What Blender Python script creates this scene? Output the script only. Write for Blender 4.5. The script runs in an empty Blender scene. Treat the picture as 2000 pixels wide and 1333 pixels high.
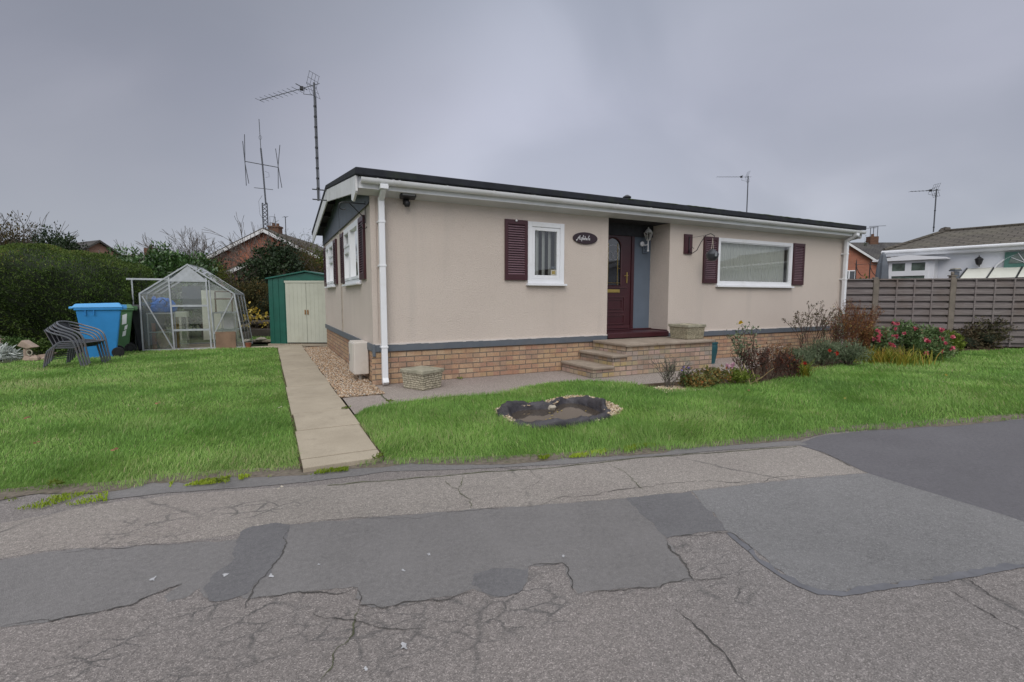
import bpy, math, random
import numpy as np
from mathutils import Vector, Matrix
random.seed(7); RNG = np.random.default_rng(11)
R = math.radians
SC = bpy.context.scene
COL = SC.collection

# ------------------------------------------------------------------ camera
FPX = 950.0; PITCH = R(5.05); CAMH = 1.2
TH = R(63.3457)                       # house front direction, clockwise from the viewing direction
CAM = np.array([-1.286, -6.776, CAMH])
UX, UY = math.sin(TH), math.cos(TH)
cam_d = bpy.data.cameras.new('camera'); cam = bpy.data.objects.new('camera', cam_d); COL.objects.link(cam)
cam_d.sensor_width = 36; cam_d.lens = 36 * FPX / 2000; cam_d.clip_end = 3000; cam_d.clip_start = 0.05
cam.location = CAM
# viewing direction (horizontal) in house axes is (cos TH, sin TH)
cam.rotation_euler = (R(90) - PITCH, 0, -(R(90) - TH))
SC.camera = cam

# ------------------------------------------------------------------ light
EXPOSURE = 0.2
SUN_ELEV, SUN_ROT = R(40), R(209)
SC.view_settings.view_transform = 'Standard'; SC.view_settings.look = 'None'
SC.view_settings.exposure = EXPOSURE; SC.view_settings.gamma = 1
world = bpy.data.worlds.new('World'); SC.world = world; world.use_nodes = True
def make_world():
    nt = world.node_tree; N = nt.nodes; L = nt.links; N.clear()
    out = N.new('ShaderNodeOutputWorld'); bg = N.new('ShaderNodeBackground'); bg.inputs['Strength'].default_value = 0.1
    sky = N.new('ShaderNodeTexSky'); sky.sky_type = 'NISHITA'; sky.sun_disc = False
    sky.sun_elevation = SUN_ELEV; sky.sun_rotation = SUN_ROT; sky.air_density = 1; sky.dust_density = 3
    tc = N.new('ShaderNodeTexCoord'); sep = N.new('ShaderNodeSeparateXYZ'); L.new(tc.outputs['Generated'], sep.inputs[0])
    ramp = N.new('ShaderNodeValToRGB'); e = ramp.color_ramp.elements
    cols = [(0.0, (4.4, 4.65, 5.2)), (0.06, (4.35, 4.6, 5.25)), (0.2, (4.25, 4.4, 5.2)), (0.34, (3.85, 3.98, 4.85)),
            (0.52, (3.3, 3.5, 4.25)), (0.72, (8.5, 8.7, 9.4)), (1.0, (12, 12.2, 12.8))]
    while len(e) < len(cols): e.new(0.5)
    for i, (p, c) in enumerate(cols): e[i].position = p; e[i].color = (c[0] / 15, c[1] / 15, c[2] / 15, 1)
    L.new(sep.outputs['Z'], ramp.inputs[0])
    # stretched cloud layer projected on a plane overhead
    add = N.new('ShaderNodeMath'); add.operation = 'ADD'; add.inputs[1].default_value = 0.55; L.new(sep.outputs['Z'], add.inputs[0])
    dv = N.new('ShaderNodeVectorMath'); dv.operation = 'DIVIDE'; L.new(tc.outputs['Generated'], dv.inputs[0])
    cmb = N.new('ShaderNodeCombineXYZ')
    for k in range(3): L.new(add.outputs[0], cmb.inputs[k])
    L.new(cmb.outputs[0], dv.inputs[1])
    mp = N.new('ShaderNodeMapping'); mp.inputs['Scale'].default_value = (1.5, 1.9, 0.0); mp.inputs['Rotation'].default_value = (0, 0, 0.5)
    mp.inputs['Location'].default_value = (1.7, 0.4, 0); L.new(dv.outputs[0], mp.inputs[0])
    nz = N.new('ShaderNodeTexNoise'); nz.inputs['Scale'].default_value = 1.35; nz.inputs['Detail'].default_value = 7; nz.inputs['Roughness'].default_value = 0.42
    nz.inputs['Distortion'].default_value = 0.5; L.new(mp.outputs[0], nz.inputs['Vector'])
    r2 = N.new('ShaderNodeValToRGB'); r2.color_ramp.interpolation = 'EASE'
    r2.color_ramp.elements[0].position = 0.3; r2.color_ramp.elements[0].color = (0.60, 0.612, 0.613, 1)
    r2.color_ramp.elements[1].position = 0.72; r2.color_ramp.elements[1].color = (0.79, 0.79, 0.775, 1)
    L.new(nz.outputs['Fac'], r2.inputs[0])
    mul = N.new('ShaderNodeMix'); mul.data_type = 'RGBA'; mul.blend_type = 'MULTIPLY'; mul.inputs['Factor'].default_value = 1.0
    L.new(ramp.outputs[0], mul.inputs['A']); L.new(r2.outputs[0], mul.inputs['B'])
    # one heavier bank of cloud and one thin patch, softly broken by the same noise
    def bank(prev, d, lo, hi, val):
        dd = N.new('ShaderNodeVectorMath'); dd.operation = 'DOT_PRODUCT'; dd.inputs[1].default_value = d; L.new(tc.outputs['Generated'], dd.inputs[0])
        ad = N.new('ShaderNodeMath'); ad.operation = 'MULTIPLY_ADD'; ad.inputs[1].default_value = .28; L.new(nz.outputs['Fac'], ad.inputs[0]); L.new(dd.outputs['Value'], ad.inputs[2])
        m_ = N.new('ShaderNodeMapRange'); m_.interpolation_type = 'SMOOTHSTEP'; m_.inputs['From Min'].default_value = lo + .14; m_.inputs['From Max'].default_value = hi + .14; m_.inputs['To Min'].default_value = 1; m_.inputs['To Max'].default_value = val
        L.new(ad.outputs[0], m_.inputs['Value']); v = N.new('ShaderNodeVectorMath'); v.operation = 'SCALE'; L.new(prev, v.inputs[0]); L.new(m_.outputs[0], v.inputs['Scale']); return v.outputs[0]
    cl = bank(mul.outputs['Result'], (-.31, .80, .52), .72, 1.0, .64)
    cl = bank(cl, (.45, .85, .22), .80, 1.0, 1.07)
    cl = bank(cl, (.95, .22, .30), .72, 1.0, .84)
    # overcast brightened out of view behind the photographer, added to light the house front
    dt = N.new('ShaderNodeVectorMath'); dt.operation = 'DOT_PRODUCT'; dt.inputs[1].default_value = (-.49, -.87, 0); L.new(tc.outputs['Generated'], dt.inputs[0])
    mr = N.new('ShaderNodeMapRange'); mr.inputs['From Min'].default_value = -.1; mr.inputs['From Max'].default_value = .9; mr.inputs['To Min'].default_value = 15 * 1.54; mr.inputs['To Max'].default_value = 15 * 1.42 * 1.45
    L.new(dt.outputs['Value'], mr.inputs['Value'])
    sc = N.new('ShaderNodeVectorMath'); sc.operation = 'SCALE'; L.new(mr.outputs[0], sc.inputs['Scale']); L.new(cl, sc.inputs[0])
    mx = N.new('ShaderNodeMix'); mx.data_type = 'RGBA'; mx.inputs['Factor'].default_value = 0.96
    L.new(sky.outputs[0], mx.inputs['A']); L.new(sc.outputs[0], mx.inputs['B'])
    L.new(mx.outputs['Result'], bg.inputs[0]); L.new(bg.outputs[0], out.inputs[0])
make_world()
sun_d = bpy.data.lights.new('sun', 'SUN'); sun = bpy.data.objects.new('sun', sun_d); COL.objects.link(sun)
sun_d.energy = 1.2; sun_d.angle = R(40); sun_d.color = (1, 0.95, 0.89)
# light arrives from behind the photographer's left shoulder, high up
sd = Vector((-0.42, -0.75, 0)).normalized() * math.cos(SUN_ELEV) + Vector((0, 0, math.sin(SUN_ELEV)))
sun.rotation_euler = sd.to_track_quat('Z', 'Y').to_euler(); sun.location = (0, 0, 30)

# ------------------------------------------------------------------ projection helpers (real intersections with real planes)
def ray(px, py):
    a = (px - 1000) / FPX; b = -(py - 666.5) / FPX
    c, s = math.cos(PITCH), math.sin(PITCH)
    x, y, z = a, c + b * s, -s + b * c
    return np.array([x * UX + y * UY, -x * UY + y * UX, z])
def gz(px, py, z=0.0): r = ray(px, py); return CAM + r * ((z - CAMH) / r[2])
def yp(px, py, y=0.0): r = ray(px, py); return CAM + r * ((y - CAM[1]) / r[1])
def cf(lat, dep, z=0.0):              # lateral / depth from the camera on the ground
    return np.array([CAM[0] + lat * UX + dep * UY, CAM[1] - lat * UY + dep * UX, z])
def at(px, py, dep):                  # pixel at a horizontal depth
    r = ray(px, py); k = r[0] * UY + r[1] * UX; return CAM + r * (dep / k)
def vpl(px, py, p0, d):               # pixel on the vertical plane through p0 along horizontal direction d
    n = np.array([-d[1], d[0], 0]); r = ray(px, py); t = np.dot(n, np.array(p0) - CAM) / np.dot(n, r); return CAM + r * t

# ------------------------------------------------------------------ object helpers
def tag(o, label=None, cat=None, group=None, kind=None):
    if label: o['label'] = label
    if cat: o['category'] = cat
    if group: o['group'] = group
    if kind: o['kind'] = kind
    return o
def empty(name, loc=(0, 0, 0), rz=0, label=None, cat=None, group=None):
    o = bpy.data.objects.new(name, None); COL.objects.link(o); o.location = loc; o.rotation_euler = (0, 0, rz)
    o.empty_display_size = 0.1
    return tag(o, label, cat, group)
def copy_tree(o, parent=None):
    c = o.copy(); COL.objects.link(c)
    if parent is not None: c.parent = parent
    for ch in list(o.children): copy_tree(ch, c)
    return c

class MB:
    """collects shapes, builds them as ONE mesh"""
    def __init__(s): s.v = []; s.f = []; s.m = []; s.cur = 0
    def add(s, vs, fs):
        b = len(s.v); s.v += [tuple(map(float, p)) for p in vs]
        for f in fs: s.f.append(tuple(b + i for i in f)); s.m.append(s.cur)
        return s
    def box(s, x0, x1, y0, y1, z0, z1):
        v = [(x0, y0, z0), (x1, y0, z0), (x1, y1, z0), (x0, y1, z0), (x0, y0, z1), (x1, y0, z1), (x1, y1, z1), (x0, y1, z1)]
        return s.add(v, [(0, 3, 2, 1), (4, 5, 6, 7), (0, 1, 5, 4), (1, 2, 6, 5), (2, 3, 7, 6), (3, 0, 4, 7)])
    def hexa(s, v):                    # 8 corners ordered like box
        return s.add(v, [(0, 3, 2, 1), (4, 5, 6, 7), (0, 1, 5, 4), (1, 2, 6, 5), (2, 3, 7, 6), (3, 0, 4, 7)])
    def bar(s, a, b, w, h, up=(0, 0, 1)):   # rectangular bar between two points
        a = Vector(a); b = Vector(b); d = (b - a).normalized(); u = Vector(up)
        if abs(d.dot(u)) > 0.95: u = Vector((1, 0, 0))
        sd_ = d.cross(u).normalized(); uu = sd_.cross(d).normalized()
        v = []
        for p in (a, b):
            for i, j in ((-1, -1), (1, -1), (1, 1), (-1, 1)): v.append(p + sd_ * (i * w / 2) + uu * (j * h / 2))
        return s.add(v, [(0, 3, 2, 1), (4, 5, 6, 7), (0, 1, 5, 4), (1, 2, 6, 5), (2, 3, 7, 6), (3, 0, 4, 7)])
    def tube(s, pts, r, n=8, closed=False):
        pts = [Vector(p) for p in pts]; k = len(pts); rs = r if isinstance(r, (list, tuple)) else [r] * k
        ring = []; prev = None
        for i, p in enumerate(pts):
            if closed: d = (pts[(i + 1) % k] - pts[i - 1])
            else: d = (pts[min(i + 1, k - 1)] - pts[max(i - 1, 0)])
            d.normalize()
            if prev is None:
                u = Vector((0, 0, 1)) if abs(d.z) < 0.9 else Vector((1, 0, 0)); a = d.cross(u).normalized()
            else:
                a = (prev - d * prev.dot(d)); a = a.normalized() if a.length > 1e-6 else d.orthogonal().normalized()
            prev = a; b = d.cross(a)
            ring.append([p + (a * math.cos(t) + b * math.sin(t)) * rs[i] for t in [2 * math.pi * q / n for q in range(n)]])
        v = [p for q in ring for p in q]; f = []
        for i in range(k if closed else k - 1):
            i2 = (i + 1) % k
            for j in range(n): f.append((i * n + j, i * n + (j + 1) % n, i2 * n + (j + 1) % n, i2 * n + j))
        if not closed: f.append(tuple(range(n))[::-1]); f.append(tuple((k - 1) * n + j for j in range(n)))
        return s.add(v, f)
    def cyl(s, c, r, h, n=16, r2=None):
        return s.tube([c, (c[0], c[1], c[2] + h)], [r, r if r2 is None else r2], n)
    def lathe(s, prof, c=(0, 0, 0), n=20):
        v = []; f = []
        for r, z in prof:
            for j in range(n): t = 2 * math.pi * j / n; v.append((c[0] + r * math.cos(t), c[1] + r * math.sin(t), c[2] + z))
        for i in range(len(prof) - 1):
            for j in range(n): f.append((i * n + j, i * n + (j + 1) % n, (i + 1) * n + (j + 1) % n, (i + 1) * n + j))
        f.append(tuple(range(n))[::-1]); f.append(tuple((len(prof) - 1) * n + j for j in range(n)))
        return s.add(v, f)
    def prism(s, poly, z0, z1):         # poly in xy
        n = len(poly); v = [(p[0], p[1], z0) for p in poly] + [(p[0], p[1], z1) for p in poly]
        return s.add(v, [tuple(range(n))[::-1], tuple(range(n, 2 * n))] + [(i, (i + 1) % n, n + (i + 1) % n, n + i) for i in range(n)])
    def extr(s, poly3, d):              # arbitrary planar polygon swept by vector d
        n = len(poly3); v = [tuple(p) for p in poly3] + [tuple(np.array(p) + np.array(d)) for p in poly3]
        return s.add(v, [tuple(range(n)), tuple(range(n, 2 * n))[::-1]] + [(i, n + i, n + (i + 1) % n, (i + 1) % n) for i in range(n)])
    def blob(s, c, r, seed=0, n=10, rough=0.18):
        rg = random.Random(seed); v = []; f = []
        m = n // 2
        for i in range(m + 1):
            ph = math.pi * i / m
            for j in range(n):
                t = 2 * math.pi * j / n; k = 1 + rg.uniform(-rough, rough)
                v.append((c[0] + r[0] * k * math.sin(ph) * math.cos(t), c[1] + r[1] * k * math.sin(ph) * math.sin(t), c[2] + r[2] * k * math.cos(ph)))
        for i in range(m):
            for j in range(n): f.append((i * n + j, i * n + (j + 1) % n, (i + 1) * n + (j + 1) % n, (i + 1) * n + j)[::-1])
        return s.add(v, f)
    def build(s, name, mats, parent=None, smooth=False, bevel=0, loc=None, rz=None):
        me = bpy.data.meshes.new(name); me.from_pydata(s.v, [], s.f)
        for m in (mats if isinstance(mats, (list, tuple)) else [mats]): me.materials.append(m)
        if len(me.materials) > 1: me.polygons.foreach_set('material_index', s.m)
        me.validate(); me.update()
        import bmesh
        bm = bmesh.new(); bm.from_mesh(me); bmesh.ops.recalc_face_normals(bm, faces=bm.faces)
        bm.to_mesh(me); bm.free()
        if smooth:
            me.polygons.foreach_set('use_smooth', [True] * len(me.polygons))
            try: me.set_sharp_from_angle(angle=R(40))
            except Exception: pass
        o = bpy.data.objects.new(name, me); COL.objects.link(o)
        if loc is not None: o.location = loc
        if rz is not None: o.rotation_euler = (0, 0, rz)
        if parent is not None: o.parent = parent
        if bevel:
            b = o.modifiers.new('bevel', 'BEVEL'); b.width = bevel; b.segments = 2; b.limit_method = 'ANGLE'; b.angle_limit = R(40)
        return o

def npmesh(name, V, F, mat, parent=None, tint=None, smooth=False):
    """V (n,3) float, F (m,k) int -> one mesh"""
    V = np.asarray(V, np.float32); F = np.asarray(F, np.int32); me = bpy.data.meshes.new(name)
    m, k = F.shape
    me.vertices.add(len(V)); me.vertices.foreach_set('co', V.ravel())
    me.loops.add(m * k); me.loops.foreach_set('vertex_index', F.ravel())
    me.polygons.add(m); me.polygons.foreach_set('loop_start', np.arange(0, m * k, k, dtype=np.int32))
    try: me.polygons.foreach_set('loop_total', np.full(m, k, np.int32))
    except Exception: pass
    if smooth: me.polygons.foreach_set('use_smooth', np.ones(m, bool))
    if tint is not None:
        a = me.attributes.new('tint', 'FLOAT', 'POINT'); a.data.foreach_set('value', np.asarray(tint, np.float32))
    me.materials.append(mat); me.update(calc_edges=True)
    o = bpy.data.objects.new(name, me); COL.objects.link(o)
    if parent is not None: o.parent = parent
    return o
def unit(a): return a / np.maximum(np.linalg.norm(a, axis=-1, keepdims=True), 1e-9)
def leaf_arrays(C, A, Nn, Ln, Wd, fold=0.12, tip=0.45):
    """kite leaves: centre, axis, rough normal, length, width"""
    A = unit(A); W = unit(np.cross(A, Nn)); Nn = np.cross(W, A)
    Ln = np.broadcast_to(np.asarray(Ln, float), (len(C),))[:, None]; Wd = np.broadcast_to(np.asarray(Wd, float), (len(C),))[:, None]
    b = C - A * Ln * .5
    V = np.stack([b, b + A * Ln * tip + W * Wd * .5 + Nn * Ln * fold, b + A * Ln, b + A * Ln * tip - W * Wd * .5 + Nn * Ln * fold], 1)
    F = np.arange(len(C) * 4).reshape(-1, 4)
    return V.reshape(-1, 3), F
def leaves(name, C, A, Nn, Ln, Wd, mat, parent=None, tint=None, fold=0.12, tip=0.45):
    V, F = leaf_arrays(C, A, Nn, Ln, Wd, fold, tip)
    if tint is None: tint = RNG.random(len(C))
    return npmesh(name, V, F, mat, parent, np.repeat(tint, 4))
def seg_arrays(S):
    """S (n,8): x0 y0 z0 x1 y1 z1 r0 r1 -> 4-sided twigs"""
    S = np.asarray(S, float); a = S[:, 0:3]; b = S[:, 3:6]; d = unit(b - a)
    up = np.where(np.abs(d[:, 2:3]) > .9, np.array([[1., 0, 0]]), np.array([[0, 0, 1.]]))
    u = unit(np.cross(d, up)); w = np.cross(d, u); V = []
    for p, r in ((a, S[:, 6:7]), (b, S[:, 7:8])):
        for i, j in ((1, 0), (0, 1), (-1, 0), (0, -1)): V.append(p + (u * i + w * j) * r)
    V = np.stack(V, 1); n = len(S)
    q = np.array([[0, 1, 5, 4], [1, 2, 6, 5], [2, 3, 7, 6], [3, 0, 4, 7]])
    F = (np.arange(n)[:, None, None] * 8 + q[None]).reshape(-1, 4)
    return V.reshape(-1, 3), F
def twigs(name, S, mat, parent=None):
    V, F = seg_arrays(S); return npmesh(name, V, F, mat, parent, tint=np.repeat(RNG.random(len(S)), 8))
def grow(base, d, length, r, depth, S, tips, spread=0.6, kids=3, shrink=0.68, wob=0.18, rg=None, droop=0.0):
    rg = rg or random; p = Vector(base); d = Vector(d).normalized(); n = 3
    for i in range(n):
        d2 = (d + Vector((rg.uniform(-wob, wob), rg.uniform(-wob, wob), rg.uniform(-wob, wob) - droop))).normalized()
        q = p + d2 * (length / n); r1 = max(r * (1 - 0.12 * (i + 1)), 0.0015)
        S.append((*p, *q, max(r * (1 - .12 * i), .0015), r1)); p = q; d = d2
        if depth > 0 and i < n - 1 and rg.random() < 0.55:
            e = (d + Vector((rg.uniform(-1, 1), rg.uniform(-1, 1), rg.uniform(-.6, .8))) * spread).normalized()
            grow(p, e, length * shrink * .9, r1 * .6, depth - 1, S, tips, spread, kids, shrink, wob, rg, droop)
    if depth == 0: tips.append((tuple(p), tuple(d))); return
    for _ in range(kids):
        e = (d + Vector((rg.uniform(-1, 1), rg.uniform(-1, 1), rg.uniform(-.7, .8))) * spread).normalized()
        grow(p, e, length * shrink * rg.uniform(.8, 1.15), r * .62, depth - 1, S, tips, spread, kids, shrink, wob, rg, droop)

def inpoly(x, y, poly):
    x = np.asarray(x); y = np.asarray(y); c = np.zeros(x.shape, bool); n = len(poly); j = n - 1
    for i in range(n):
        xi, yi = poly[i][0], poly[i][1]; xj, yj = poly[j][0], poly[j][1]
        hit = ((yi > y) != (yj > y)) & (x < (xj - xi) * (y - yi) / (yj - yi + 1e-12) + xi); c ^= hit; j = i
    return c
_ph = np.random.default_rng(3).uniform(0, 6.28, (40,)); _kd = np.random.default_rng(4).normal(size=(40, 2))
def wav(x, y, s=1.0, o=0):            # cheap smooth 2-D noise about -1..1
    t = 0; 
    for i in range(7):
        k = _kd[(i + o) % 40] * (1 + .5 * i) / s; t = t + np.sin(x * k[0] + y * k[1] + _ph[(i * 3 + o) % 40]) / (1 + .35 * i)
    return t / 2.6

# ------------------------------------------------------------------ materials
class MT:
    def __init__(s, name):
        s.m = bpy.data.materials.new(name); s.m.use_nodes = True; s.nt = s.m.node_tree; s.N = s.nt.nodes; s.L = s.nt.links
        s.bs = s.N['Principled BSDF']; s.out = s.N['Material Output']; s.tc = s.N.new('ShaderNodeTexCoord')
    def noise(s, scale, detail=4, rough=.55, vec=None, dist=0):
        n = s.N.new('ShaderNodeTexNoise'); n.inputs['Scale'].default_value = scale; n.inputs['Detail'].default_value = detail
        n.inputs['Roughness'].default_value = rough; n.inputs['Distortion'].default_value = dist
        s.L.new(vec or s.tc.outputs['Object'], n.inputs['Vector']); return n.outputs['Fac']
    def voro(s, scale, feature='F1', vec=None, out='Distance', rand=1):
        n = s.N.new('ShaderNodeTexVoronoi'); n.feature = feature; n.inputs['Scale'].default_value = scale; n.inputs['Randomness'].default_value = rand
        s.L.new(vec or s.tc.outputs['Object'], n.inputs['Vector']); return n.outputs[out]
    def ramp(s, fac, stops, interp='LINEAR'):
        n = s.N.new('ShaderNodeValToRGB'); n.color_ramp.interpolation = interp; e = n.color_ramp.elements
        while len(e) < len(stops): e.new(.5)
        for i, (p, c) in enumerate(stops):
            e[i].position = p; e[i].color = (c, c, c, 1) if isinstance(c, (int, float)) else (*c, 1)
        s.L.new(fac, n.inputs[0]); return n.outputs[0]
    def mix(s, a, b, fac=.5, mode='MIX'):
        n = s.N.new('ShaderNodeMix'); n.data_type = 'RGBA'; n.blend_type = mode
        for k, v in (('A', a), ('B', b)):
            if isinstance(v, tuple): n.inputs[k].default_value = (*v, 1)
            else: s.L.new(v, n.inputs[k])
        if isinstance(fac, (int, float)): n.inputs['Factor'].default_value = fac
        else: s.L.new(fac, n.inputs['Factor'])
        return n.outputs['Result']
    def math(s, op, a, b=0.0, c=None):
        n = s.N.new('ShaderNodeMath'); n.operation = op
        for i, v in enumerate((a, b) + ((c,) if c is not None else ())):
            if isinstance(v, (int, float)): n.inputs[i].default_value = v
            else: s.L.new(v, n.inputs[i])
        return n.outputs[0]
    def mapping(s, scale=(1, 1, 1), rot=(0, 0, 0), loc=(0, 0, 0), vec=None):
        n = s.N.new('ShaderNodeMapping'); n.inputs['Scale'].default_value = scale; n.inputs['Rotation'].default_value = rot; n.inputs['Location'].default_value = loc
        s.L.new(vec or s.tc.outputs['Object'], n.inputs[0]); return n.outputs[0]
    def col(s, c):
        if isinstance(c, tuple): s.bs.inputs['Base Color'].default_value = (*c, 1)
        else: s.L.new(c, s.bs.inputs['Base Color'])
        return s
    def rough(s, v):
        if isinstance(v, (int, float)): s.bs.inputs['Roughness'].default_value = v
        else: s.L.new(v, s.bs.inputs['Roughness'])
        return s
    def spec(s, v): s.bs.inputs['Specular IOR Level'].default_value = v; return s
    def metal(s, v): s.bs.inputs['Metallic'].default_value = v; return s
    def bump(s, h, strength=.3, dist=.01):
        n = s.N.new('ShaderNodeBump'); n.inputs['Strength'].default_value = strength; n.inputs['Distance'].default_value = dist
        s.L.new(h, n.inputs['Height']); s.L.new(n.outputs[0], s.bs.inputs['Normal']); return s

def m_plain(name, c, rough=.5, var=.12, scale=6, metal=0, bump=0, spec=.4, dirt=None):
    t = MT(name); n = t.noise(scale, 5)
    a = tuple(x * (1 - var) for x in c); b = tuple(min(1, x * (1 + var)) for x in c)
    k = t.ramp(n, [(.3, a), (.7, b)])
    if dirt: k = t.mix(k, dirt, t.ramp(t.noise(scale * .7, 8, .7), [(.52, 0.0), (.75, .55)]))
    t.col(k).rough(rough).metal(metal).spec(spec)
    if bump: t.bump(t.noise(scale * 12, 4), bump, .004)
    return t.m
def m_leaf(name, stops, rough=.5, trans=.25, spec=.3, var=.25):
    t = MT(name); a = t.N.new('ShaderNodeAttribute'); a.attribute_name = 'tint'
    k = t.ramp(a.outputs['Fac'], stops)
    nz = t.noise(1.3, 3); k = t.mix(k, t.ramp(nz, [(.35, 1 - var), (.65, 1 + var)]), 1.0, 'MULTIPLY')
    t.col(k).rough(rough).spec(spec)
    tr = t.N.new('ShaderNodeBsdfTranslucent'); t.L.new(k, tr.inputs[0]); ms = t.N.new('ShaderNodeMixShader'); ms.inputs[0].default_value = trans
    t.L.new(t.bs.outputs[0], ms.inputs[1]); t.L.new(tr.outputs[0], ms.inputs[2]); t.L.new(ms.outputs[0], t.out.inputs[0])
    return t.m

M = {}
def m_render():
    t = MT('stipple_render'); c = t.ramp(t.noise(.9, 4), [(.3, (.548, .478, .420)), (.7, (.592, .520, .458))])
    v = t.noise(70, 3, .6); c = t.mix(c, t.ramp(v, [(.33, .90), (.55, 1.03)]), 1, 'MULTIPLY')
    st = t.noise(.5, 6, .7, t.mapping((6, 6, .5)))
    c = t.mix(c, (.43, .39, .35), t.ramp(st, [(.55, 0.0), (.8, .42)]))
    t.col(c).rough(.9).spec(.15).bump(v, .6, .022); return t.m
M['render'] = m_render()
def m_brick(name, cols, mortar, scale=1.0, bw=.225, rh=.075, ms=.008, both=True, bump=.5, stain=True, palette=None):
    t = MT(name); sp = t.N.new('ShaderNodeSeparateXYZ'); t.L.new(t.tc.outputs['Object'], sp.inputs[0])
    cb = t.N.new('ShaderNodeCombineXYZ'); t.L.new(t.math('ADD', sp.outputs['X'], sp.outputs['Y']), cb.inputs[0]); t.L.new(sp.outputs['Z'], cb.inputs[1])
    def cellcol(cols_):
        rowf = t.math('FLOOR', t.math('DIVIDE', sp.outputs['Z'], rh)); odd = t.math('MODULO', t.math('ABSOLUTE', rowf), 2.0)
        u = t.math('ADD', t.math('DIVIDE', t.math('ADD', sp.outputs['X'], sp.outputs['Y']), bw), t.math('MULTIPLY', odd, .5)); cv = t.N.new('ShaderNodeCombineXYZ')
        t.L.new(t.math('FLOOR', u), cv.inputs[0]); t.L.new(rowf, cv.inputs[1]); wn = t.N.new('ShaderNodeTexWhiteNoise'); wn.noise_dimensions = '2D'; t.L.new(cv.outputs[0], wn.inputs['Vector'])
        return t.ramp(wn.outputs['Value'], [(i / (len(cols_) - 1), q) for i, q in enumerate(cols_)])
    def br(c1, c2, seed_off):
        b = t.N.new('ShaderNodeTexBrick'); b.inputs['Scale'].default_value = scale; b.inputs['Brick Width'].default_value = bw; b.inputs['Row Height'].default_value = rh
        b.inputs['Mortar Size'].default_value = ms; b.inputs['Mortar Smooth'].default_value = .25; b.inputs['Bias'].default_value = 0
        b.inputs['Color1'].default_value = (*c1, 1); b.inputs['Color2'].default_value = (*c2, 1); b.inputs['Mortar'].default_value = (*mortar, 1)
        t.L.new(cb.outputs[0], b.inputs['Vector']); return b
    b1 = br(cols[0], cols[1], 0)
    c = b1.outputs['Color'] if not palette else t.mix(cellcol(palette), mortar, b1.outputs['Fac'])
    n = t.noise(3.3, 4); 
    if len(cols) > 2: c = t.mix(c, t.mix(cols[2], c, .25), t.ramp(t.noise(2.1, 2, .5, t.mapping((1.9, 1.9, 6))), [(.52, 0.0), (.62, .5)]))
    c = t.mix(c, t.ramp(t.noise(60, 5), [(.3, .78), (.7, 1.12)]), 1, 'MULTIPLY')
    if stain: c = t.mix(c, (.16, .13, .10), t.ramp(t.noise(1.6, 6, .65), [(.56, 0.0), (.8, .5)]))
    t.col(c).rough(.88).spec(.2)
    h = t.mix(b1.outputs['Fac'], t.noise(50, 4), .15); inv = t.math('SUBTRACT', 1.0, b1.outputs['Fac'])
    t.bump(t.math('ADD', inv, t.math('MULTIPLY', t.noise(70, 4), .25)), bump, .008); return t.m
M['brick'] = m_brick('buff_brick', [(.40, .262, .150), (.46, .315, .19), (.42, .22, .13)], (.17, .14, .11), ms=.008, palette=[(.40, .27, .16), (.46, .32, .20), (.36, .21, .15), (.49, .36, .24), (.43, .27, .17), (.33, .22, .16), (.45, .31, .19)])
M['brick_steps'] = m_brick('mixed_buff_brick', [(.34, .255, .165), (.47, .37, .25), (.37, .25, .19)], (.17, .15, .12), ms=.008, palette=[(.36, .27, .18), (.50, .40, .29), (.33, .23, .18), (.42, .30, .19), (.46, .33, .28), (.30, .27, .23), (.44, .34, .17)])
M['red_brick'] = m_brick('red_brick', [(.33, .105, .06), (.40, .145, .085)], (.22, .17, .14), ms=.01, bump=.2)
M['band'] = m_plain('slate_grey_paint', (.105, .120, .140), .55, .10, 5, dirt=(.15, .14, .13))
M['white'] = m_plain('white_upvc', (.74, .75, .77), .35, .03, 3, dirt=(.55, .54, .50))
M['white_old'] = m_plain('weathered_white_board', (.62, .62, .62), .5, .06, 3, dirt=(.34, .34, .31), bump=.1)
M['maroon'] = m_plain('maroon_paint', (.046, .010, .014), .38, .15, 4, spec=.5)
M['maroon_slat'] = m_plain('maroon_slat', (.060, .016, .020), .35, .15, 4, spec=.6); M['louvre'] = m_plain('sky_sheen_maroon_louvre', (.17, .10, .118), .32, .12, 6, spec=.9)  # louvre colour lightened to carry the sky reflected in the slats
M['black'] = m_plain('black_metal', (.012, .012, .014), .45, .2, 8, spec=.5)
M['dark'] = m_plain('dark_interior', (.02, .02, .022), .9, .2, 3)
M['felt'] = m_plain('roofing_felt', (.018, .020, .026), .9, .3, 6, bump=.4, dirt=(.035, .05, .02))
M['alu'] = m_plain('aluminium', (.42, .44, .46), .45, .12, 9, metal=.35, dirt=(.25, .26, .24))
M['aerial'] = m_plain('aerial_metal', (.085, .09, .10), .5, .2, 9, metal=.3)
M['brass'] = m_plain('brass', (.50, .37, .12), .3, .1, 9, metal=.9)
M['soffit'] = m_plain('white_soffit', (.60, .61, .63), .5, .04, 3, dirt=(.42, .42, .40))
M['gable'] = m_plain('grey_gable_panel', (.115, .13, .155), .6, .12, 3, dirt=(.07, .08, .10), bump=.15)
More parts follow.
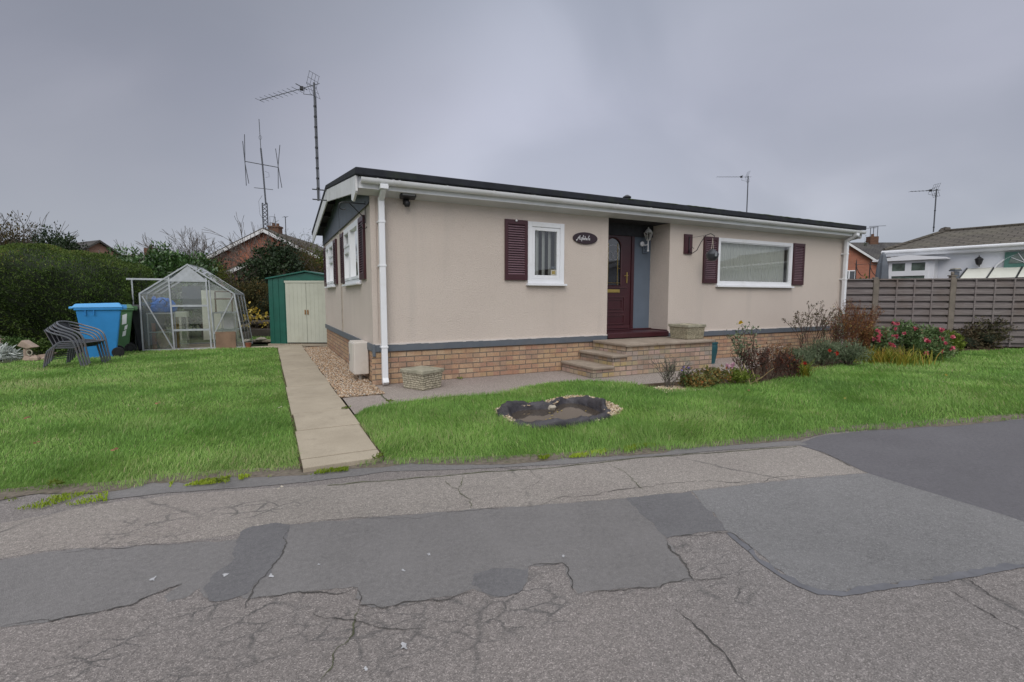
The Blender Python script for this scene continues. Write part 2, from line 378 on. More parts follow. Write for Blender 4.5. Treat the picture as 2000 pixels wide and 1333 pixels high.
def m_glass(name, tint=(1, 1, 1), refl=.12, rough=.0, dust=0.0):
    t = MT(name); N = t.N; L = t.L; N.remove(t.bs)
    gl = N.new('ShaderNodeBsdfGlossy'); gl.inputs['Roughness'].default_value = rough; gl.inputs['Color'].default_value = (1, 1, 1, 1)
    tr = N.new('ShaderNodeBsdfTransparent'); tr.inputs[0].default_value = (*tint, 1)
    fr = N.new('ShaderNodeFresnel'); fr.inputs['IOR'].default_value = 1.5
    f = t.math('ADD', fr.outputs[0], refl); f = t.math('MINIMUM', f, 1.0)
    ms = N.new('ShaderNodeMixShader'); L.new(f, ms.inputs[0]); L.new(tr.outputs[0], ms.inputs[1]); L.new(gl.outputs[0], ms.inputs[2])
    last = ms.outputs[0]
    if dust:
        df = N.new('ShaderNodeBsdfDiffuse'); df.inputs[0].default_value = (.42, .45, .40, 1); m2 = N.new('ShaderNodeMixShader')
        L.new(t.ramp(t.noise(3.5, 7, .7), [(.35, dust * .4), (.7, dust)]), m2.inputs[0]); L.new(last, m2.inputs[1]); L.new(df.outputs[0], m2.inputs[2]); last = m2.outputs[0]
    L.new(last, t.out.inputs[0]); return t.m
M['glass'] = m_glass('window_glass', (.90, .93, .93), .05)
M['ghglass'] = m_glass('greenhouse_glass', (.97, .98, .97), .04, .0, .25)
# ================================================================== GROUND, ROAD, PATHS, LAWN
def P2(pts, z=0.0): return [tuple(gz(a, b, z)[:2]) for a, b in pts]
def sheet(name, poly, z, mat, kind='structure', label=None, cat=None):
    import bmesh
    me = bpy.data.meshes.new(name); bm = bmesh.new()
    f = bm.faces.new([bm.verts.new((p[0], p[1], z)) for p in poly]); 
    if f.normal.z < 0: f.normal_flip()
    bm.normal_update()
    if f.normal.z < 0: bmesh.ops.reverse_faces(bm, faces=[f])
    bmesh.ops.triangulate(bm, faces=bm.faces[:]); bm.to_mesh(me); bm.free(); me.materials.append(mat)
    o = bpy.data.objects.new(name, me); COL.objects.link(o); tag(o, label, cat, None, kind); return o
def rough_edge(poly, step=.06, amp=.02, seed=1, closed=True):
    rg = random.Random(seed); out = []
    n = len(poly)
    for i in range(n if closed else n - 1):
        a = np.array(poly[i]); b = np.array(poly[(i + 1) % n]); L = np.linalg.norm(b - a); k = max(1, min(200, int(L / step)))
        nn = np.array([-(b - a)[1], (b - a)[0]]) / max(L, 1e-6); w = 0
        for j in range(k):
            w = w * .7 + rg.uniform(-amp, amp) * .7; out.append(tuple(a + (b - a) * j / k + nn * w * math.sin(math.pi * min(1, (j + .5) / k * 1.0)) ** .3))
    return out

def m_tarmac(name, base, speck, crack=0.0, sc=1.0, contrast=.35, spots=.5, seam=(.06, .06, .06), tint2=None):
    t = MT(name); v = t.tc.outputs['Object']
    big = t.noise(.55, 5, .6); c = t.ramp(big, [(.3, tuple(x * .86 for x in base)), (.7, tuple(x * 1.12 for x in base))])
    if tint2: c = t.mix(c, tint2, t.ramp(t.noise(.35, 4, .6), [(.42, 0.0), (.62, .7)]))
    # aggregate: individual chips with their own tone
    vn = t.N.new('ShaderNodeTexVoronoi'); vn.inputs['Scale'].default_value = 235 * sc; t.L.new(v, vn.inputs['Vector'])
    sp = t.N.new('ShaderNodeSeparateColor'); t.L.new(vn.outputs['Color'], sp.inputs[0])
    chip = t.ramp(sp.outputs[0], [(0.0, 1 - contrast), (.55, 1.0), (.86, 1 + contrast * .6), (1.0, 1 + contrast * 2.2)])
    c = t.mix(c, chip, 1.0, 'MULTIPLY')
    c = t.mix(c, speck, t.ramp(t.noise(340 * sc, 2), [(.66, 0.0), (.74, spots)]))
    c = t.mix(c, t.ramp(t.noise(38, 5, .7), [(.3, .82), (.7, 1.14)]), 1.0, 'MULTIPLY')
    if crack == 0 and not tint2: c = t.mix(c, tuple(min(1, x * 1.18) for x in base), t.ramp(t.noise(2.3, 7, .72), [(.42, 0.0), (.62, .35)])); c = t.mix(c, tuple(x * .82 for x in base), t.ramp(t.noise(1.1, 6, .7, t.mapping(loc=(5, 2, 0))), [(.5, 0.0), (.7, .35)]))
    hgt = t.math('ADD', t.math('MULTIPLY', vn.outputs['Distance'], 1.2), t.noise(60, 4))
    if crack > 0:
        wob = t.N.new('ShaderNodeVectorMath'); wob.operation = 'ADD'
        nc = t.N.new('ShaderNodeTexNoise'); nc.inputs['Scale'].default_value = 3.5; nc.inputs['Detail'].default_value = 6; nc.inputs['Roughness'].default_value = .7
        t.L.new(v, nc.inputs['Vector']); s1 = t.N.new('ShaderNodeVectorMath'); s1.operation = 'SCALE'; s1.inputs['Scale'].default_value = .14
        t.L.new(nc.outputs['Color'], s1.inputs[0]); t.L.new(v, wob.inputs[0]); t.L.new(s1.outputs[0], wob.inputs[1])
        e1 = t.voro(1, 'DISTANCE_TO_EDGE', t.mapping((6.5, 12, 1), vec=wob.outputs[0])); e2 = t.voro(.55, 'DISTANCE_TO_EDGE', wob.outputs[0])
        k1 = t.ramp(e1, [(0.0, .8), (.02, .6), (.06, 0.0)]); k2 = t.ramp(e2, [(0.0, .8), (.0035, .6), (.009, 0.0)])
        area = t.math('MULTIPLY', t.ramp(t.noise(.42, 3, .5, t.mapping(loc=(3.3, 1.2, 0))), [(.45, 0.0), (.65, 1.0)]), .45)
        for (cx_, cy_), (rx_, ry_) in (((tuple(gz(520, 1205)[:2])), (1.35, .42)), ((tuple(gz(1385, 1100)[:2])), (.42, .42)), ((tuple(gz(1075, 1135)[:2])), (.25, .3)), ((tuple(gz(300, 1020)[:2])), (1.3, .3)), ((tuple(gz(1000, 1190)[:2])), (1.2, .2))):
            mpn = t.mapping((1 / rx_, 1 / ry_, 0), (0, 0, 0), (-cx_ / rx_, -cy_ / ry_, 0)); ln = t.N.new('ShaderNodeVectorMath'); ln.operation = 'LENGTH'; t.L.new(mpn, ln.inputs[0])
            area = t.math('MAXIMUM', area, t.ramp(t.math('ADD', ln.outputs['Value'], t.math('MULTIPLY', t.noise(2.5, 4), .5)), [(.75, 1.0), (1.35, 0.0)]))
        k = t.math('MAXIMUM', t.math('MULTIPLY', k1, area), k2)
        k = t.math('MULTIPLY', k, t.math('MULTIPLY', t.ramp(t.noise(4, 5, .65), [(.40, .05), (.62, 1.0)]), crack))
        c = t.mix(c, seam, k); hgt = t.math('SUBTRACT', hgt, t.math('MULTIPLY', k, 2.5))
    t.col(c).rough(.92).spec(.25).bump(hgt, .55, .006); return t.m
M['road'] = m_tarmac('old_aggregate_tarmac', (.212, .190, .178), (.44, .41, .38), crack=.9, contrast=.34, spots=.55, tint2=(.20, .185, .178))
M['road_new'] = m_tarmac('fine_grey_tarmac', (.186, .177, .173), (.30, .30, .30), crack=0, sc=1.5, contrast=.16, spots=.3)
M['road_grit'] = m_tarmac('coarse_grey_tarmac', (.180, .176, .175), (.10, .10, .10), crack=0, sc=.9, contrast=.2, spots=.5)
M['road_dark'] = m_tarmac('dark_smooth_tarmac', (.130, .125, .133), (.22, .22, .23), crack=0, sc=1.4, contrast=.14, spots=.25)
M['road_blue'] = m_tarmac('dark_patch_tarmac', (.150, .146, .149), (.22, .22, .23), crack=0, sc=1.5, contrast=.16, spots=.25)
M['seal'] = m_plain('bitumen_seal', (.115, .115, .125), .6, .15, 20, bump=.2)
M['patio'] = m_tarmac('exposed_aggregate_concrete', (.30, .25, .228), (.52, .47, .41), crack=0, sc=.8, contrast=.38, spots=.7, tint2=(.30, .265, .23))
def m_slab():
    t = MT('concrete_slab'); c = t.ramp(t.noise(1.7, 6, .6), [(.3, (.31, .265, .20)), (.7, (.40, .345, .265))])
    c = t.mix(c, t.ramp(t.noise(120, 4), [(.3, .85), (.7, 1.12)]), 1, 'MULTIPLY')
    c = t.mix(c, (.21, .18, .135), t.ramp(t.noise(4.5, 7, .7), [(.55, 0.0), (.75, .5)]))
    t.col(c).rough(.9).spec(.2).bump(t.noise(90, 5), .35, .004); return t.m
M['slab'] = m_slab()
def m_soil():
    t = MT('garden_soil'); c = t.ramp(t.noise(6, 8, .7), [(.3, (.045, .032, .022)), (.7, (.11, .08, .056))])
    c = t.mix(c, (.17, .12, .07), t.ramp(t.noise(26, 5), [(.6, 0.0), (.7, .6)])); t.col(c).rough(.95).spec(.1).bump(t.noise(22, 8, .7), 1, .04); return t.m
M['soil'] = m_soil()
def m_turf():
    t = MT('turf'); c = t.ramp(t.noise(2.5, 6), [(.3, (.065, .12, .025)), (.7, (.10, .17, .04))])
    c = t.mix(c, (.10, .075, .04), t.ramp(t.noise(14, 6), [(.62, 0.0), (.75, .5)])); t.col(c).rough(.95).spec(.1).bump(t.noise(60, 6), 1, .02); return t.m
M['turf'] = m_turf()
def m_gravel(name, cols, sc):
    t = MT(name); vn = t.N.new('ShaderNodeTexVoronoi'); vn.inputs['Scale'].default_value = sc; t.L.new(t.tc.outputs['Object'], vn.inputs['Vector'])
    sp = t.N.new('ShaderNodeSeparateColor'); t.L.new(vn.outputs['Color'], sp.inputs[0])
    c = t.ramp(sp.outputs[0], [(i / (len(cols) - 1), q) for i, q in enumerate(cols)])
    t.col(c).rough(.8).spec(.3).bump(t.math('SUBTRACT', 1.0, vn.outputs['Distance']), .8, .012); return t.m
M['gravel_bed'] = m_gravel('gravel_bed', [(.18, .13, .09), (.34, .245, .16), (.48, .37, .26), (.24, .21, .18)], 60)
def m_stone(name, stops):
    t = MT(name); a = t.N.new('ShaderNodeAttribute'); a.attribute_name = 'tint'
    c = t.ramp(a.outputs['Fac'], stops); t.col(c).rough(.75).spec(.3); return t.m
M['pebble'] = m_stone('gravel_pebbles', [(0, (.26, .155, .09)), (.3, (.40, .27, .165)), (.55, (.50, .37, .25)), (.8, (.58, .50, .40)), (1, (.26, .235, .21))])
M['pebble_pale'] = m_stone('pale_pebbles', [(0, (.32, .22, .12)), (.4, (.52, .40, .26)), (.8, (.62, .54, .42)), (1, (.28, .22, .17))])

# one ground sheet to the horizon
g = m_plain('field', (.06, .075, .03), .95, .25, .05); 
sheet('ground', [(-900, -900), (900, -900), (900, 900), (-900, 900)], -.10, g)

edge_px = [(-260, 985), (0, 962), (60, 958), (130, 952), (200, 949), (270, 943), (300, 932), (360, 930), (430, 925), (520, 921), (598, 914), (640, 910), (700, 905), (745, 899), (800, 898), (860, 897), (1000, 893),
           (1100, 889), (1180, 882), (1260, 874), (1350, 868), (1450, 858), (1550, 848), (1620, 838), (1750, 828), (1880, 818), (2000, 810), (2140, 802), (2300, 795), (2480, 783)]
EDGE = P2(edge_px, -.02)
far = [(60, EDGE[-1][1] - 14), (60, -16), (-30, -16), (-30, EDGE[0][1] + .5)]
road_poly = [tuple(p) for p in P2([(a, b - 12) for a, b in edge_px], -.03)] + far
sheet('road', rough_edge(road_poly[:len(edge_px)], .1, .01, 2, False) + [road_poly[len(edge_px) - 1]] + far, -.03, M['road'])
def patch(pts, z, mat, seed, amp=.016, nm='road_patch'):
    return sheet(nm, rough_edge(P2(pts, z), .022, amp * .85, seed), z, mat)
# old repair patches laid into the carriageway
patch([(-330, 1130), (-150, 1112), (0, 1094), (110, 1077), (250, 1068), (350, 1062), (470, 1053), (560, 1030), (566, 1025), (735, 1010), (900, 998), (1010, 990), (1100, 984), (1222, 974), (1262, 1012), (1300, 1052), (1325, 1090),
       (1358, 1136), (1290, 1146), (1200, 1152), (1128, 1160), (1112, 1128), (1098, 1098), (1035, 1107), (1030, 1130), (1016, 1155), (975, 1166), (925, 1150), (900, 1160), (830, 1172), (752, 1186),
       (704, 1182), (698, 1168), (700, 1148), (690, 1146), (600, 1156), (520, 1166), (490, 1168), (470, 1164), (430, 1173), (398, 1166), (392, 1148), (360, 1170), (328, 1176), (322, 1166), (356, 1140), (330, 1148),
       (290, 1166), (258, 1181), (190, 1196), (100, 1212), (40, 1222), (0, 1224), (-200, 1250), (-400, 1280)], -.0287, M['road_new'], 5)
patch([(470, 1040), (495, 1027), (540, 1021), (566, 1026), (560, 1052), (548, 1090), (528, 1118), (497, 1142), (482, 1158), (450, 1170), (425, 1174), (402, 1168), (396, 1150), (420, 1118), (452, 1098), (456, 1072)], -.0276, M['road_blue'], 6)
patch([(925, 1120), (960, 1110), (1000, 1108), (1034, 1112), (1030, 1138), (1012, 1158), (975, 1167), (940, 1158), (922, 1142)], -.0276, M['road_blue'], 7)
patch([(1222, 973), (1290, 965), (1350, 960), (1372, 985), (1400, 1012), (1422, 1036), (1370, 1040), (1330, 1046), (1302, 1052), (1262, 1013)], -.0282, M['road_blue'], 8)
patch([(1350, 959), (1450, 948), (1560, 935), (1640, 928), (1700, 924), (1800, 955), (1900, 985), (2010, 1020), (2200, 1075), (2010, 1100), (1900, 1120), (1800, 1132), (1700, 1145), (1625, 1158), (1590, 1152), (1555, 1135),
       (1510, 1108), (1474, 1075), (1450, 1055), (1422, 1037), (1400, 1012), (1372, 985)], -.0279, M['road_grit'], 9)
patch([(1556, 868), (1600, 852), (1680, 843), (1800, 832), (1900, 826), (2010, 819), (2300, 805), (2900, 770), (3300, 900), (2600, 1150), (2200, 1080), (2010, 1022), (1900, 987), (1800, 957), (1700, 926), (1660, 908), (1610, 884)], -.0273, M['road_dark'], 10, .008)
M['road_worn'] = m_tarmac('worn_tan_tarmac', (.268, .242, .218), (.46, .43, .38), crack=.9, contrast=.3, spots=.5, tint2=(.235, .205, .190))
patch([(60, 1012), (200, 985), (330, 968), (480, 957), (640, 947), (760, 938), (900, 926), (1000, 919), (1100, 911), (1250, 894), (1400, 884), (1556, 870), (1612, 886), (1662, 910), (1696, 924), (1560, 934), (1450, 947), (1350, 959),
       (1222, 973), (1100, 983), (900, 997), (735, 1009), (566, 1024), (520, 1026), (470, 1042), (350, 1060), (250, 1066), (110, 1074), (0, 1090), (-120, 1100), (-100, 1040)], -.0292, M['road_worn'], 15, .012)
# dark bitumen edging round the big repair
def jag(p, amp, it, rg):
    for _ in range(it):
        q = [p[0]]
        for a, b in zip(p[:-1], p[1:]):
            a = np.array(a); b = np.array(b); d = b - a; L_ = np.linalg.norm(d); n = np.array([-d[1], d[0]]) / max(L_, 1e-6)
            q += [tuple((a + b) / 2 + n * rg.uniform(-1, 1) * L_ * amp), tuple(b)]
        p = q
    return p
def crack(pts, w, z, mat, seed):
    rg = random.Random(seed); p = jag(P2(pts, z), .13, 4, rg); n = len(p); L = []; Rr = []; f = 1
    for i, q in enumerate(p):
        a = np.array(p[max(i - 1, 0)]); b = np.array(p[min(i + 1, n - 1)]); d = (b - a) / max(np.linalg.norm(b - a), 1e-6); nn = np.array([-d[1], d[0]]); f = .6 * f + .4 * rg.choice((.08, .3, .7, 1.3, 2.0)); e = min(1, 6 * i / n + .05, 6 * (n - 1 - i) / n + .05)
        k = w * f * e * .5; L.append(tuple(np.array(q) + nn * k) + (z,)); Rr.append(tuple(np.array(q) - nn * k) + (z,))
    m = MB(); m.add(L + Rr, [(i, i + 1, n + i + 1, n + i) for i in range(n - 1)]); o = m.build('road_crack', mat); tag(o, kind='structure'); return o
def ribbon(name, pts, w, z, mat, seed=1, jit=.012, kind='structure', vary=.5):
    rg = random.Random(seed); p = rough_edge(P2(pts, z), .04, jit, seed, False) + [P2(pts, z)[-1]]; L = []; Rr = []
    for i, q in enumerate(p):
        a = np.array(p[max(i - 1, 0)]); b = np.array(p[min(i + 1, len(p) - 1)]); d = (b - a) / max(np.linalg.norm(b - a), 1e-6); n = np.array([-d[1], d[0]])
        k = w * (1 - vary + vary * 2 * rg.random()) * .5; L.append(tuple(np.array(q) + n * k) + (z,)); Rr.append(tuple(np.array(q) - n * k) + (z,))
    m = MB(); nn = len(L); m.add(L + Rr, [(i, i + 1, nn + i + 1, nn + i) for i in range(nn - 1)]); o = m.build(name, mat); tag(o, kind=kind); return o
ribbon('road_seal', [(1424, 1040), (1474, 1082), (1510, 1112), (1560, 1142), (1600, 1158), (1640, 1160), (1720, 1148), (1820, 1134), (1900, 1122), (2010, 1104)], .034, -.0268, M['seal'], 3, .016)
M['crack'] = m_plain('crack_shadow', (.065, .060, .056), .95, .3, 9)
M['crack_moss'] = m_plain('mossy_crack', (.085, .09, .05), .95, .4, 14)
CR = [([(0, 1224), (100, 1213), (190, 1196), (260, 1181), (330, 1149), (356, 1139)], .018), ([(566, 1030), (556, 1065), (530, 1110), (500, 1142), (486, 1170), (478, 1190)], .015),
      ([(700, 1148), (600, 1157), (520, 1167), (486, 1170)], .011), ([(698, 1150), (702, 1182), (752, 1187), (830, 1173), (925, 1152)], .014),
      ([(1030, 1108), (1098, 1099), (1115, 1130), (1128, 1161)], .014), ([(1300, 1053), (1310, 1075), (1330, 1092), (1345, 1115), (1358, 1137)], .02), ([(1303, 1052), (1350, 1045), (1400, 1040), (1424, 1040), (1470, 1072), (1460, 1080)], .012),
      ([(1128, 1162), (1200, 1154), (1290, 1148), (1400, 1130), (1450, 1122)], .01), ([(870, 934), (895, 955), (918, 975), (920, 994)], .01), ([(908, 930), (893, 955)], .008), ([(1190, 905), (1230, 930), (1268, 962)], .009),
      ([(1000, 990), (1100, 970), (1200, 958), (1290, 946), (1400, 940), (1560, 930), (1690, 926)], .008), ([(470, 1055), (350, 1063), (250, 1070), (100, 1080)], .006), ([(1318, 1190), (1360, 1225), (1400, 1262), (1430, 1300), (1460, 1340)], .013),
      ([(1850, 1150), (1900, 1180), (1950, 1210), (2010, 1240)], .009), ([(1880, 1125), (1930, 1160), (1990, 1190)], .008),
      ([(700, 1187), (690, 1220), (650, 1280), (625, 1333)], .012), ([(566, 1027), (735, 1011), (900, 999), (1010, 991)], .006), ([(1010, 905), (1060, 935), (1010, 965)], .006), ([(600, 1195), (690, 1210), (760, 1228), (860, 1218)], .008)]
for i, (p, w) in enumerate(CR): crack(p, w * .45, -.0262 - .0003 * (i % 3), M['crack'] if i not in (8, 9, 10, 16) else M['crack_moss'], i + 20)
for i, (p, w) in enumerate([([(745, 912), (900, 908), (1000, 903), (1100, 898), (1260, 884), (1400, 872), (1560, 862)], .10), ([(200, 965), (330, 950), (480, 940), (600, 930), (745, 912)], .12)]):
    ribbon('road_edging', p, w * 2.0, -.0270 + .0004 * i, M['road_new'], 60 + i, .004, vary=.06)
ribbon('road_crack', [(640, 948), (760, 938), (900, 926), (1000, 919), (1100, 911), (1250, 894), (1400, 884), (1556, 872)], .010, -.0259, M['crack_moss'], 71)
ribbon('road_crack', [(1600, 882), (1630, 894), (1660, 910)], .006, -.0259, M['crack'], 72, .004)

# dirt strip under the lawn edge
verge = [tuple(p) for p in P2([(a, b + 9 + 4 * math.sin(i * 2.1)) for i, (a, b) in enumerate(edge_px)], -.02)]
back = [tuple(p) for p in P2([(a, b - 40) for a, b in edge_px], -.02)][::-1]
M['verge'] = m_plain('dry_thatch_and_grit', (.135, .112, .088), .95, .4, 30, bump=.6, dirt=(.10, .12, .04))
sheet('verge_soil', rough_edge(verge, .05, .02, 12, False) + [verge[-1]] + back, -.0256, M['verge'])
sheet('path_bed', [(-1.12, -3.12), (-.53, -3.12), (-.53, 6.5), (-1.12, 6.5)], -.008, M['soil'])
sheet('ground_soil', [(-.45, 1.0), (11.2, 1.0), (16, -2.4), (30, -6), (30, 30), (-.45, 30)], -.03, M['soil'])

# aggregate concrete patio along the front wall
patio = [(-.52, -1.62), (-.3, -1.5), (.64, -1.55), (1.6, -1.6), (2.4, -1.4), (3.2, -1.7), (5.2, -1.75), (7.0, -1.2), (9.5, -1.05), (11, -.95), (11, .05), (-.1, .05), (-.1, -.62), (-.52, -.66)]
sheet('patio', patio, .0, M['patio'])
ribbon('patio_joint', [(733, 757), (748, 775), (770, 793)], .02, .004, M['crack_moss'], 5, .004)
# path of concrete slabs
mp_ = []
y0 = -3.14; rg = random.Random(4)
for i, L_ in enumerate([.22, .86, .72, .88, .84, .86, .9, .9, .9, .9, .9, .9]):
    m = MB(); m.box(-1.10 + rg.uniform(-.01, .01), -.545 + rg.uniform(-.008, .008), y0, y0 + L_ - .022, -.05, .010 + rg.uniform(-.002, .002)); o = m.build('path_slab', M['slab'], bevel=.006); tag(o, kind='structure')
    y0 += L_
ys = y0
m = MB(); m.box(-3.8, -.54, 6.35, 6.8, -.05, .006); o = m.build('path_slab', M['slab'], bevel=.006); tag(o, kind='structure')
# gravel strip between path and side wall
sheet('gravel_base', [(-.535, -.70), (-.02, -.70), (-.02, 6.0), (-.535, 6.0)], .002, M['gravel_bed'])
def pebbles(name, pts, size, mat, z=0.0, label=None, cat=None):
    """small squashed octahedral stones"""
    n = len(pts); pts = np.asarray(pts); s = size * RNG.uniform(.5, 1.25, n)[:, None]; ang = RNG.uniform(0, 6.28, n)
    ax = np.stack([np.cos(ang), np.sin(ang), np.zeros(n)], 1); ay = np.stack([-np.sin(ang), np.cos(ang), RNG.uniform(-.3, .3, n)], 1); az = np.stack([RNG.uniform(-.3, .3, n), RNG.uniform(-.3, .3, n), np.ones(n)], 1)
    c = np.concatenate([pts[:, :2], (z + RNG.uniform(0, .012, n))[:, None]], 1); el = RNG.uniform(.9, 1.5, n)[:, None]
    V = np.stack([c + ax * s * el, c + ay * s, c - ax * s * el, c - ay * s, c + az * s * .6, c - az * s * .6], 1).reshape(-1, 3)
    q = np.array([[0, 1, 4], [1, 2, 4], [2, 3, 4], [3, 0, 4], [1, 0, 5], [2, 1, 5], [3, 2, 5], [0, 3, 5]])
    F = (np.arange(n)[:, None, None] * 6 + q[None]).reshape(-1, 3)
    o = npmesh(name, V, F, mat, tint=np.repeat(RNG.random(n), 6), smooth=False); tag(o, label, cat, None, 'stuff'); return o
n = 9000; gy = -.70 + RNG.random(n) ** 1.15 * 6.6; gx = -.545 + RNG.random(n) * .53
pebbles('gravel', np.stack([gx, gy], 1), .013, M['pebble'], .008, 'golden brown gravel strip between the slab path and the brick skirt', 'gravel')

# pond outline (world metres) and its gravel ring
pond_px = [(985, 812), (1000, 800), (1050, 797), (1082, 796), (1095, 786), (1115, 782), (1140, 786), (1162, 794), (1180, 804), (1186, 815), (1172, 824), (1145, 829), (1110, 834), (1075, 838), (1035, 838), (1005, 830)]
POND = P2(pond_px, 0.0)
ring_px = [(966, 806), (985, 797), (1010, 795), (1050, 792), (1085, 783), (1110, 778), (1140, 778), (1170, 784), (1200, 795), (1218, 806), (1200, 818), (1180, 826), (1140, 832), (1075, 840), (1030, 840), (995, 830), (972, 815)]
RING = P2(ring_px, 0.0)

# lawns
LA = [EDGE[i] for i, (a, b) in enumerate(edge_px) if a <= 598] + [(-1.08, -3.08), (-1.08, 0), (-1.08, 3), (-1.09, 6.2), (-1.8, 6.42), (-3.6, 6.5), (-5.2, 6.6), (-5.6, 5.2), (-6.4, 5.4), (-8, 6.0), (-10, 8), (-10, 20), (-24, 24), (-24, -2)]
rl_px = [(686, 822), (693, 812), (718, 800), (760, 791), (820, 784), (880, 778), (940, 774), (990, 768), (1020, 760), (1070, 751), (1130, 746), (1190, 749), (1240, 754), (1270, 762), (1310, 768), (1350, 764), (1420, 754), (1500, 748), (1545, 738), (1580, 722),
         (1620, 716), (1680, 708), (1730, 696), (1800, 697), (1850, 696), (1880, 688), (1930, 686), (2000, 683), (2200, 678)]
LB = P2(rl_px, 0.0) + EDGE[::-1][:len([1 for a, b in edge_px if a >= 745])] + P2([(742, 893), (735, 878), (722, 852), (700, 838)], 0.0)
dips = [(gz(1545, 796)[:2], .30, .12), (gz(240, 880)[:2], .3, .03)]
_ex = np.array([p[0] for p in EDGE]); _ey = np.array([p[1] for p in EDGE])
def lawn_h(x, y):
    h = .014 + .012 * wav(x, y, 1.1, 3) + .008 * wav(x, y, .35, 9)
    for c, r, d in dips: h = h - d * np.exp(-(((x - c[0]) / r) ** 2 + ((y - c[1]) / (r * .6)) ** 2))
    k = np.clip((y - np.interp(x, _ex, _ey) - .02 * wav(x, y, .15, 5)) / .30, 0, 1); k = k * k * (3 - 2 * k); k = k * np.clip(np.maximum(-1.085 - x, x + .56) / .07 , 0, 1); return -.034 + (h + .034) * k
def region_mesh(name, poly, holes, cell, mat, hf, kind='structure'):
    P = np.array(poly); x0, y0 = P.min(0); x1, y1 = P.max(0); xs = np.arange(x0, x1 + cell, cell); ys_ = np.arange(y0, y1 + cell, cell)
    X, Y = np.meshgrid(xs, ys_, indexing='ij'); cx = (X[:-1, :-1] + cell / 2); cy = (Y[:-1, :-1] + cell / 2)
    ok = inpoly(cx, cy, poly)
    for h in holes: ok &= ~inpoly(cx, cy, h)
    idx = np.arange(X.size).reshape(X.shape); F = np.stack([idx[:-1, :-1], idx[1:, :-1], idx[1:, 1:], idx[:-1, 1:]], -1)[ok]
    used, inv = np.unique(F, return_inverse=True); V = np.stack([X.ravel(), Y.ravel(), hf(X, Y).ravel()], 1)[used]
    o = npmesh(name, V, inv.reshape(-1, 4), mat, smooth=True); tag(o, kind=kind); return o
near = lambda poly: poly
region_mesh('lawn', [p for p in LA], [], .09, M['turf'], lawn_h)
region_mesh('lawn', LB, [RING], .06, M['turf'], lawn_h)

def blades(name, poly, holes, dens0, mat, hmean=.055, label=None, cat='grass', maxd=60, seed=0, dist0=4.2, zf=lawn_h, wmul=1.0, mask=None):
    rg = np.random.default_rng(seed); P = np.array(poly); x0, y0 = P.min(0); x1, y1 = P.max(0)
    cand = int((x1 - x0) * (y1 - y0) * dens0); cand = min(cand, 5000000)
    x = rg.uniform(x0, x1, cand); y = rg.uniform(y0, y1, cand); dx = x - CAM[0]; dy = y - CAM[1]; d = np.hypot(dx, dy)
    dep = dx * UY + dy * UX; lat = dx * UX - dy * UY
    keep = (dep > .5) & (np.abs(lat) < dep * 1.25 + 2.4) & (d < maxd) & (rg.random(cand) < np.minimum(1, (dist0 / d) ** 1.7))
    x = x[keep]; y = y[keep]; d = d[keep]
    ok = inpoly(x, y, poly)
    for h in holes: ok &= ~inpoly(x, y, h)
    if mask is not None: ok &= mask(x, y) > rg.uniform(-.5, .5, len(x)) * .5
    x = x[ok]; y = y[ok]; d = d[ok]
    tall = wav(x, y, .22, 5) * .5 + wav(x, y, .75, 1) * .5
    n = len(x); h = hmean * (1 + .38 * tall) * rg.uniform(.45, 1.35, n); h = np.maximum(h, .012); w = .0034 * wmul * np.maximum(1, d / dist0) ** .85 * rg.uniform(.7, 1.4, n)
    comb = 2.2 * wav(x, y, .5, 14) + 1.1; a = comb + rg.normal(0, .9, n); lean = h * (rg.uniform(.15, .95, n) + .25 * np.abs(tall)); ux = np.cos(a); uy = np.sin(a)
    b = rg.uniform(0, 6.28, n); wx = np.cos(b) * w * .5; wy = np.sin(b) * w * .5; z = zf(x, y) - .004
    V = np.empty((n, 5, 3), np.float32)
    V[:, 0] = np.stack([x - wx, y - wy, z], 1); V[:, 1] = np.stack([x + wx, y + wy, z], 1)
    mx = x + ux * lean * .35; my = y + uy * lean * .35; mz = z + h * .62
    V[:, 2] = np.stack([mx + wx * .8, my + wy * .8, mz], 1); V[:, 3] = np.stack([mx - wx * .8, my - wy * .8, mz], 1)
    V[:, 4] = np.stack([x + ux * lean, y + uy * lean, z + h], 1)
    F3 = np.arange(n)[:, None] * 5 + np.array([[0, 1, 2]]); F3b = np.arange(n)[:, None] * 5 + np.array([[0, 2, 3]]); F3c = np.arange(n)[:, None] * 5 + np.array([[3, 2, 4]])
    F = np.stack([F3, F3b, F3c], 1).reshape(-1, 3)
    dry = wav(x, y, .9, 21) * .5 + wav(x, y, .3, 25) * .3
    tint = np.clip(.46 + .22 * wav(x, y, 1.6, 11) + .20 * wav(x, y, .33, 17) + rg.normal(0, .13, n) + np.where((dry > .55) & (rg.random(n) < .5), .3, 0) + np.where(rg.random(n) < .05, .5, 0), 0, 1)
    o = npmesh(name, V.reshape(-1, 3), F, mat, tint=np.repeat(tint, 5)); tag(o, label, cat, None, 'stuff'); return o
M['grass'] = m_leaf('grass_blade', [(0, (.10, .208, .042)), (.35, (.168, .32, .065)), (.6, (.25, .405, .095)), (.8, (.33, .45, .15)), (.93, (.40, .43, .19)), (1, (.44, .40, .22))], .45, .35, .25, .14)
slot = [(-1.095 + .018 * math.sin(k * 1.7) + .012 * math.sin(k * 4.1), -3.2 + k * .1) for k in range(102)] + [(-.555 + .018 * math.sin(k * 1.3) + .012 * math.sin(k * 3.7), 7 - k * .1) for k in range(102)]
LAn = [p for p in LA]
blades('grass', [(max(-12, p[0]), min(p[1], 16)) for p in LAn], [slot], 8200, M['grass'], .036, 'short green lawn grass left of the slab path', seed=1)
blades('grass', LB, [RING, slot], 8200, M['grass'], .043, 'longer green lawn grass between the flower bed, pond and road', seed=2)
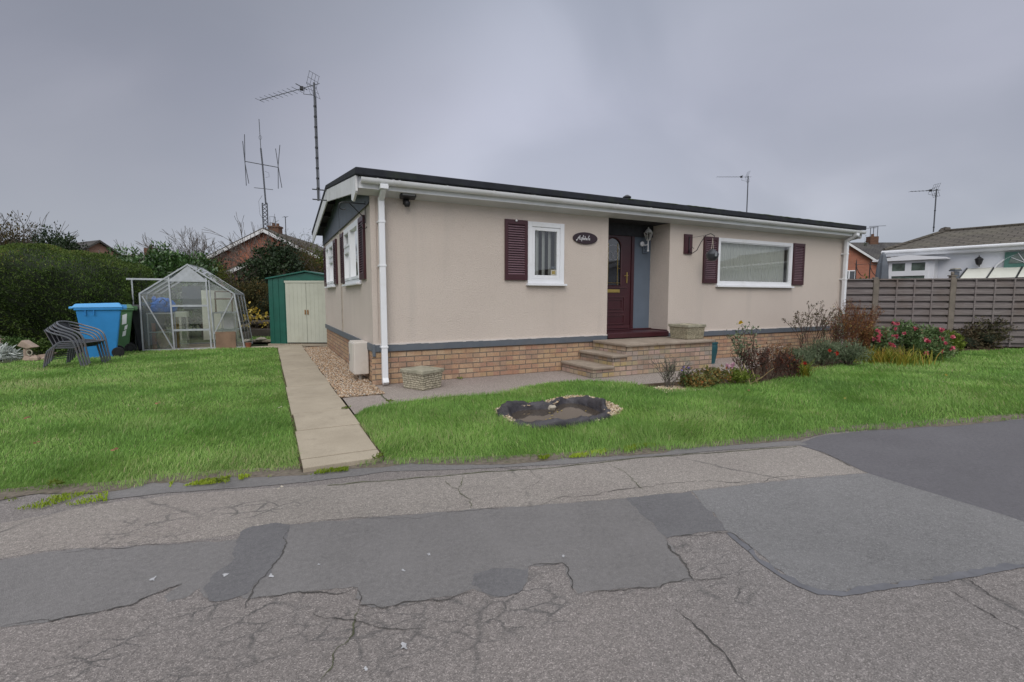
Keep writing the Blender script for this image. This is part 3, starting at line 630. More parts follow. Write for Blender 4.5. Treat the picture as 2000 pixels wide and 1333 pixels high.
# ragged overhanging fringe and bright moss at the road edge
def strip_poly(px, w):
    a = P2(px, -.01); b = P2([(p[0], p[1] + w) for p in px], -.01); return a + b[::-1]
M['moss'] = m_leaf('moss', [(0, (.13, .19, .02)), (.5, (.22, .31, .03)), (1, (.33, .40, .05))], .8, .2, .1)
zedge = lambda x, y: -.014 + 0 * x
for i, (px, w) in enumerate([([(330, 941), (370, 937), (410, 934), (448, 930)], 10), ([(466, 927), (500, 925), (530, 922)], 8), ([(600, 920), (640, 915), (680, 911)], 7), ([(1155, 880), (1200, 875), (1240, 869), (1280, 865)], 9), ([(0, 972), (40, 972), (90, 968), (150, 962), (210, 956)], 22), ([(1050, 890), (1100, 887), (1150, 884)], 7)]):
    blades('moss', strip_poly(px, w), [], 30000 if i != 4 else 12000, M['moss'], .016, 'bright yellow green moss cushion growing along the kerbless road edge', 'moss', seed=30 + i, zf=zedge, wmul=1.6, mask=lambda x, y: wav(x, y, .12, 7) + .6 * wav(x, y, .4, 2) - .1)
blades('grass', strip_poly([(a, b - 4) for a, b in edge_px if a > -100], 12), [slot], 5200, M['grass'], .034, 'sparse ragged grass fringe growing over the road edge', seed=50, zf=zedge, mask=lambda x, y: wav(x, y, .2, 9))

# ---------------------------------------------------------------- pond
def make_pond():
    root = empty('garden_pond', (0, 0, 0), 0, 'small empty kidney shaped pond with crumpled black liner and murky water in the lawn', 'pond')
    P = np.array(POND); c = P.mean(0); th = np.arctan2(P[:, 1] - c[1], P[:, 0] - c[0]); rr = np.hypot(P[:, 0] - c[0], P[:, 1] - c[1])
    o = np.argsort(th); th = th[o]; rr = rr[o]; n = 120
    t = np.linspace(-math.pi, math.pi, n, endpoint=False); R0 = np.interp(t, th, rr, period=2 * math.pi)
    R0 = np.convolve(np.concatenate([R0[-3:], R0, R0[:3]]), np.ones(7) / 7, 'valid')
    prof = [(1.10, .005), (1.09, .044), (1.02, .068), (.95, .064), (.91, .030), (.88, -.01), (.86, -.045), (.78, -.07), (.4, -.075), (0.02, -.075)]
    V = []; 
    for k, (s, z) in enumerate(prof):
        fold = .030 * np.sin(t * 5 + k * .5) + .022 * np.sin(t * 11 + .7 * k) + .014 * np.sin(t * 23 + k) + .008 * np.sin(t * 41 - k)
        amp = 1.0 if 0 < k < 6 else .2
        V.append(np.stack([c[0] + np.cos(t) * R0 * (s + fold * amp * .9), c[1] + np.sin(t) * R0 * (s + fold * amp * .9), z + (fold * .5 * amp if k < 7 else 0) + (.02 * np.sin(t * 3 + 1) if 0 < k < 5 else 0) + 0 * t], 1))
    V = np.concatenate(V); F = [(i * n + j, i * n + (j + 1) % n, (i + 1) * n + (j + 1) % n, (i + 1) * n + j) for i in range(len(prof) - 1) for j in range(n)]
    t_ = MT('pond_liner'); cc = t_.ramp(t_.noise(7, 6, .6), [(.3, (.020, .018, .021)), (.7, (.060, .055, .062))]); t_.col(cc).rough(.5).spec(.45).bump(t_.noise(14, 6, .65), .8, .02)
    npmesh('liner', V, F, t_.m, root, smooth=True)
    m = MB(); q = [(c[0] + math.cos(a) * r * .9, c[1] + math.sin(a) * r * .9, -.012) for a, r in zip(t, R0)]; m.add(q, [tuple(range(n))])
    t_ = MT('murky_water'); t_.col((.060, .047, .035)).rough(.05).spec(.6).bump(t_.noise(18, 2), .04, .01); w = m.build('water', t_.m, root)
    k = 7; a = RNG.uniform(0, 6.28, k); r = RNG.uniform(.1, .7, k) * .45
    C = np.stack([c[0] + np.cos(a) * r * 1.2, c[1] + np.sin(a) * r * .6, np.full(k, -.008)], 1); A = np.stack([np.cos(a * 3), np.sin(a * 3), np.zeros(k)], 1)
    leaves('floating_leaves', C, A, np.tile([0, 0, 1.], (k, 1)), .035, .02, M['leaf_yel'], root, fold=.03)
    # weighting stones on the rim
    m = MB(); s = gz(1078, 797, .06); m.blob((s[0], s[1], .06), (.045, .04, .03), 3); m.build('rim_stone', M['stone_pale'], root, smooth=True)
M['leaf_yel'] = m_leaf('yellow_leaf', [(0, (.30, .20, .03)), (.5, (.45, .33, .05)), (1, (.5, .40, .10))], .5, .2)
M['leaf_brown'] = m_leaf('brown_leaf', [(0, (.12, .05, .03)), (.5, (.22, .10, .05)), (1, (.34, .17, .09))], .6, .1)
M['stone_pale'] = m_plain('pale_stone', (.38, .34, .27), .85, .2, 12, bump=.4)
make_pond()
n = 5200; x = RNG.uniform(min(p[0] for p in RING), max(p[0] for p in RING), n); y = RNG.uniform(min(p[1] for p in RING), max(p[1] for p in RING), n)
ok = inpoly(x, y, RING) & ~inpoly(x, y, [tuple(np.array(p) * .97 + np.array(POND).mean(0) * .03) for p in POND])
pebbles('gravel', np.stack([x, y], 1)[ok], .012, M['pebble_pale'], .028, 'pale gravel ring around the black pond liner', 'gravel')
sheet('gravel_base', RING, -.085, M['gravel_bed'])
region_mesh('gravel_bank', RING, [[tuple(np.array(p) * 1.0 + np.array(POND).mean(0) * .0) for p in POND]], .04, M['gravel_bed'], lambda x, y: .02 + 0 * x)
# pale gravel at the tip of the flower bed
bp = P2([(1262, 762), (1300, 757), (1350, 758), (1390, 762), (1350, 768), (1300, 771)], 0); n = 2500
x = RNG.uniform(min(p[0] for p in bp), max(p[0] for p in bp), n); y = RNG.uniform(min(p[1] for p in bp), max(p[1] for p in bp), n); ok = inpoly(x, y, bp)
pebbles('gravel', np.stack([x, y], 1)[ok], .016, M['pebble_pale'], .012, 'whitish pebbles at the front tip of the flower bed', 'gravel')
BED = P2([(1250, 752), (1300, 748), (1380, 742), (1440, 734), (1490, 712), (1550, 690), (1620, 668), (1700, 655), (1760, 650), (2000, 679), (1930, 688), (1880, 692), (1850, 699), (1800, 700), (1730, 700), (1680, 712), (1620, 720), (1580, 727), (1545, 742), (1500, 752), (1420, 758), (1350, 768), (1310, 772), (1270, 766)], .006)
sheet('flower_bed', BED, .012, M['soil'])

# fallen leaves on the lawn and road, bird lime spots on the tarmac
for i, (px, py, s, m_) in enumerate([(50, 819, .04, 'brown'), (306, 790, .045, 'brown'), (220, 882, .035, 'brown'), (68, 868, .03, 'brown'), (1462, 765, .035, 'brown'), (1848, 734, .05, 'yellow'), (545, 798, .025, 'pale'), (1650, 780, .03, 'yellow'), (1842, 748, .03, 'pale'), (544, 957, .022, 'pale')]):
    p = gz(px, py, .05 if i != 9 else -.015); nn = np.array([[.2, -.5, 1.]]) ; a = i * 1.3
    mt = {'brown': M['leaf_brown'], 'yellow': M['leaf_yel'], 'pale': M['stone_pale']}[m_]
    C = np.array([p, p + [.02, .01, .006]]) ; C[:, 2] += .008; A = np.array([[math.cos(a), math.sin(a), .2], [math.cos(a + 1), math.sin(a + 1), -.1]])
    where = ['beside the stacked chairs', 'in the middle of the left lawn', 'near the road edge of the left lawn', 'at the far left of the lawn', 'in the lawn below the big window', 'in the lawn below the dark shrub by the fence', 'on the grass just left of the path',
             'in the lawn below the pink roses', 'on the lawn next to the yellow leaf', 'on the tarmac below the end of the path'][i]
    o = leaves('fallen_leaf', C, A, np.tile(nn, (2, 1)), s, s * .8, mt, fold=.1, tip=.5); tag(o, f'small {m_} dead leaf lying {where}', 'leaf', 'fallen leaves')
for i, (px, py) in enumerate([(838, 1083), (300, 1130), (440, 1122), (530, 1124), (790, 1262), (715, 1306), (1100, 1086), (622, 1102), (788, 1114)]):
    p = gz(px, py, -.025); m = MB(); q = []
    for k in range(11): a = k * 2 * math.pi / 11; r = (.011 if i < 5 else .006) * random.uniform(.3, 1.6); q.append((p[0] + r * math.cos(a), p[1] + r * 1.6 * math.sin(a), -.0252))
    m.add(q, [tuple(range(11))]); o = m.build('road_stain', M['stone_lime'] if 'stone_lime' in M else M.setdefault('stone_lime', m_plain('lime_spot', (.36, .36, .37), .8, .3, 60))); tag(o, kind='structure')
# ================================================================== THE BUNGALOW
HX, HY, WT = 10.78, 6.07, 2.57
def wall_cells(m, us, vs, hole, conv, depth):
    """front face with rectangular holes plus reveals; conv(u, v, d) -> xyz, d = depth into the wall"""
    us = sorted(set(us + [h[0] for h in hole] + [h[1] for h in hole])); vs = sorted(set(vs + [h[2] for h in hole] + [h[3] for h in hole]))
    for i in range(len(us) - 1):
        for j in range(len(vs) - 1):
            cu, cv = (us[i] + us[i + 1]) / 2, (vs[j] + vs[j + 1]) / 2
            if any(h[0] < cu < h[1] and h[2] < cv < h[3] for h in hole): continue
            m.add([conv(us[i], vs[j], 0), conv(us[i + 1], vs[j], 0), conv(us[i + 1], vs[j + 1], 0), conv(us[i], vs[j + 1], 0)], [(0, 1, 2, 3)])
    for a, b, c, d in hole:
        q = [(a, c), (b, c), (b, d), (a, d)]
        for k in range(4):
            p, r = q[k], q[(k + 1) % 4]
            m.add([conv(*p, 0), conv(*r, 0), conv(*r, depth), conv(*p, depth)], [(0, 1, 2, 3)])
def make_house():
    H = empty('bungalow', (0, 0, 0), 0, 'long single storey cream rendered bungalow with maroon shutters, grey gable panel and white gutter', 'house')
    cF = lambda u, v, d: (u, d, v); cS = lambda u, v, d: (d, u, v)
    W1 = (2.385, 3.055, 1.43, 2.39); W2 = (6.59, 8.87, 1.45, 2.37); S1 = (.87, 2.45, 1.44, 2.40); S2 = (3.94, 5.40, 1.46, 2.39)
    m = MB()
    wall_cells(m, [0, 3.95], [.56, WT], [W1], cF, .12)
    wall_cells(m, [5.35, HX], [.56, WT], [W2], cF, .12)
    wall_cells(m, [0, HY], [.56, WT], [S1, S2], cS, .12)
    m.box(3.93, 3.949, .001, .58, .56, WT); m.box(5.351, 5.37, .001, .58, .56, WT)       # porch returns
    m.box(4.955, 5.35, .5, .56, .60, .605)
    m.add([(HX, 0, .56), (HX, HY, .56), (HX, HY, WT), (HX, 0, WT)], [(0, 1, 2, 3)])
    m.add([(0, HY, .56), (HX, HY, .56), (HX, HY, WT), (0, HY, WT)], [(0, 1, 2, 3)])
    # seam strips: quoin beads and the joint between the two halves of the gable
    m.box(-.012, .06, -.014, 0, .565, WT); m.box(-.012, 0, 0, .05, .565, WT)
    wall = m.build('wall', M['render'], H)
    m = MB(); m.box(-.02, 0, 2.985, 3.03, .47, 2.5); m.build('joint_strip', M['joint'], H)
    # dark lining behind the openings so the rooms read as unlit rooms
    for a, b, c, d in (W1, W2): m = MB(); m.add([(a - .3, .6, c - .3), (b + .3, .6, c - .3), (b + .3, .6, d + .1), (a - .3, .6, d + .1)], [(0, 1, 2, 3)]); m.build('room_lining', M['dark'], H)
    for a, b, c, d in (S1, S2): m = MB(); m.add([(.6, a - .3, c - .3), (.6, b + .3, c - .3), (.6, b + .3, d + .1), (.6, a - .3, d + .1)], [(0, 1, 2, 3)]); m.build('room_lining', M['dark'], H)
    # ---- base
    m = MB(); m.box(-.012, 3.95, -.022, .03, .462, .562); m.box(5.35, HX + .01, -.022, .03, .462, .562); m.box(-.022, -.0005, .03, HY, .462, .562); m.box(HX, HX + .02, .03, HY, .462, .562)
    m.box(-.03, .012, -.04, -.021, .40, .57)
    m.build('base_band', M['band'], H, bevel=.004)
    m = MB(); m.box(.012, HX, .004, .10, -.06, .463); m.box(.010, .10, .10, HY, -.06, .463); m.box(HX - .1, HX, .1, HY, -.06, .463)
    m.build('brick_skirt', M['brick'], H)
    m = MB(); m.box(-.035, .15, -.012, .0035, -.06, .460); m.build('corner_pier', M['brick'], H, bevel=.012)
    rg = random.Random(12); m = MB()
    for x0, x1 in ((.0, 3.95), (5.35, HX)):
        x = x0
        while x < x1 - .001: q = min(x1, x + rg.uniform(.04, .12)); m.box(x, q, -.0235, -.0005, .556 + rg.uniform(-.005, .004), .574 + rg.uniform(-.001, .002)); x = q
    m.build('render_lip', M['lip'], H)
    # ---- roof
    prof = [(-.30, 2.765), (3.02, 3.215), (6.35, 2.765)]
    m = MB(); top = [(-.325, 2.835), (3.02, 3.285), (6.365, 2.835), (6.365, 2.742), (3.02, 3.205), (-.325, 2.742)]
    m.extr([(-.235, y, z) for y, z in top], (11.24, 0, 0)); roof = m.build('roof', M['felt'], H, bevel=.012)
    m = MB()
    for k in range(44): x0 = -.1 + k * .255; 
    rg = random.Random(3)
    for k in range(60):                                            # moss tufts along the felt edge
        x = rg.uniform(3.8, 10.9); m.blob((x, -.318 + rg.uniform(-.006, .02), 2.832 + rg.uniform(-.010, .002)), (rg.uniform(.05, .16), .016, .007), k, 6)
    m.build('moss', M['roof_moss'], roof)['kind'] = 'stuff'
    # bargeboards and boxed ends
    m = MB()
    def barge(x0, x1, ya, za, yb, zb, dp): m.hexa([(x0, ya, za - dp), (x1, ya, za - dp), (x1, yb, zb - dp), (x0, yb, zb - dp), (x0, ya, za), (x1, ya, za), (x1, yb, zb), (x0, yb, zb)])
    barge(-.225, -.203, -.245, 2.748, 3.02, 3.198, .215); m.build('bargeboard', M['white_old'], H, bevel=.004); m = MB(); barge(-.225, -.203, 3.02, 3.198, 6.30, 2.748, .215)
    m.build('bargeboard', M['white_old'], H, bevel=.004); m = MB(); barge(HX + .16, HX + .18, -.245, 2.748, 3.02, 3.198, .2)
    m.build('bargeboard', M['white_old'], H, bevel=.004)
    m = MB(); m.extr([(-.229, -.262, 2.745), (-.229, .10, 2.79), (-.229, .10, 2.50), (-.229, -.03, 2.46), (-.229, -.262, 2.55)], (.027, 0, 0)); m.extr([(HX + .18, -.25, 2.745), (HX + .18, .10, 2.79), (HX + .18, .10, 2.52), (HX + .18, -.25, 2.57)], (.02, 0, 0))
    m.build('eaves_box_end', M['white_old'], H, bevel=.004)
    m = MB(); m.box(-.20, HX + .16, -.232, -.212, 2.60, 2.745); m.build('fascia', M['white'], H)
    m = MB(); m.hexa([(-.20, -.212, 2.602), (HX + .16, -.212, 2.602), (HX + .16, .0, WT - .012), (-.20, .0, WT - .012), (-.20, -.212, 2.62), (HX + .16, -.212, 2.62), (HX + .16, .0, WT + .01), (-.20, .0, WT + .01)])
    m.build('soffit', M['soffit'], H)
    m = MB(); m.box(3.95, 5.35, .0, .6, WT - .008, WT + .008); m.box(3.951, 5.349, .44, .478, 2.35, WT - .009); m.build('porch_ceiling_and_shade', M['black_wood_and_shade'], H)  # header box is black to stand for deep shade at the recess top
    m = MB(); m.box(-.20, -.0, .1, 6.2, 2.505, 2.515) if False else None
    for a, b in ((0.1, 3.02), (3.02, 6.2)):
        za = 2.745 + .138 * (a + .3) if a < 3 else 3.195; zb = 3.195 if b < 4 else 2.76
        m.hexa([(-.203, a, za - .03), (.0, a, za - .03), (.0, b, zb - .03), (-.203, b, zb - .03), (-.203, a, za), (.0, a, za), (.0, b, zb), (-.203, b, zb)])
    m.build('verge_soffit', M['black_wood_and_shade'], H)
    m = MB()
    for y in (.9, 1.7, 2.5, 3.5, 4.3, 5.1): 
        z = 2.70 + .138 * (y if y < 3 else 6.04 - y); m.box(-.20, -.02, y - .03, y + .03, z - .03, z + .05)
    m.build('rafter_end', M['black_wood_and_shade'], H)
    # gable panel
    m = MB(); m.extr([(-.016, .015, 2.475), (-.016, HY - .02, 2.475), (-.016, HY - .02, 2.73), (-.016, 3.02, 3.18), (-.016, .015, 2.76)], (.016, 0, 0)); gp = m.build('gable_panel', M['gable'], H)
    m = MB(); m.box(-.024, -.0165, .015, HY - .02, 2.462, 2.482); m.build('drip_edge', M['black'], gp)
    m = MB(); m.box(-.0195, -.0165, 3.0, 3.012, 2.48, 3.17); m.build('panel_joint', M['black'], gp)
    # ---- rainwater goods
    m = MB(); a0, b0 = -.232, 2.715; sec = []
    for k in range(9): t = math.pi * k / 8; sec.append((a0 - .058 + .056 * math.cos(t), b0 - .062 * math.sin(t)))
    inn = [(a0 - .058 + (y - (a0 - .058)) * .9, b0 - (b0 - z) * .9) for y, z in sec][::-1]
    m.extr([(-.17, y, z) for y, z in sec + inn], (HX + .38, 0, 0)); gut = m.build('gutter', M['white'], H, smooth=True)
    xs = [.02, .22, .30, .95, 1.65, 2.3, 3.2, 3.85, 4.55, 5.1, 5.75, 6.2, 7.0, 7.8, 8.5, 8.6, 9.3, 10.0, 10.75]
    for x in xs:
        m = MB(); sec2 = [(a0 - .058 + .062 * math.cos(math.pi * k / 8), b0 + .004 - .068 * math.sin(math.pi * k / 8)) for k in range(9)]
        inn2 = [(a0 - .058 + (y - (a0 - .058)) * .93, b0 + .004 - (b0 + .004 - z) * .93) for y, z in sec2][::-1]
        m.extr([(x, y, z) for y, z in sec2 + inn2], (.028, 0, 0)); m.build('gutter_bracket', M['white'], gut, smooth=True)
    for x in (.085, HX - .13):
        m = MB(); yy = -.095
        m.bar((x + .035, -.285, 2.66), (x + .035, -.285, 2.60), .105, .09, (0, 1, 0)); m.bar((x + .035, -.285, 2.62), (x + .035, yy, 2.50), .068, .066, (0, 1, 0)); m.bar((x + .035, yy, 2.53), (x + .035, yy, .04 if x < 1 else -.02), .078, .066, (0, 1, 0))
        if x < 1: m.bar((x + .035, yy, .10), (x + .035, yy - .05, .035), .080, .068, (0, 1, 0))
        pp = m.build('downpipe', M['white'], H, bevel=.006)
        for z in (2.2, 1.62, .52):
            m = MB(); m.box(x - .012, x + .082, yy - .038, -.001, z, z + .028); m.build('pipe_clip', M['white'], pp, bevel=.004)
    # ---- windows
    def window(fr, axis, style):
        a, b, c, d = fr; F = lambda u, dd, v: (u, dd, v) if axis == 'F' else (dd, u, v)
        def bx(m, u0, u1, d0, d1, v0, v1):
            p = F(u0, d0, v0); q = F(u1, d1, v1); m.box(min(p[0], q[0]), max(p[0], q[0]), min(p[1], q[1]), max(p[1], q[1]), p[2], q[2])
        def rect(m, u0, u1, v0, v1, w, d0, d1):
            bx(m, u0, u0 + w, d0, d1, v0, v1); bx(m, u1 - w, u1, d0, d1, v0, v1); bx(m, u0 + w, u1 - w, d0, d1, v0, v0 + w); bx(m, u0 + w, u1 - w, d0, d1, v1 - w, v1)
        win = bpy.data.objects.new('window', None); COL.objects.link(win); win.parent = H
        m = MB(); panes = []
        if style == 'single':
            rect(m, a, b, c, d, .075, -.02, .06); rect(m, a + .077, b - .077, c + .077, d - .077, .055, -.008, .045); panes = [(a + .13, b - .13, c + .13, d - .13)]
        elif style == 'picture':
            rect(m, a, b, c, d, .068, -.02, .06); rect(m, a + .069, b - .069, c + .069, d - .069, .016, -.008, .045); panes = [(a + .084, b - .084, c + .084, d - .084)]
        else:
            rect(m, a, b, c, d, .06, -.02, .06); s_ = (a + b) / 2 if style == 'mid' else a + (b - a) * .56
            bx(m, s_ - .03, s_ + .03, -.02, .06, c + .06, d - .06)
            # far light is a fixed tall pane, near side has a small top light over a casement (or mirrored)
            t0, t1, f0, f1 = (s_ + .03, b - .06, a + .06, s_ - .03) if style != 'mirror' else (a + .06, s_ - .03, s_ + .03, b - .06)
            zz = d - .36; bx(m, t0, t1, -.02, .06, zz - .03, zz + .03)
            rect(m, t0 + .001, t1 - .001, zz + .031, d - .061, .045, -.032, .045); rect(m, t0 + .001, t1 - .001, c + .061, zz - .031, .045, -.032, .045); rect(m, f0 + .001, f1 - .001, c + .061, d - .061, .045, -.032, .045)
            panes = [(t0 + .045, t1 - .045, zz + .075, d - .105), (t0 + .045, t1 - .045, c + .105, zz - .075), (f0 + .045, f1 - .045, c + .105, d - .105)]
        m.build('frame', M['white'], win, bevel=.004)
        m = MB()
        for p in panes: m.add([F(p[0] - .005, .014, p[2] - .005), F(p[1] + .005, .014, p[2] - .005), F(p[1] + .005, .014, p[3] + .005), F(p[0] - .005, .014, p[3] + .005)], [(0, 1, 2, 3)])
        m.build('pane', M['glass'], win)
        m = MB(); bx(m, a - .03, b + .03, -.075, .0, c - .035, c - .003); m.build('sill', M['white'], win, bevel=.005)
        # blinds
        m = MB(); rg = random.Random(int(a * 100)); w = .088
        x = a + .10; stp = .118 if style == 'single' else .088; ang = .50 if style == 'single' else .05
        while x < b - .09:
            dz = rg.uniform(-.02, .02); u0 = x; u1 = x + w * math.cos(ang + dz); e0 = .13; e1 = .13 + w * math.sin(ang + dz) * (1 if style == 'single' else -1)
            z0, z1 = c + .07, d - .05
            um = (u0 + u1) / 2; em = (e0 + e1) / 2 - (.016 if style == 'picture' else .006)
            m.add([F(u0, e0, z0), F(um, em, z0), F(um, em, z1), F(u0, e0, z1)], [(0, 1, 2, 3)]); m.add([F(um, em, z0), F(u1, e1, z0), F(u1, e1, z1), F(um, em, z1)], [(0, 1, 2, 3)]); x += stp
        m.build('blind', M['blind'] if style in ('single', 'picture') else M['curtain'], win)
        if style == 'single':
            m = MB(); m.box(b - .235, b - .14, .008, .011, c + .135, c + .225); st = m.build('window_sticker', M['sticker'], win)
            m = MB(); m.box(b - .215, b - .16, .0045, .007, c + .155, c + .205); m.build('emblem', M['brass'], st)
            m = MB(); m.box(b - .235, b - .15, .008, .011, c + .24, c + .275); m.build('window_sticker', M['band'], win)
    window(W1, 'F', 'single'); window(W2, 'F', 'picture'); window(S1, 'S', 'side'); window(S2, 'S', 'mirror')
    # ---- louvred shutters
    def shutter(u0, u1, z0, z1, axis):
        F = lambda u, dd, v: (u, dd, v) if axis == 'F' else (dd, u, v)
        def bx(m, a0, a1, d0, d1, v0, v1):
            p = F(a0, d0, v0); q = F(a1, d1, v1); m.box(min(p[0], q[0]), max(p[0], q[0]), min(p[1], q[1]), max(p[1], q[1]), p[2], q[2])
        st = .048; m = MB(); bx(m, u0, u0 + st, -.038, -.002, z0, z1); bx(m, u1 - st, u1, -.038, -.002, z0, z1); bx(m, u0 + st, u1 - st, -.036, -.002, z0, z0 + .09); bx(m, u0 + st, u1 - st, -.036, -.002, z1 - .07, z1)
        bx(m, u0 + st, u1 - st, -.006, -.003, z0 + .09, z1 - .07)
        s = m.build('shutter', M['maroon'], H, bevel=.003)
        m = MB(); n = 21; hh = (z1 - z0 - .16) / n
        for k in range(n):
            z = z0 + .09 + k * hh; 
            m.hexa([F(u0 + st, -.036, z + .001), F(u1 - st, -.036, z + .001), F(u1 - st, -.008, z + hh * .62), F(u0 + st, -.008, z + hh * .62),
                    F(u0 + st, -.036, z + .007), F(u1 - st, -.036, z + .007), F(u1 - st, -.008, z + hh * .62 + .006), F(u0 + st, -.008, z + hh * .62 + .006)])
        m.build('louvre', M['louvre'], s)
    shutter(1.985, 2.372, 1.475, 2.395, 'F'); shutter(6.20, 6.578, 1.485, 2.37, 'F'); shutter(8.885, 9.265, 1.485, 2.375, 'F')
    shutter(.42, .82, 1.47, 2.37, 'S'); shutter(2.47, 2.85, 1.47, 2.37, 'S'); shutter(3.52, 3.92, 1.48, 2.37, 'S'); shutter(5.42, 5.80, 1.48, 2.37, 'S')
    m = MB(); m.lathe([(.012, 0), (.018, .01), (.016, .022), (.006, .03)], (2.17, -.045, 2.365), 10); m.bar((2.17, -.037, 2.375), (2.17, -.045, 2.375), .008, .008); m.build('hook', M['white'], H)
    m = MB(); m.box(5.69, 5.89, -.03, -.001, 2.02, 2.385); m.box(5.72, 5.86, -.036, -.03, 2.05, 2.35); m.build('shutter_panel', M['maroon'], H, bevel=.004)
    # ---- porch: grey panel, door
    m = MB(); m.box(4.925, 5.35, .5, .53, .61, WT); m.build('porch_panel', M['porch'], H)
    m = MB(); m.box(3.95, 4.925, .53, .56, .6, WT); m.box(3.95, 4.925, .482, .53, 2.46, WT - .01); m.build('porch_back', M['dark'], H)  # dark strip over the door frame stands for shade in the recess
    m = MB(); m.box(3.952, 5.348, -.02, .498, .555, .598); m.box(3.952, 5.348, -.045, -.02, .50, .588); m.box(3.952, 5.348, .42, .5, .598, .625); m.box(5.30, 5.348, .0, .42, .598, .615)
    m.build('threshold', M['maroon'], H, bevel=.008)
    D = bpy.data.objects.new('door', None); COL.objects.link(D); D.parent = H
    m = MB(); m.box(3.97, 4.035, .46, .53, .62, 2.50); m.box(4.86, 4.925, .46, .53, .62, 2.50); m.box(4.035, 4.86, .46, .53, 2.44, 2.50); m.build('door_frame', M['maroon'], D, bevel=.006)
    cx, hw, g0, g1 = 4.44, .185, 1.43, 2.12
    arch = [(cx - hw, g0), (cx + hw, g0)] + [(cx + hw * math.cos(t), g1 + hw * math.sin(t)) for t in [math.pi * k / 14 for k in range(15)]]
    # leaf: outer rectangle with arched hole
    m = MB(); out = [(4.04, .63), (4.855, .63), (4.855, 2.435), (4.04, 2.435)]
    full = [(4.04, g0)] + [(4.04, g0)]
    m.box(4.04, 4.855, .48, .52, .63, g0); m.box(4.04, cx - hw, .48, .52, g0, 2.435); m.box(cx + hw, 4.855, .48, .52, g0, 2.435)
    top_ = [(cx + hw * math.cos(t), g1 + hw * math.sin(t)) for t in [math.pi * k / 14 for k in range(15)]]
    for k in range(14):
        (x0, z0), (x1, z1) = top_[k], top_[k + 1]
        m.hexa([(x1, .48, z1), (x0, .48, z0), (x0, .52, z0), (x1, .52, z1), (x1, .48, 2.435), (x0, .48, 2.435), (x0, .52, 2.435), (x1, .52, 2.435)])
    m.build('door_leaf', M['maroon'], D)
    m = MB(); m.tube([(x, .478, z) for x, z in arch], .014, 6, closed=True)
    def mould(x0, x1, z0, z1, w=.018):
        for a_, b_ in (((x0, z0), (x1, z0)), ((x1, z0), (x1, z1)), ((x1, z1), (x0, z1)), ((x0, z1), (x0, z0))): m.bar((a_[0], .474, a_[1]), (b_[0], .474, b_[1]), w, .014, (0, 1, 0))
    mould(4.17, 4.71, .95, 1.22); mould(4.23, 4.65, 1.0, 1.17, .01); mould(4.17, 4.71, .72, .88); m.bar((4.12, .472, 1.40), (4.76, .472, 1.40), .02, .02, (0, 1, 0)); m.bar((4.06, .47, .66), (4.84, .47, .66), .05, .03, (0, 1, 0))
    m.build('panel_moulding', M['maroon_slat'], D)
    m = MB(); m.extr([(x, .492, z) for x, z in arch], (0, .006, 0)); gl = m.build('door_glass', M['doorglass'], D)
    m = MB(); 
    for q in ([(cx + .11, g0), (cx + .11, 2.20)], [(cx - .11, g0), (cx - .11, 2.20)], [(cx - hw, g0 + .05), (cx + hw, g0 + .05)], [(cx + .11, 1.75), (cx + hw, 1.75)]): m.tube([(x, .488, z) for x, z in q], .005, 5)
    m.build('leading', M['brass'], gl)
    m = MB()
    m.tube([(cx + .15 * math.cos(t), .487, 2.06 + .11 * math.sin(t)) for t in [math.pi * (k / 10) for k in range(11)]], .004, 5)
    m.tube([(cx + .06 + .05 * math.cos(t), .487, 1.98 + .08 * math.sin(t)) for t in [2 * math.pi * k / 10 for k in range(11)]], .0035, 5)
    m.tube([(cx - .06 + .05 * math.cos(t), .487, 1.98 + .08 * math.sin(t)) for t in [2 * math.pi * k / 10 for k in range(11)]], .0035, 5); m.build('leading', M['lead'], gl)
    m = MB(); m.box(4.752, 4.772, .466, .479, 1.48, 1.68); m.tube([(4.762, .47, 1.62), (4.762, .435, 1.62), (4.70, .43, 1.615), (4.665, .43, 1.61)], .006, 8); m.build('door_handle', M['brass'], D, smooth=True)
    m = MB(); m.box(4.27, 4.60, .47, .479, 1.30, 1.36); m.box(4.30, 4.57, .465, .469, 1.312, 1.348); m.build('letter_box', M['brass'], D, bevel=.002)
    m = MB(); p = (5.6, 1.7, 3.03); m.lathe([(.085, 0), (.085, .06), (.055, .075), (.055, .22), (.085, .225), (.09, .25), (.03, .29)], (5.58, 1.5, 3.07), 14); m.build('roof_vent', M['black'], H, smooth=True)
M['lip'] = m_plain('painted_render_lip', (.60, .55, .51), .8, .08, 9)
M['joint'] = m_plain('dull_joint_strip', (.36, .32, .27), .8, .15, 5, dirt=(.12, .10, .09))
M['roof_moss'] = m_plain('roof_moss', (.05, .075, .02), .95, .4, 30, bump=.5)
M['black_wood_and_shade'] = m_plain('dark_wood_and_shade', (.03, .03, .035), .8, .3, 9)
M['blind'] = m_plain('vertical_blind', (.74, .73, .66), .75, .04, 2)
M['curtain'] = m_plain('net_curtain', (.60, .60, .58), .9, .05, 2)
M['porch'] = m_plain('blue_grey_paint', (.115, .145, .185), .6, .06, 3)
M['doorglass'] = m_glass('patterned_glass', (.10, .11, .12), .06, .03)
M['lead'] = m_plain('lead_strip', (.55, .55, .57), .4, .1, 8, metal=.5)
M['sticker'] = m_plain('pale_sticker', (.42, .40, .33), .5, .2, 40)
make_house()

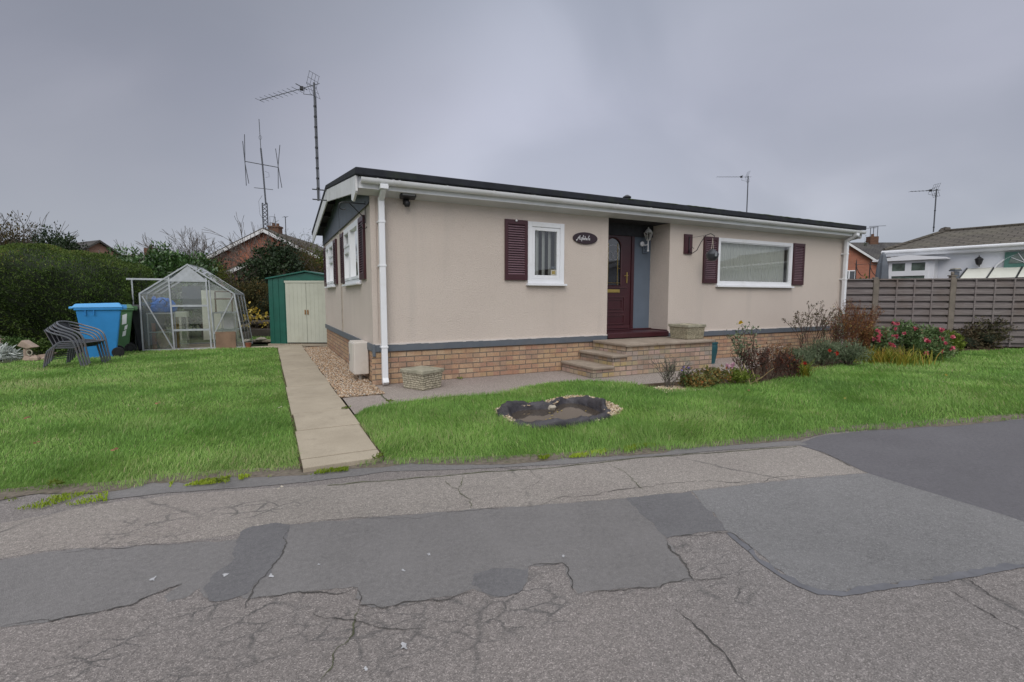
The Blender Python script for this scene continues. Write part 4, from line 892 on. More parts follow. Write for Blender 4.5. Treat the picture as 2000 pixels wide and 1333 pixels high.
# ---- meter box on the side wall
def meter_box():
    t = empty('meter_box', (-.11, .6, .1), 0, 'cream painted meter cabinet fixed low on the gable wall beside the downpipe', 'meter box')
    m = MB(); m.box(-.10, .108, -.20, .21, .0, .47); m.build('cabinet', M['meter'], t, bevel=.014)
    m = MB(); m.box(-.112, -.101, -.185, .19, .02, .45); d = m.build('cabinet_door', M['meter'], t, bevel=.004)
    m = MB(); m.box(-.118, -.113, .10, .112, .17, .28); m.build('latch', M['band'], d)
    m = MB(); m.tube([(-.0, -.1, .0), (-.0, -.1, -.12)], .025, 10); m.build('conduit', M['joint'], t, smooth=True)
M['meter'] = m_plain('cream_plastic', (.60, .555, .50), .45, .05, 3, dirt=(.38, .34, .28))
meter_box()
def floodlight():
    t = empty('security_light', (.47, -.03, 2.5), 0, 'small black floodlight with motion sensor under the eaves near the corner', 'floodlight')
    m = MB(); m.hexa([(-.105, -.16, .06), (.105, -.16, .06), (.105, -.07, .03), (-.105, -.07, .03), (-.105, -.14, .15), (.105, -.14, .15), (.105, -.05, .11), (-.105, -.05, .11)]); m.build('lamp_head', M['black'], t, bevel=.008)
    m = MB(); m.hexa([(-.085, -.170, .072), (.085, -.170, .072), (.085, -.161, .070), (-.085, -.161, .070), (-.085, -.151, .138), (.085, -.151, .138), (.085, -.142, .136), (-.085, -.142, .136)]); m.build('lens', M['lens'], t)
    m = MB(); m.tube([(0, 0, .02), (0, -.05, .03), (0, -.09, .06)], .018, 8); m.lathe([(.03, 0), (.045, .03), (.045, .06), (.03, .08)], (0, -.06, -.06), 12); m.box(-.035, .035, -.03, .028, -.02, .05); m.build('motion_sensor', M['black'], t, smooth=True)
    m = MB(); m.tube([(-.03, .018, .07), (-.12, .018, .065), (-.25, .018, .09), (-.38, .018, .085)], .004, 5); m.build('cable', M['meter'], t)
M['lens'] = m_plain('frosted_lens', (.22, .22, .22), .2, .1, 9)
floodlight()
def scroll(m, c, r, a0, turns, plane, rad=.006, n=16):
    pts = []
    for k in range(n + 1):
        t = a0 + turns * 2 * math.pi * k / n; q = r * (1 - .72 * k / n); u, v = q * math.cos(t), q * math.sin(t)
        pts.append((c[0], c[1] + u, c[2] + v) if plane == 'x' else (c[0] + u, c[1], c[2] + v) if plane == 'y' else (c[0] + u, c[1] + v, c[2]))
    m.tube(pts, rad, 6)
def bracket():
    # hanging-basket bracket on the corner of the gable wall, arm standing out from the wall
    t = empty('hanging_basket_bracket', (-.012, .30, 2.3), 0, 'empty black scrolled iron hanging basket bracket high on the gable wall corner', 'bracket')
    m = MB(); m.bar((-.006, 0, -.06), (-.006, 0, .24), .02, .008, (1, 0, 0)); m.tube([(-.006, 0, .20), (-.30, 0, .20)], .007, 6); m.tube([(-.01, 0, .0), (-.22, 0, .20)], .007, 6)
    for sx in (0,): 
        pts = [(-.30 - .05 * math.sin(a), 0, .20 - .05 + .05 * math.cos(a)) for a in [k * .5 for k in range(9)]]; m.tube(pts, .007, 6)
        pts = [(-.03 - .04 * math.sin(a), 0, -.06 - .04 + .04 * math.cos(a)) for a in [k * .5 for k in range(10)]]; m.tube([(-.006, 0, -.05)] + pts, .007, 6)
    m.build('bracket_arm', M['black'], t, smooth=True)
bracket()
def name_sign():
    t = empty('house_name_sign', (3.465, -.004, 2.185), 0, 'oval dark maroon house name plaque with white script lettering', 'sign')
    m = MB(); n = 40; pl = [(.245 * math.cos(2 * math.pi * k / n), 0, .098 * math.sin(2 * math.pi * k / n)) for k in range(n)]; m.extr(pl, (0, -.022, 0)); m.build('plaque', M['plaque'], t, bevel=.006)
    # "Ashdale" in italic script strokes
    G = {'A': [[(-.35, -.05), (.0, .0), (.35, .75), (.55, 1.05), (.62, .5), (.66, 0)], [(.0, .38), (.62, .42)], [(.0, .0), (-.2, -.25), (-.05, -.35)]], 's': [[(.05, .05), (.25, .0), (.35, .15), (.15, .32), (.2, .48), (.38, .45)]],
         'h': [[(.28, 1.1), (.12, .5), (-.02, -.35)], [(.1, .35), (.3, .5), (.36, .35), (.32, 0)]], 'd': [[(.35, .38), (.15, .42), (.02, .2), (.1, .0), (.3, .12), (.4, .4), (.2, .95)]],
         'a': [[(.35, .42), (.12, .42), (.0, .2), (.1, .0), (.28, .12), (.38, .42), (.34, .05), (.42, 0)]], 'l': [[(.3, 1.1), (.14, .5), (.08, .05), (.2, 0)]], 'e': [[(.02, .2), (.3, .32), (.22, .48), (.05, .35), (.02, .12), (.18, 0), (.38, .1)]]}
    m = MB(); x = -.165; s = .068
    for ch, adv in (('A', .80), ('s', .50), ('h', .52), ('d', .56), ('a', .55), ('l', .38), ('e', .5)):
        for st in G[ch]: m.tube([(x + (u + v * .22) * s, -.0245, -.03 + v * s) for u, v in st], .0042, 5)
        x += adv * s
    m.build('lettering', M['letter'], t)
M['plaque'] = m_plain('dark_plaque', (.022, .008, .012), .3, .2, 9, spec=.5); M['letter'] = m_plain('white_letter', (.72, .72, .74), .4, .02)
name_sign()
def lantern():
    t = empty('wall_lantern', (5.10, .46, 2.22), 0, 'unlit white carriage lantern on the blue grey porch panel beside the door', 'lantern')
    m = MB(); m.tube([(0, .009, .0), (0, -.015, .0)], .045, 16); m.build('wall_plate', M['white'], t, smooth=True)
    m = MB(); m.tube([(0, 0, 0), (.02, -.06, -.03), (.05, -.10, -.02), (.05, -.11, .03)], .010, 8); m.tube([(.05, -.11, -.12), (.05, -.11, .05)], .010, 8); m.lathe([(.012, 0), (.02, .01), (.012, .03)], (.05, -.11, -.15), 10); m.build('arm', M['white'], t, smooth=True)
    m = MB(); c = (.05, -.11); lo = [(c[0] + .032 * math.cos(a), c[1] + .032 * math.sin(a), .06) for a in [math.pi / 6 + k * math.pi / 3 for k in range(6)]]; hi = [(c[0] + .082 * math.cos(a), c[1] + .082 * math.sin(a), .20) for a in [math.pi / 6 + k * math.pi / 3 for k in range(6)]]
    m.tube(lo, .005, 5, True); m.tube(hi, .005, 5, True)
    for a_, b_ in zip(lo, hi): m.tube([a_, b_], .005, 5)
    m.lathe([(.082, .20), (.06, .235), (.03, .265), (.012, .28), (.012, .30)], (c[0], c[1], 0), 6); m.build('lantern_cage', M['lantern_white'], t)
    m = MB(); m.lathe([(.03, .063), (.079, .198)], (c[0], c[1], 0), 6); m.build('lantern_glass', M['glass'], t)
M['lantern_white'] = m_plain('lantern_white', (.62, .62, .60), .4, .1, 9)
lantern()
def number():
    t = empty('house_number', (5.20, .497, 2.12), 0, 'small grey house number plaque reading 5 below the porch lantern', 'sign')
    m = MB(); m.box(-.055, .055, -.006, .0, -.07, .07); m.build('plaque', M['porch'], t, bevel=.002)
    m = MB(); m.box(-.062, -.056, -.008, .0, -.076, .076); m.box(-.056, .06, -.008, .0, -.078, -.071); m.build('plaque_edge', M['black'], t)
    m = MB(); m.tube([(.025, -.008, .045), (-.018, -.008, .045), (-.02, -.008, .008), (.008, -.008, .014), (.026, -.008, -.008), (.018, -.008, -.036), (-.005, -.008, -.045), (-.024, -.008, -.034)], .004, 5); m.build('digit', M['dark'], t)
number()
def far_bracket():
    t = empty('hanging_basket_bracket', (5.79, -.036, 2.2), 0, 'black scroll bracket on the small maroon panel left of the big window', 'bracket')
    m = MB(); m.bar((0, -.004, -.16), (0, -.004, .14), .016, .01, (0, 1, 0))
    m.tube([(0, -.01, -.14), (.02, -.08, -.17), (.05, -.15, -.12), (.09, -.2, .02), (.14, -.26, .14), (.20, -.32, .17), (.25, -.36, .13), (.24, -.36, .09)], .007, 6)
    m.tube([(0, -.01, -.14), (-.02, -.05, -.10), (0, -.09, -.06), (.03, -.09, -.09)], .006, 6); m.tube([(0, -.01, .12), (.1, -.12, .13), (.2, -.3, .16)], .003, 5); m.build('bracket_arm', M['black'], t, smooth=True)
    b = empty('hanging_pot', (6.02, -.38, 2.0), 0, 'small round dark grey hanging pot on a pale hook in front of the maroon shutter', 'hanging pot')
    m = MB(); m.lathe([(.02, -.13), (.07, -.11), (.105, -.06), (.115, .0), (.09, .04), (.05, .07), (.03, .09)], (0, 0, 0), 18); m.build('pot_body', M['pot_grey'], b, smooth=True)
    m = MB(); m.tube([(-.03, -.108, -.05), (-.03, -.104, .02)], .022, 8); m.build('painted_highlight', M['pot_pale'], b, smooth=True)  # pale streak put on the pot as a painted highlight
    m = MB(); m.tube([(-.03, 0, .08), (-.012, 0, .18), (0, 0, .26), (.015, .02, .29), (.03, .02, .26)], .005, 6); m.tube([(.03, 0, .08), (.012, 0, .18), (0, 0, .26)], .005, 6); m.build('hook', M['joint'], b, smooth=True)
M['pot_grey'] = m_plain('dark_grey_pot', (.045, .048, .055), .35, .2, 9); M['pot_pale'] = m_plain('pale_grey', (.20, .21, .22), .4, .2, 9)
far_bracket()

# ---- front steps
def m_wet_slab():
    t = MT('step_slab'); c = t.ramp(t.noise(2.2, 6, .6), [(.3, (.23, .185, .145)), (.7, (.36, .30, .24))]); c = t.mix(c, (.13, .11, .085), t.ramp(t.noise(3.1, 7, .7), [(.5, 0.0), (.75, .6)]))
    c = t.mix(c, t.ramp(t.noise(110, 4), [(.3, .86), (.7, 1.12)]), 1, 'MULTIPLY'); t.col(c).rough(.85).spec(.25).bump(t.noise(80, 5), .3, .004); return t.m
M['step'] = m_wet_slab()
def steps():
    t = empty('front_steps', (3.0, -.9, 0), 0, 'buff brick door steps and landing with worn concrete slab treads', 'steps')
    Y1 = .885; SK = .2
    m = MB(); m.box(.03, .42, .02, Y1, -.04, .125); m.box(.40, .67, .022, Y1, -.04, .285); m.box(.65, 2.52, .018, Y1, -.04, .445); m.build('brickwork', M['brick_steps'], t)
    m = MB(); m.box(0, .40, -.02, Y1, .125, .172); m.build('tread', M['step'], t, bevel=.014)
    m = MB(); m.box(.36, .66, -.02, Y1, .285, .332); m.build('tread', M['step'], t, bevel=.014)
    m = MB()
    for a, b in ((.62, 1.24), (1.243, 1.87), (1.873, 2.55)): m.box(a, b, -.03, Y1 - .03, .445, .49)
    m.build('landing_slab', M['step'], t, bevel=.014)
steps()
# ---- stone planters
def m_stonework(name, w, h, base, dark):
    t = MT(name); sp = t.N.new('ShaderNodeSeparateXYZ'); t.L.new(t.tc.outputs['Object'], sp.inputs[0]); cb = t.N.new('ShaderNodeCombineXYZ')
    wv = t.math('MULTIPLY', t.noise(9, 3), .035)
    t.L.new(t.math('ADD', t.math('ADD', sp.outputs['X'], sp.outputs['Y']), wv), cb.inputs[0]); t.L.new(t.math('ADD', sp.outputs['Z'], wv), cb.inputs[1])
    v = t.N.new('ShaderNodeTexBrick'); v.inputs['Scale'].default_value = 1; v.inputs['Brick Width'].default_value = w; v.inputs['Row Height'].default_value = h; v.inputs['Mortar Size'].default_value = .0035; v.inputs['Mortar Smooth'].default_value = .4
    v.inputs['Color1'].default_value = (*base, 1); v.inputs['Color2'].default_value = tuple(x * .8 for x in base) + (1,); v.inputs['Mortar'].default_value = (*dark, 1); v.squash = .7; v.squash_frequency = 3; v.offset = .43
    t.L.new(cb.outputs[0], v.inputs['Vector']); c = t.mix(v.outputs['Color'], t.ramp(t.noise(45, 5), [(.3, .7), (.7, 1.2)]), 1, 'MULTIPLY'); c = t.mix(c, (.10, .10, .055), t.ramp(t.noise(7, 6, .7), [(.55, 0.0), (.75, .6)]))
    t.col(c).rough(.9).spec(.2).bump(t.math('ADD', t.math('SUBTRACT', 1.0, v.outputs['Fac']), t.math('MULTIPLY', t.noise(50, 4), .5)), 1.0, .012); return t.m
M['trough1'] = m_stonework('dry_stone_cast', .085, .030, (.52, .47, .35), (.12, .10, .07)); M['trough2'] = m_stonework('thin_course_cast', .12, .019, (.50, .45, .32), (.13, .11, .07))
M['lichen'] = m_plain('lichened_concrete', (.30, .28, .21), .9, .3, 14, bump=.5, dirt=(.10, .10, .05))
def planter(loc, rz, w, d, h, mat, label, fill=False):
    t = empty('stone_planter', loc, rz, label, 'planter'); m = MB(); e = .022
    m.hexa([(-w / 2 + e, -d / 2 + e, 0), (w / 2 - e, -d / 2 + e, 0), (w / 2 - e, d / 2 - e, 0), (-w / 2 + e, d / 2 - e, 0), (-w / 2, -d / 2, h), (w / 2, -d / 2, h), (w / 2, d / 2, h), (-w / 2, d / 2, h)]); m.build('trough', mat, t, bevel=.008)
    m = MB(); r = .012; k = .04; z0, z1 = h - .035, h + .012
    for a in ((-w / 2 - r, w / 2 + r, -d / 2 - r, -d / 2 + k), (-w / 2 - r, w / 2 + r, d / 2 - k, d / 2 + r), (-w / 2 - r, -w / 2 + k, -d / 2 + k, d / 2 - k), (w / 2 - k, w / 2 + r, -d / 2 + k, d / 2 - k)): m.box(*a, z0, z1)
    m.build('rim', M['lichen'], t, bevel=.008)
    m = MB(); m.box(-w / 2 + k, w / 2 - k, -d / 2 + k, d / 2 - k, h - .02, h + .009 if fill else h - .012); m.build('potting_soil', M['lichen'] if fill else M['soil'], t)
planter((.535, -.46, 0), R(26), .37, .42, .25, M['trough1'], 'square cast stone planter on the ground at the foot of the brick skirt', True)
planter((5.30, -.52, .492), R(2), .44, .42, .24, M['trough2'], 'weathered thin coursed stone planter standing on the landing slab')
# ---- teal pot beside the steps
def teal_pot():
    t = empty('garden_pot', (5.98, -.45, 0.0), 0, 'tall dark teal garden pot beside the right end of the steps', 'plant pot')
    m = MB(); m.lathe([(.085, .0), (.09, .04), (.118, .20), (.125, .30), (.118, .36), (.128, .365), (.13, .395), (.112, .397), (.108, .35)], (0, 0, 0), 24); m.build('pot', M['teal'], t, smooth=True)
    m = MB(); m.lathe([(.105, .352), (.02, .36)], (0, 0, 0), 20); m.build('potting_soil', M['soil'], t)
M['teal'] = m_plain('teal_glaze', (.022, .085, .10), .35, .12, 5)
teal_pot()

# ---- television aerials
def yagi(t, top, d, L, n_el, el_len, mat, refl=True, up=.0, pol='h', arm=.0055):
    """boom with directors, an X reflector near the mast; d = horizontal unit direction"""
    d = Vector((d[0], d[1], up)).normalized(); s = Vector((-d.y, d.x, 0)).normalized() if pol == 'h' else Vector((0, 0, 1)); top = Vector(top)
    m = MB(); m.tube([top - d * .12, top + d * L], arm * 1.3, 6); m.build('boom', mat, t)
    m = MB()
    for k in range(n_el): q = top + d * (L * (.30 + .70 * k / (n_el - 1))); e = el_len * (1 - .25 * k / n_el); m.tube([q - s * e / 2, q + s * e / 2], arm * .8, 5)
    m.build('director', mat, t)
    if refl:
        z = Vector((0, 0, 1)); m = MB()
        for sg in (1, -1):
            a = top + d * .06; w = s * .13; e = (z * sg * .9 - d * .35 * (1 if sg < 0 else 1)).normalized() * .21
            for k in (-1, -.33, .33, 1): m.tube([a + w * k * .9, a + w * k * .9 + e], arm * .7, 5)
            for k in (.05, .5, 1.0): m.tube([a - w + e * k, a + w + e * k], arm * .7, 5)
        m.build('reflector', mat, t)
        m = MB(); q = top + d * (L * .22); m.box(q.x - .03, q.x + .03, q.y - .03, q.y + .03, q.z - .03, q.z + .035); m.tube([q + s * .14 + z * .03, q - s * .14 + z * .03], .008, 6); m.build('dipole', M['black'], t, bevel=.006)
def aerial(name_loc, zt, d, L, label, bands=0, el=.24, up=0, n=8, lean=(0, 0), group=None, rad=.019, refl=True, arm=.0045):
    x, y, z0 = name_loc; t = empty('tv_aerial', (x, y, z0), 0, label, 'tv aerial', group); h = zt - z0
    m = MB(); m.tube([(0, 0, 0), (lean[0], lean[1], h + .04)], rad, 8); m.build('mast', M['aerial'], t, smooth=True)
    if bands:
        m = MB()
        for k in range(bands): f = .1 + .8 * k / bands; m.tube([(lean[0] * f, lean[1] * f, h * f), (lean[0] * f, lean[1] * f, h * f + .03)], rad * 1.35, 8)
        m.build('cable_tie', M['black'], t)
        m = MB(); m.tube([(.03, 0, h * .01), (.026 + lean[0] * .5, 0, h * .5), (.026 + lean[0], 0, h * .9), (lean[0] - .03, .0, h - .18), (lean[0] + d[0] * .25, d[1] * .25, h - .12), (lean[0] + d[0] * .22, d[1] * .22, h)], .005, 5); m.build('cable', M['black'], t)
    yagi(t, (lean[0], lean[1], h), d, L, n, el, M['aerial'], refl, up, arm=arm)
    return t
fv = np.array([UY, UX]); rv = np.array([UX, -UY])                  # forward / right in house axes
t = aerial((-.37, 2.98, 2.98), 5.02, tuple(-rv * .93 + fv * .36), 1.32, 'tall banded mast with long yagi aerial on the near gable of the bungalow', 9, .26, -.06, 9, (-.005, 0))
m = MB(); 
for z in (.02, .20): m.tube([(.0, .0, z), (.15, .0, z)], .012, 6); m.tube([(-.10, .0, z), (.0, .0, z)], .012, 6)
m.build('wall_bracket', M['aerial'], t)
a2 = at(1458, 424, 19.0); a2t = at(1458, 346, 19.0)
aerial((a2[0], a2[1], -.1), a2t[2], tuple(-rv), 1.18, 'slim aerial mast rising behind the middle of the bungalow roof line', 3, .20, 0, 8)
# ================================================================== LEFT GARDEN
M['hedge'] = m_leaf('hedge_needle', [(0, (.024, .042, .010)), (.4, (.055, .095, .018)), (.75, (.105, .155, .030)), (.93, (.17, .20, .045)), (1, (.20, .15, .05))], .6, .2, .25, .3)
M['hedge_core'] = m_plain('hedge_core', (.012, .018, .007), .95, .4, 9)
M['laurel'] = m_leaf('laurel_leaf', [(0, (.024, .055, .016)), (.5, (.055, .115, .030)), (.85, (.11, .19, .06)), (1, (.18, .24, .08))], .28, .12, .5, .25)
M['evergreen'] = m_leaf('dark_evergreen', [(0, (.014, .028, .012)), (.6, (.028, .05, .018)), (1, (.05, .075, .025))], .5, .1, .3, .3)
M['autumn'] = m_leaf('autumn_scrub', [(0, (.035, .04, .015)), (.5, (.075, .07, .025)), (.8, (.13, .085, .03)), (1, (.20, .11, .035))], .7, .2, .2, .25)
M['yellowgreen'] = m_leaf('yellow_green_leaf', [(0, (.04, .06, .012)), (.5, (.085, .11, .02)), (.85, (.16, .17, .03)), (1, (.24, .21, .05))], .6, .25, .25, .25)
M['twiglet'] = m_leaf('fine_twiglet', [(0, (.055, .042, .032)), (.6, (.12, .095, .075)), (1, (.20, .16, .13))], .9, 0, .1, .2)
M['bark'] = m_plain('bark', (.07, .055, .042), .95, .3, 12, bump=.5)
M['twig'] = m_plain('bare_twig', (.085, .068, .055), .9, .3, 9)
M['twig_grey'] = m_plain('grey_twig', (.11, .095, .082), .9, .3, 9)

def hedge(name, c, hw, hd, ang, top, seed, n, label, skew=(0, 0), leafL=.06, leafW=.02):
    """clipped hedge mass: rounded block, narrower at the foot; c ground centre, ang rotation"""
    rg = np.random.default_rng(seed); ca, sa = math.cos(ang), math.sin(ang)
    root = empty(name, (0, 0, 0), 0, label, 'hedge')
    def surf(t, f, sc=1.0):           # t around, f: 0 foot .. 1 shoulder .. 2 crown centre
        side = f <= 1; z = np.where(side, .04 + f * (top - .56), top - .52 + .52 * np.sin(np.clip(f - 1, 0, 1) * math.pi / 2)); q = np.where(side, 1.0, np.cos(np.clip(f - 1, 0, 1) * math.pi / 2) ** .85)
        foot = np.where(side, .40 + .62 * np.sin(np.clip(z / (top * .72), 0, 1) * math.pi / 2) ** .9, 1.02)
        k = 3.4; ct, st = np.cos(t), np.sin(t); rr = (np.abs(ct) ** k + np.abs(st) ** k) ** (-1 / k)
        b = 1 + .035 * np.sin(t * 3 + z * 2.1 + seed) + .03 * np.sin(t * 7 + z * 3.7) + .02 * np.sin(t * 13 - z * 7 + seed) + .012 * np.sin(t * 29 + z * 17)
        x = rr * ct * hw * q * foot * b * sc; y = rr * st * hd * q * foot * b * sc; sh = (1 - np.clip(z / top, 0, 1)) ** 1.5
        zz = z + np.where(side, 0, .05 * np.sin(x * 2.2 + seed) + .03 * np.sin(x * 5.1 + y * 3))
        return np.stack([c[0] + x * ca - y * sa + skew[0] * sh, c[1] + x * sa + y * ca + skew[1] * sh, zz * (1 if sc == 1 else .965)], -1)
    T, Fq = np.meshgrid(np.linspace(0, 2 * math.pi, 60, endpoint=False), np.linspace(0, 2, 26), indexing='ij'); V = surf(T.ravel(), Fq.ravel(), .93)
    F = [(i * 26 + j, ((i + 1) % 60) * 26 + j, ((i + 1) % 60) * 26 + j + 1, i * 26 + j + 1) for i in range(60) for j in range(25)]
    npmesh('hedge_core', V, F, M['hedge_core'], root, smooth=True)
    t = rg.uniform(0, 2 * math.pi, n); f = np.where(rg.random(n) < .30, 1 + rg.random(n) ** .8, rg.random(n)); p = surf(t, f); e = 1e-2
    nn = unit(np.cross(surf(t + e, f) - p, surf(t, f + e) - p)); out = p - np.array([c[0], c[1], top * .5]); nn = nn * np.sign((nn * out).sum(1, keepdims=True))
    p = p - nn * (rg.random(n) ** 2)[:, None] * .10 + nn * (.02 * np.sin(p[:, :1] * 14 + p[:, 2:] * 11) + .015 * np.sin(p[:, 1:2] * 23 - p[:, 2:] * 19))
    A = unit(nn * .55 + rg.normal(0, .5, (n, 3)) + np.array([0, 0, .65])); L = leafL * rg.uniform(.5, 1.3, n)
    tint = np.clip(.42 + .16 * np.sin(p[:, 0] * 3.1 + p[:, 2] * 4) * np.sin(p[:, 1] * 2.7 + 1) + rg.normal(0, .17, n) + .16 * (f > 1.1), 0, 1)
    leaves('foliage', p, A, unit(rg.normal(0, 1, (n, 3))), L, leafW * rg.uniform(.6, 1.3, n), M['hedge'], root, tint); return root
hang = -(R(90) - TH)                 # rotation whose local x = camera right
p = cf(-11.4, 11.6); r_ = hedge('hedge', (p[0], p[1]), 2.1, 1.55, hang, 2.37, 1, 64000, 'large rounded clipped green conifer hedge filling the left side of the garden', skew=tuple((cf(1.5, 0) - cf(0, 0))[:2]), leafL=.062)
p = cf(-13.95, 14.5); hedge('hedge', (p[0], p[1]), 1.75, 1.15, hang, 2.34, 2, 26000, 'farther rounded hedge end behind the blue wheelie bin', leafL=.085, leafW=.028)
# bare stems in the hollow under the farther hedge
S = []
for k in range(5): q = cf(-11.75 + .18 * k, 13.7 + .05 * k); grow((q[0], q[1], 0), (random.uniform(-.1, .1), .0, 1), 1.5, .035, 1, S, [], .4, 2)
o = twigs('hedge_stems', S, M['twig_grey']); tag(o, 'bare pale hedge stems in the dark hollow above the blue bin', 'shrub')

def bush(name, c, rx, ry, z0, z1, n, L, W, mat, label, cat='shrub', seed=1, lumps=7, ang=0, core=True, group=None, shell=.55, up=.3, stems=5, rough=.22, low=0):
    """shrub or crown made of overlapping lumps of leaves, with stems; c is the ground point"""
    rg = np.random.default_rng(seed); root = empty(name, (c[0], c[1], 0), 0, label, cat, group); ca, sa = math.cos(ang), math.sin(ang)
    cen = []; H_ = z1 - z0
    for k in range(lumps):
        a = rg.uniform(0, 6.28); q = rg.uniform(.15, .62) if k else 0; cen.append((rx * q * math.cos(a), ry * q * math.sin(a), z0 + H_ * (rg.uniform(.38, .66) - low) * (1 - q * .25), rg.uniform(.42, .62)))
    cen = np.array(cen); k = rg.integers(0, lumps, n); cc = cen[k]; d = unit(rg.normal(0, 1, (n, 3))); rad = cc[:, 3] * (shell + (1 - shell) * rg.random(n) ** .5) * (1 + rough * np.sin(d[:, 0] * 7 + k) * np.sin(d[:, 2] * 8 + k * 2))
    p = np.stack([cc[:, 0] + d[:, 0] * rad * rx, cc[:, 1] + d[:, 1] * rad * ry, cc[:, 2] + d[:, 2] * rad * H_ * .62], 1)
    zt_ = np.percentile(p[:, 2], 99); p[:, 2] = np.where(p[:, 2] > z0, z0 + (p[:, 2] - z0) * (z1 - z0) / (zt_ - z0), p[:, 2]); p[:, 2] = np.clip(p[:, 2], .02, None); q = p.copy(); p[:, 0] = q[:, 0] * ca - q[:, 1] * sa; p[:, 1] = q[:, 0] * sa + q[:, 1] * ca
    A = unit(d * .7 + rg.normal(0, .5, (n, 3)) + np.array([0, 0, up])); tint = np.clip(.45 + .15 * np.sin(k * 2.3) + rg.normal(0, .19, n), 0, 1)
    leaves('foliage', p, A, unit(d + rg.normal(0, .5, (n, 3))), L * rg.uniform(.6, 1.3, n), W * rg.uniform(.6, 1.3, n), mat, root, tint)
    if core:
        m = MB()
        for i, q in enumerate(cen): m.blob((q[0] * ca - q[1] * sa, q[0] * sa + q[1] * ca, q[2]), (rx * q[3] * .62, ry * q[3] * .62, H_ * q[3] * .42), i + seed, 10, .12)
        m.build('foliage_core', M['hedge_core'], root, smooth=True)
    if stems:
        S = []
        for k in range(stems): grow((rg.uniform(-.15, .15) * rx, rg.uniform(-.15, .15) * ry, 0), (rg.uniform(-.4, .4), rg.uniform(-.4, .4), 1), H_ * .5, .012 + .02 * H_ / 2.5, 1, S, [], .5, 2)
        twigs('stem', S, M['bark'], root)
    return root
def bare(name, c, h, n, depth, label, seed, spread=.6, rad=.03, mat='twig', lean=.35, leafm=None, nleaf=0, cat='tree', leafL=.05, kids=3, z0=0, droop=0, base=.25, wob=.2, minr=0):
    rg = random.Random(seed); root = empty(name, (c[0], c[1], z0), 0, label, cat); S = []; tips = []
    for k in range(n): grow((rg.uniform(-1, 1) * base, rg.uniform(-1, 1) * base, 0), (rg.uniform(-lean, lean), rg.uniform(-lean, lean), 1), h * .42, rad, depth, S, tips, spread, kids, .68, wob, rg, droop)
    if minr: S = [(*s[:6], max(s[6], minr), max(s[7], minr)) for s in S]
    tk = [s for s in S if s[6] > rad * .55]; tw = [s for s in S if s[6] <= rad * .55]
    twigs('trunk', tk, M[mat], root); twigs('branches', tw, M[mat], root)
    if leafm and nleaf:
        r2 = np.random.default_rng(seed); arr = np.array([s[3:6] for s in tw]); i = r2.integers(0, len(arr), nleaf); p = arr[i] + r2.normal(0, leafL * .8, (nleaf, 3))
        leaves('foliage', p, unit(r2.normal(0, 1, (nleaf, 3)) + [0, 0, -.2]), unit(r2.normal(0, 1, (nleaf, 3))), leafL * r2.uniform(.6, 1.3, nleaf), leafL * .5, leafm, root)
    return root

# laurel and mixed growth behind the greenhouse
q = at(318, 560, 15.6); bush('laurel_bush', q, 1.9, 1.3, 0, 2.62, 15000, .14, .062, M['laurel'], 'big glossy laurel bush behind the left half of the greenhouse', 'shrub', 3, 9, hang)
q = at(262, 570, 14.6); bush('laurel_bush', q, .85, .8, 0, 2.45, 7500, .12, .055, M['laurel'], 'narrow dark laurel filling the gap between hedge and greenhouse', 'shrub', 4, 6, hang)
q = at(398, 560, 18.5); bush('shrub', q, 1.2, 1.0, 0, 2.55, 7000, .10, .05, M['yellowgreen'], 'olive green shrub showing over the greenhouse ridge', 'shrub', 5, 7, hang)
q = at(392, 500, 27); bare('bare_tree', q, 4.4, 6, 4, 'bare grey twiggy tree above the greenhouse ridge', 6, .6, .016, 'twig_grey', minr=.007)
q = at(425, 548, 24); bush('shrub', q, 1.2, 1.0, 0, 3.05, 5000, .11, .055, M['evergreen'], 'dark evergreen shrub between greenhouse and red brick house', 'shrub', 7, 6, hang)
# scrub tops above the hedge
q = at(25, 470, 17.5); bush('scrub_tree', q, 2.7, 1.5, .6, 3.7, 15000, .10, .045, M['autumn'], 'russet brown autumn scrub rising above the far left of the hedge', 'tree', 8, 10, hang, shell=.4)
q = at(20, 470, 17.5); bare('bare_tree', q, 4.2, 7, 3, 'leafless arching twigs above the russet scrub at the far left', 9, .6, .022, 'twig', minr=.006, base=1.8)
q = at(96, 470, 17.0); bush('scrub_tree', q, .95, .8, .6, 3.5, 5200, .09, .05, M['evergreen'], 'dark green bushy treetop above the middle of the hedge', 'tree', 10, 6, hang)
q = at(128, 480, 16.5); bush('scrub_tree', q, .65, .6, .6, 3.2, 3500, .09, .05, M['evergreen'], 'small dark treetop beside the tiled roof gable', 'tree', 11, 5, hang)
q = at(270, 498, 22); bare('bare_tree', q, 3.5, 4, 3, 'thin bare arching twigs above the laurel', 12, .8, .018, 'twig', minr=.007, base=.9)

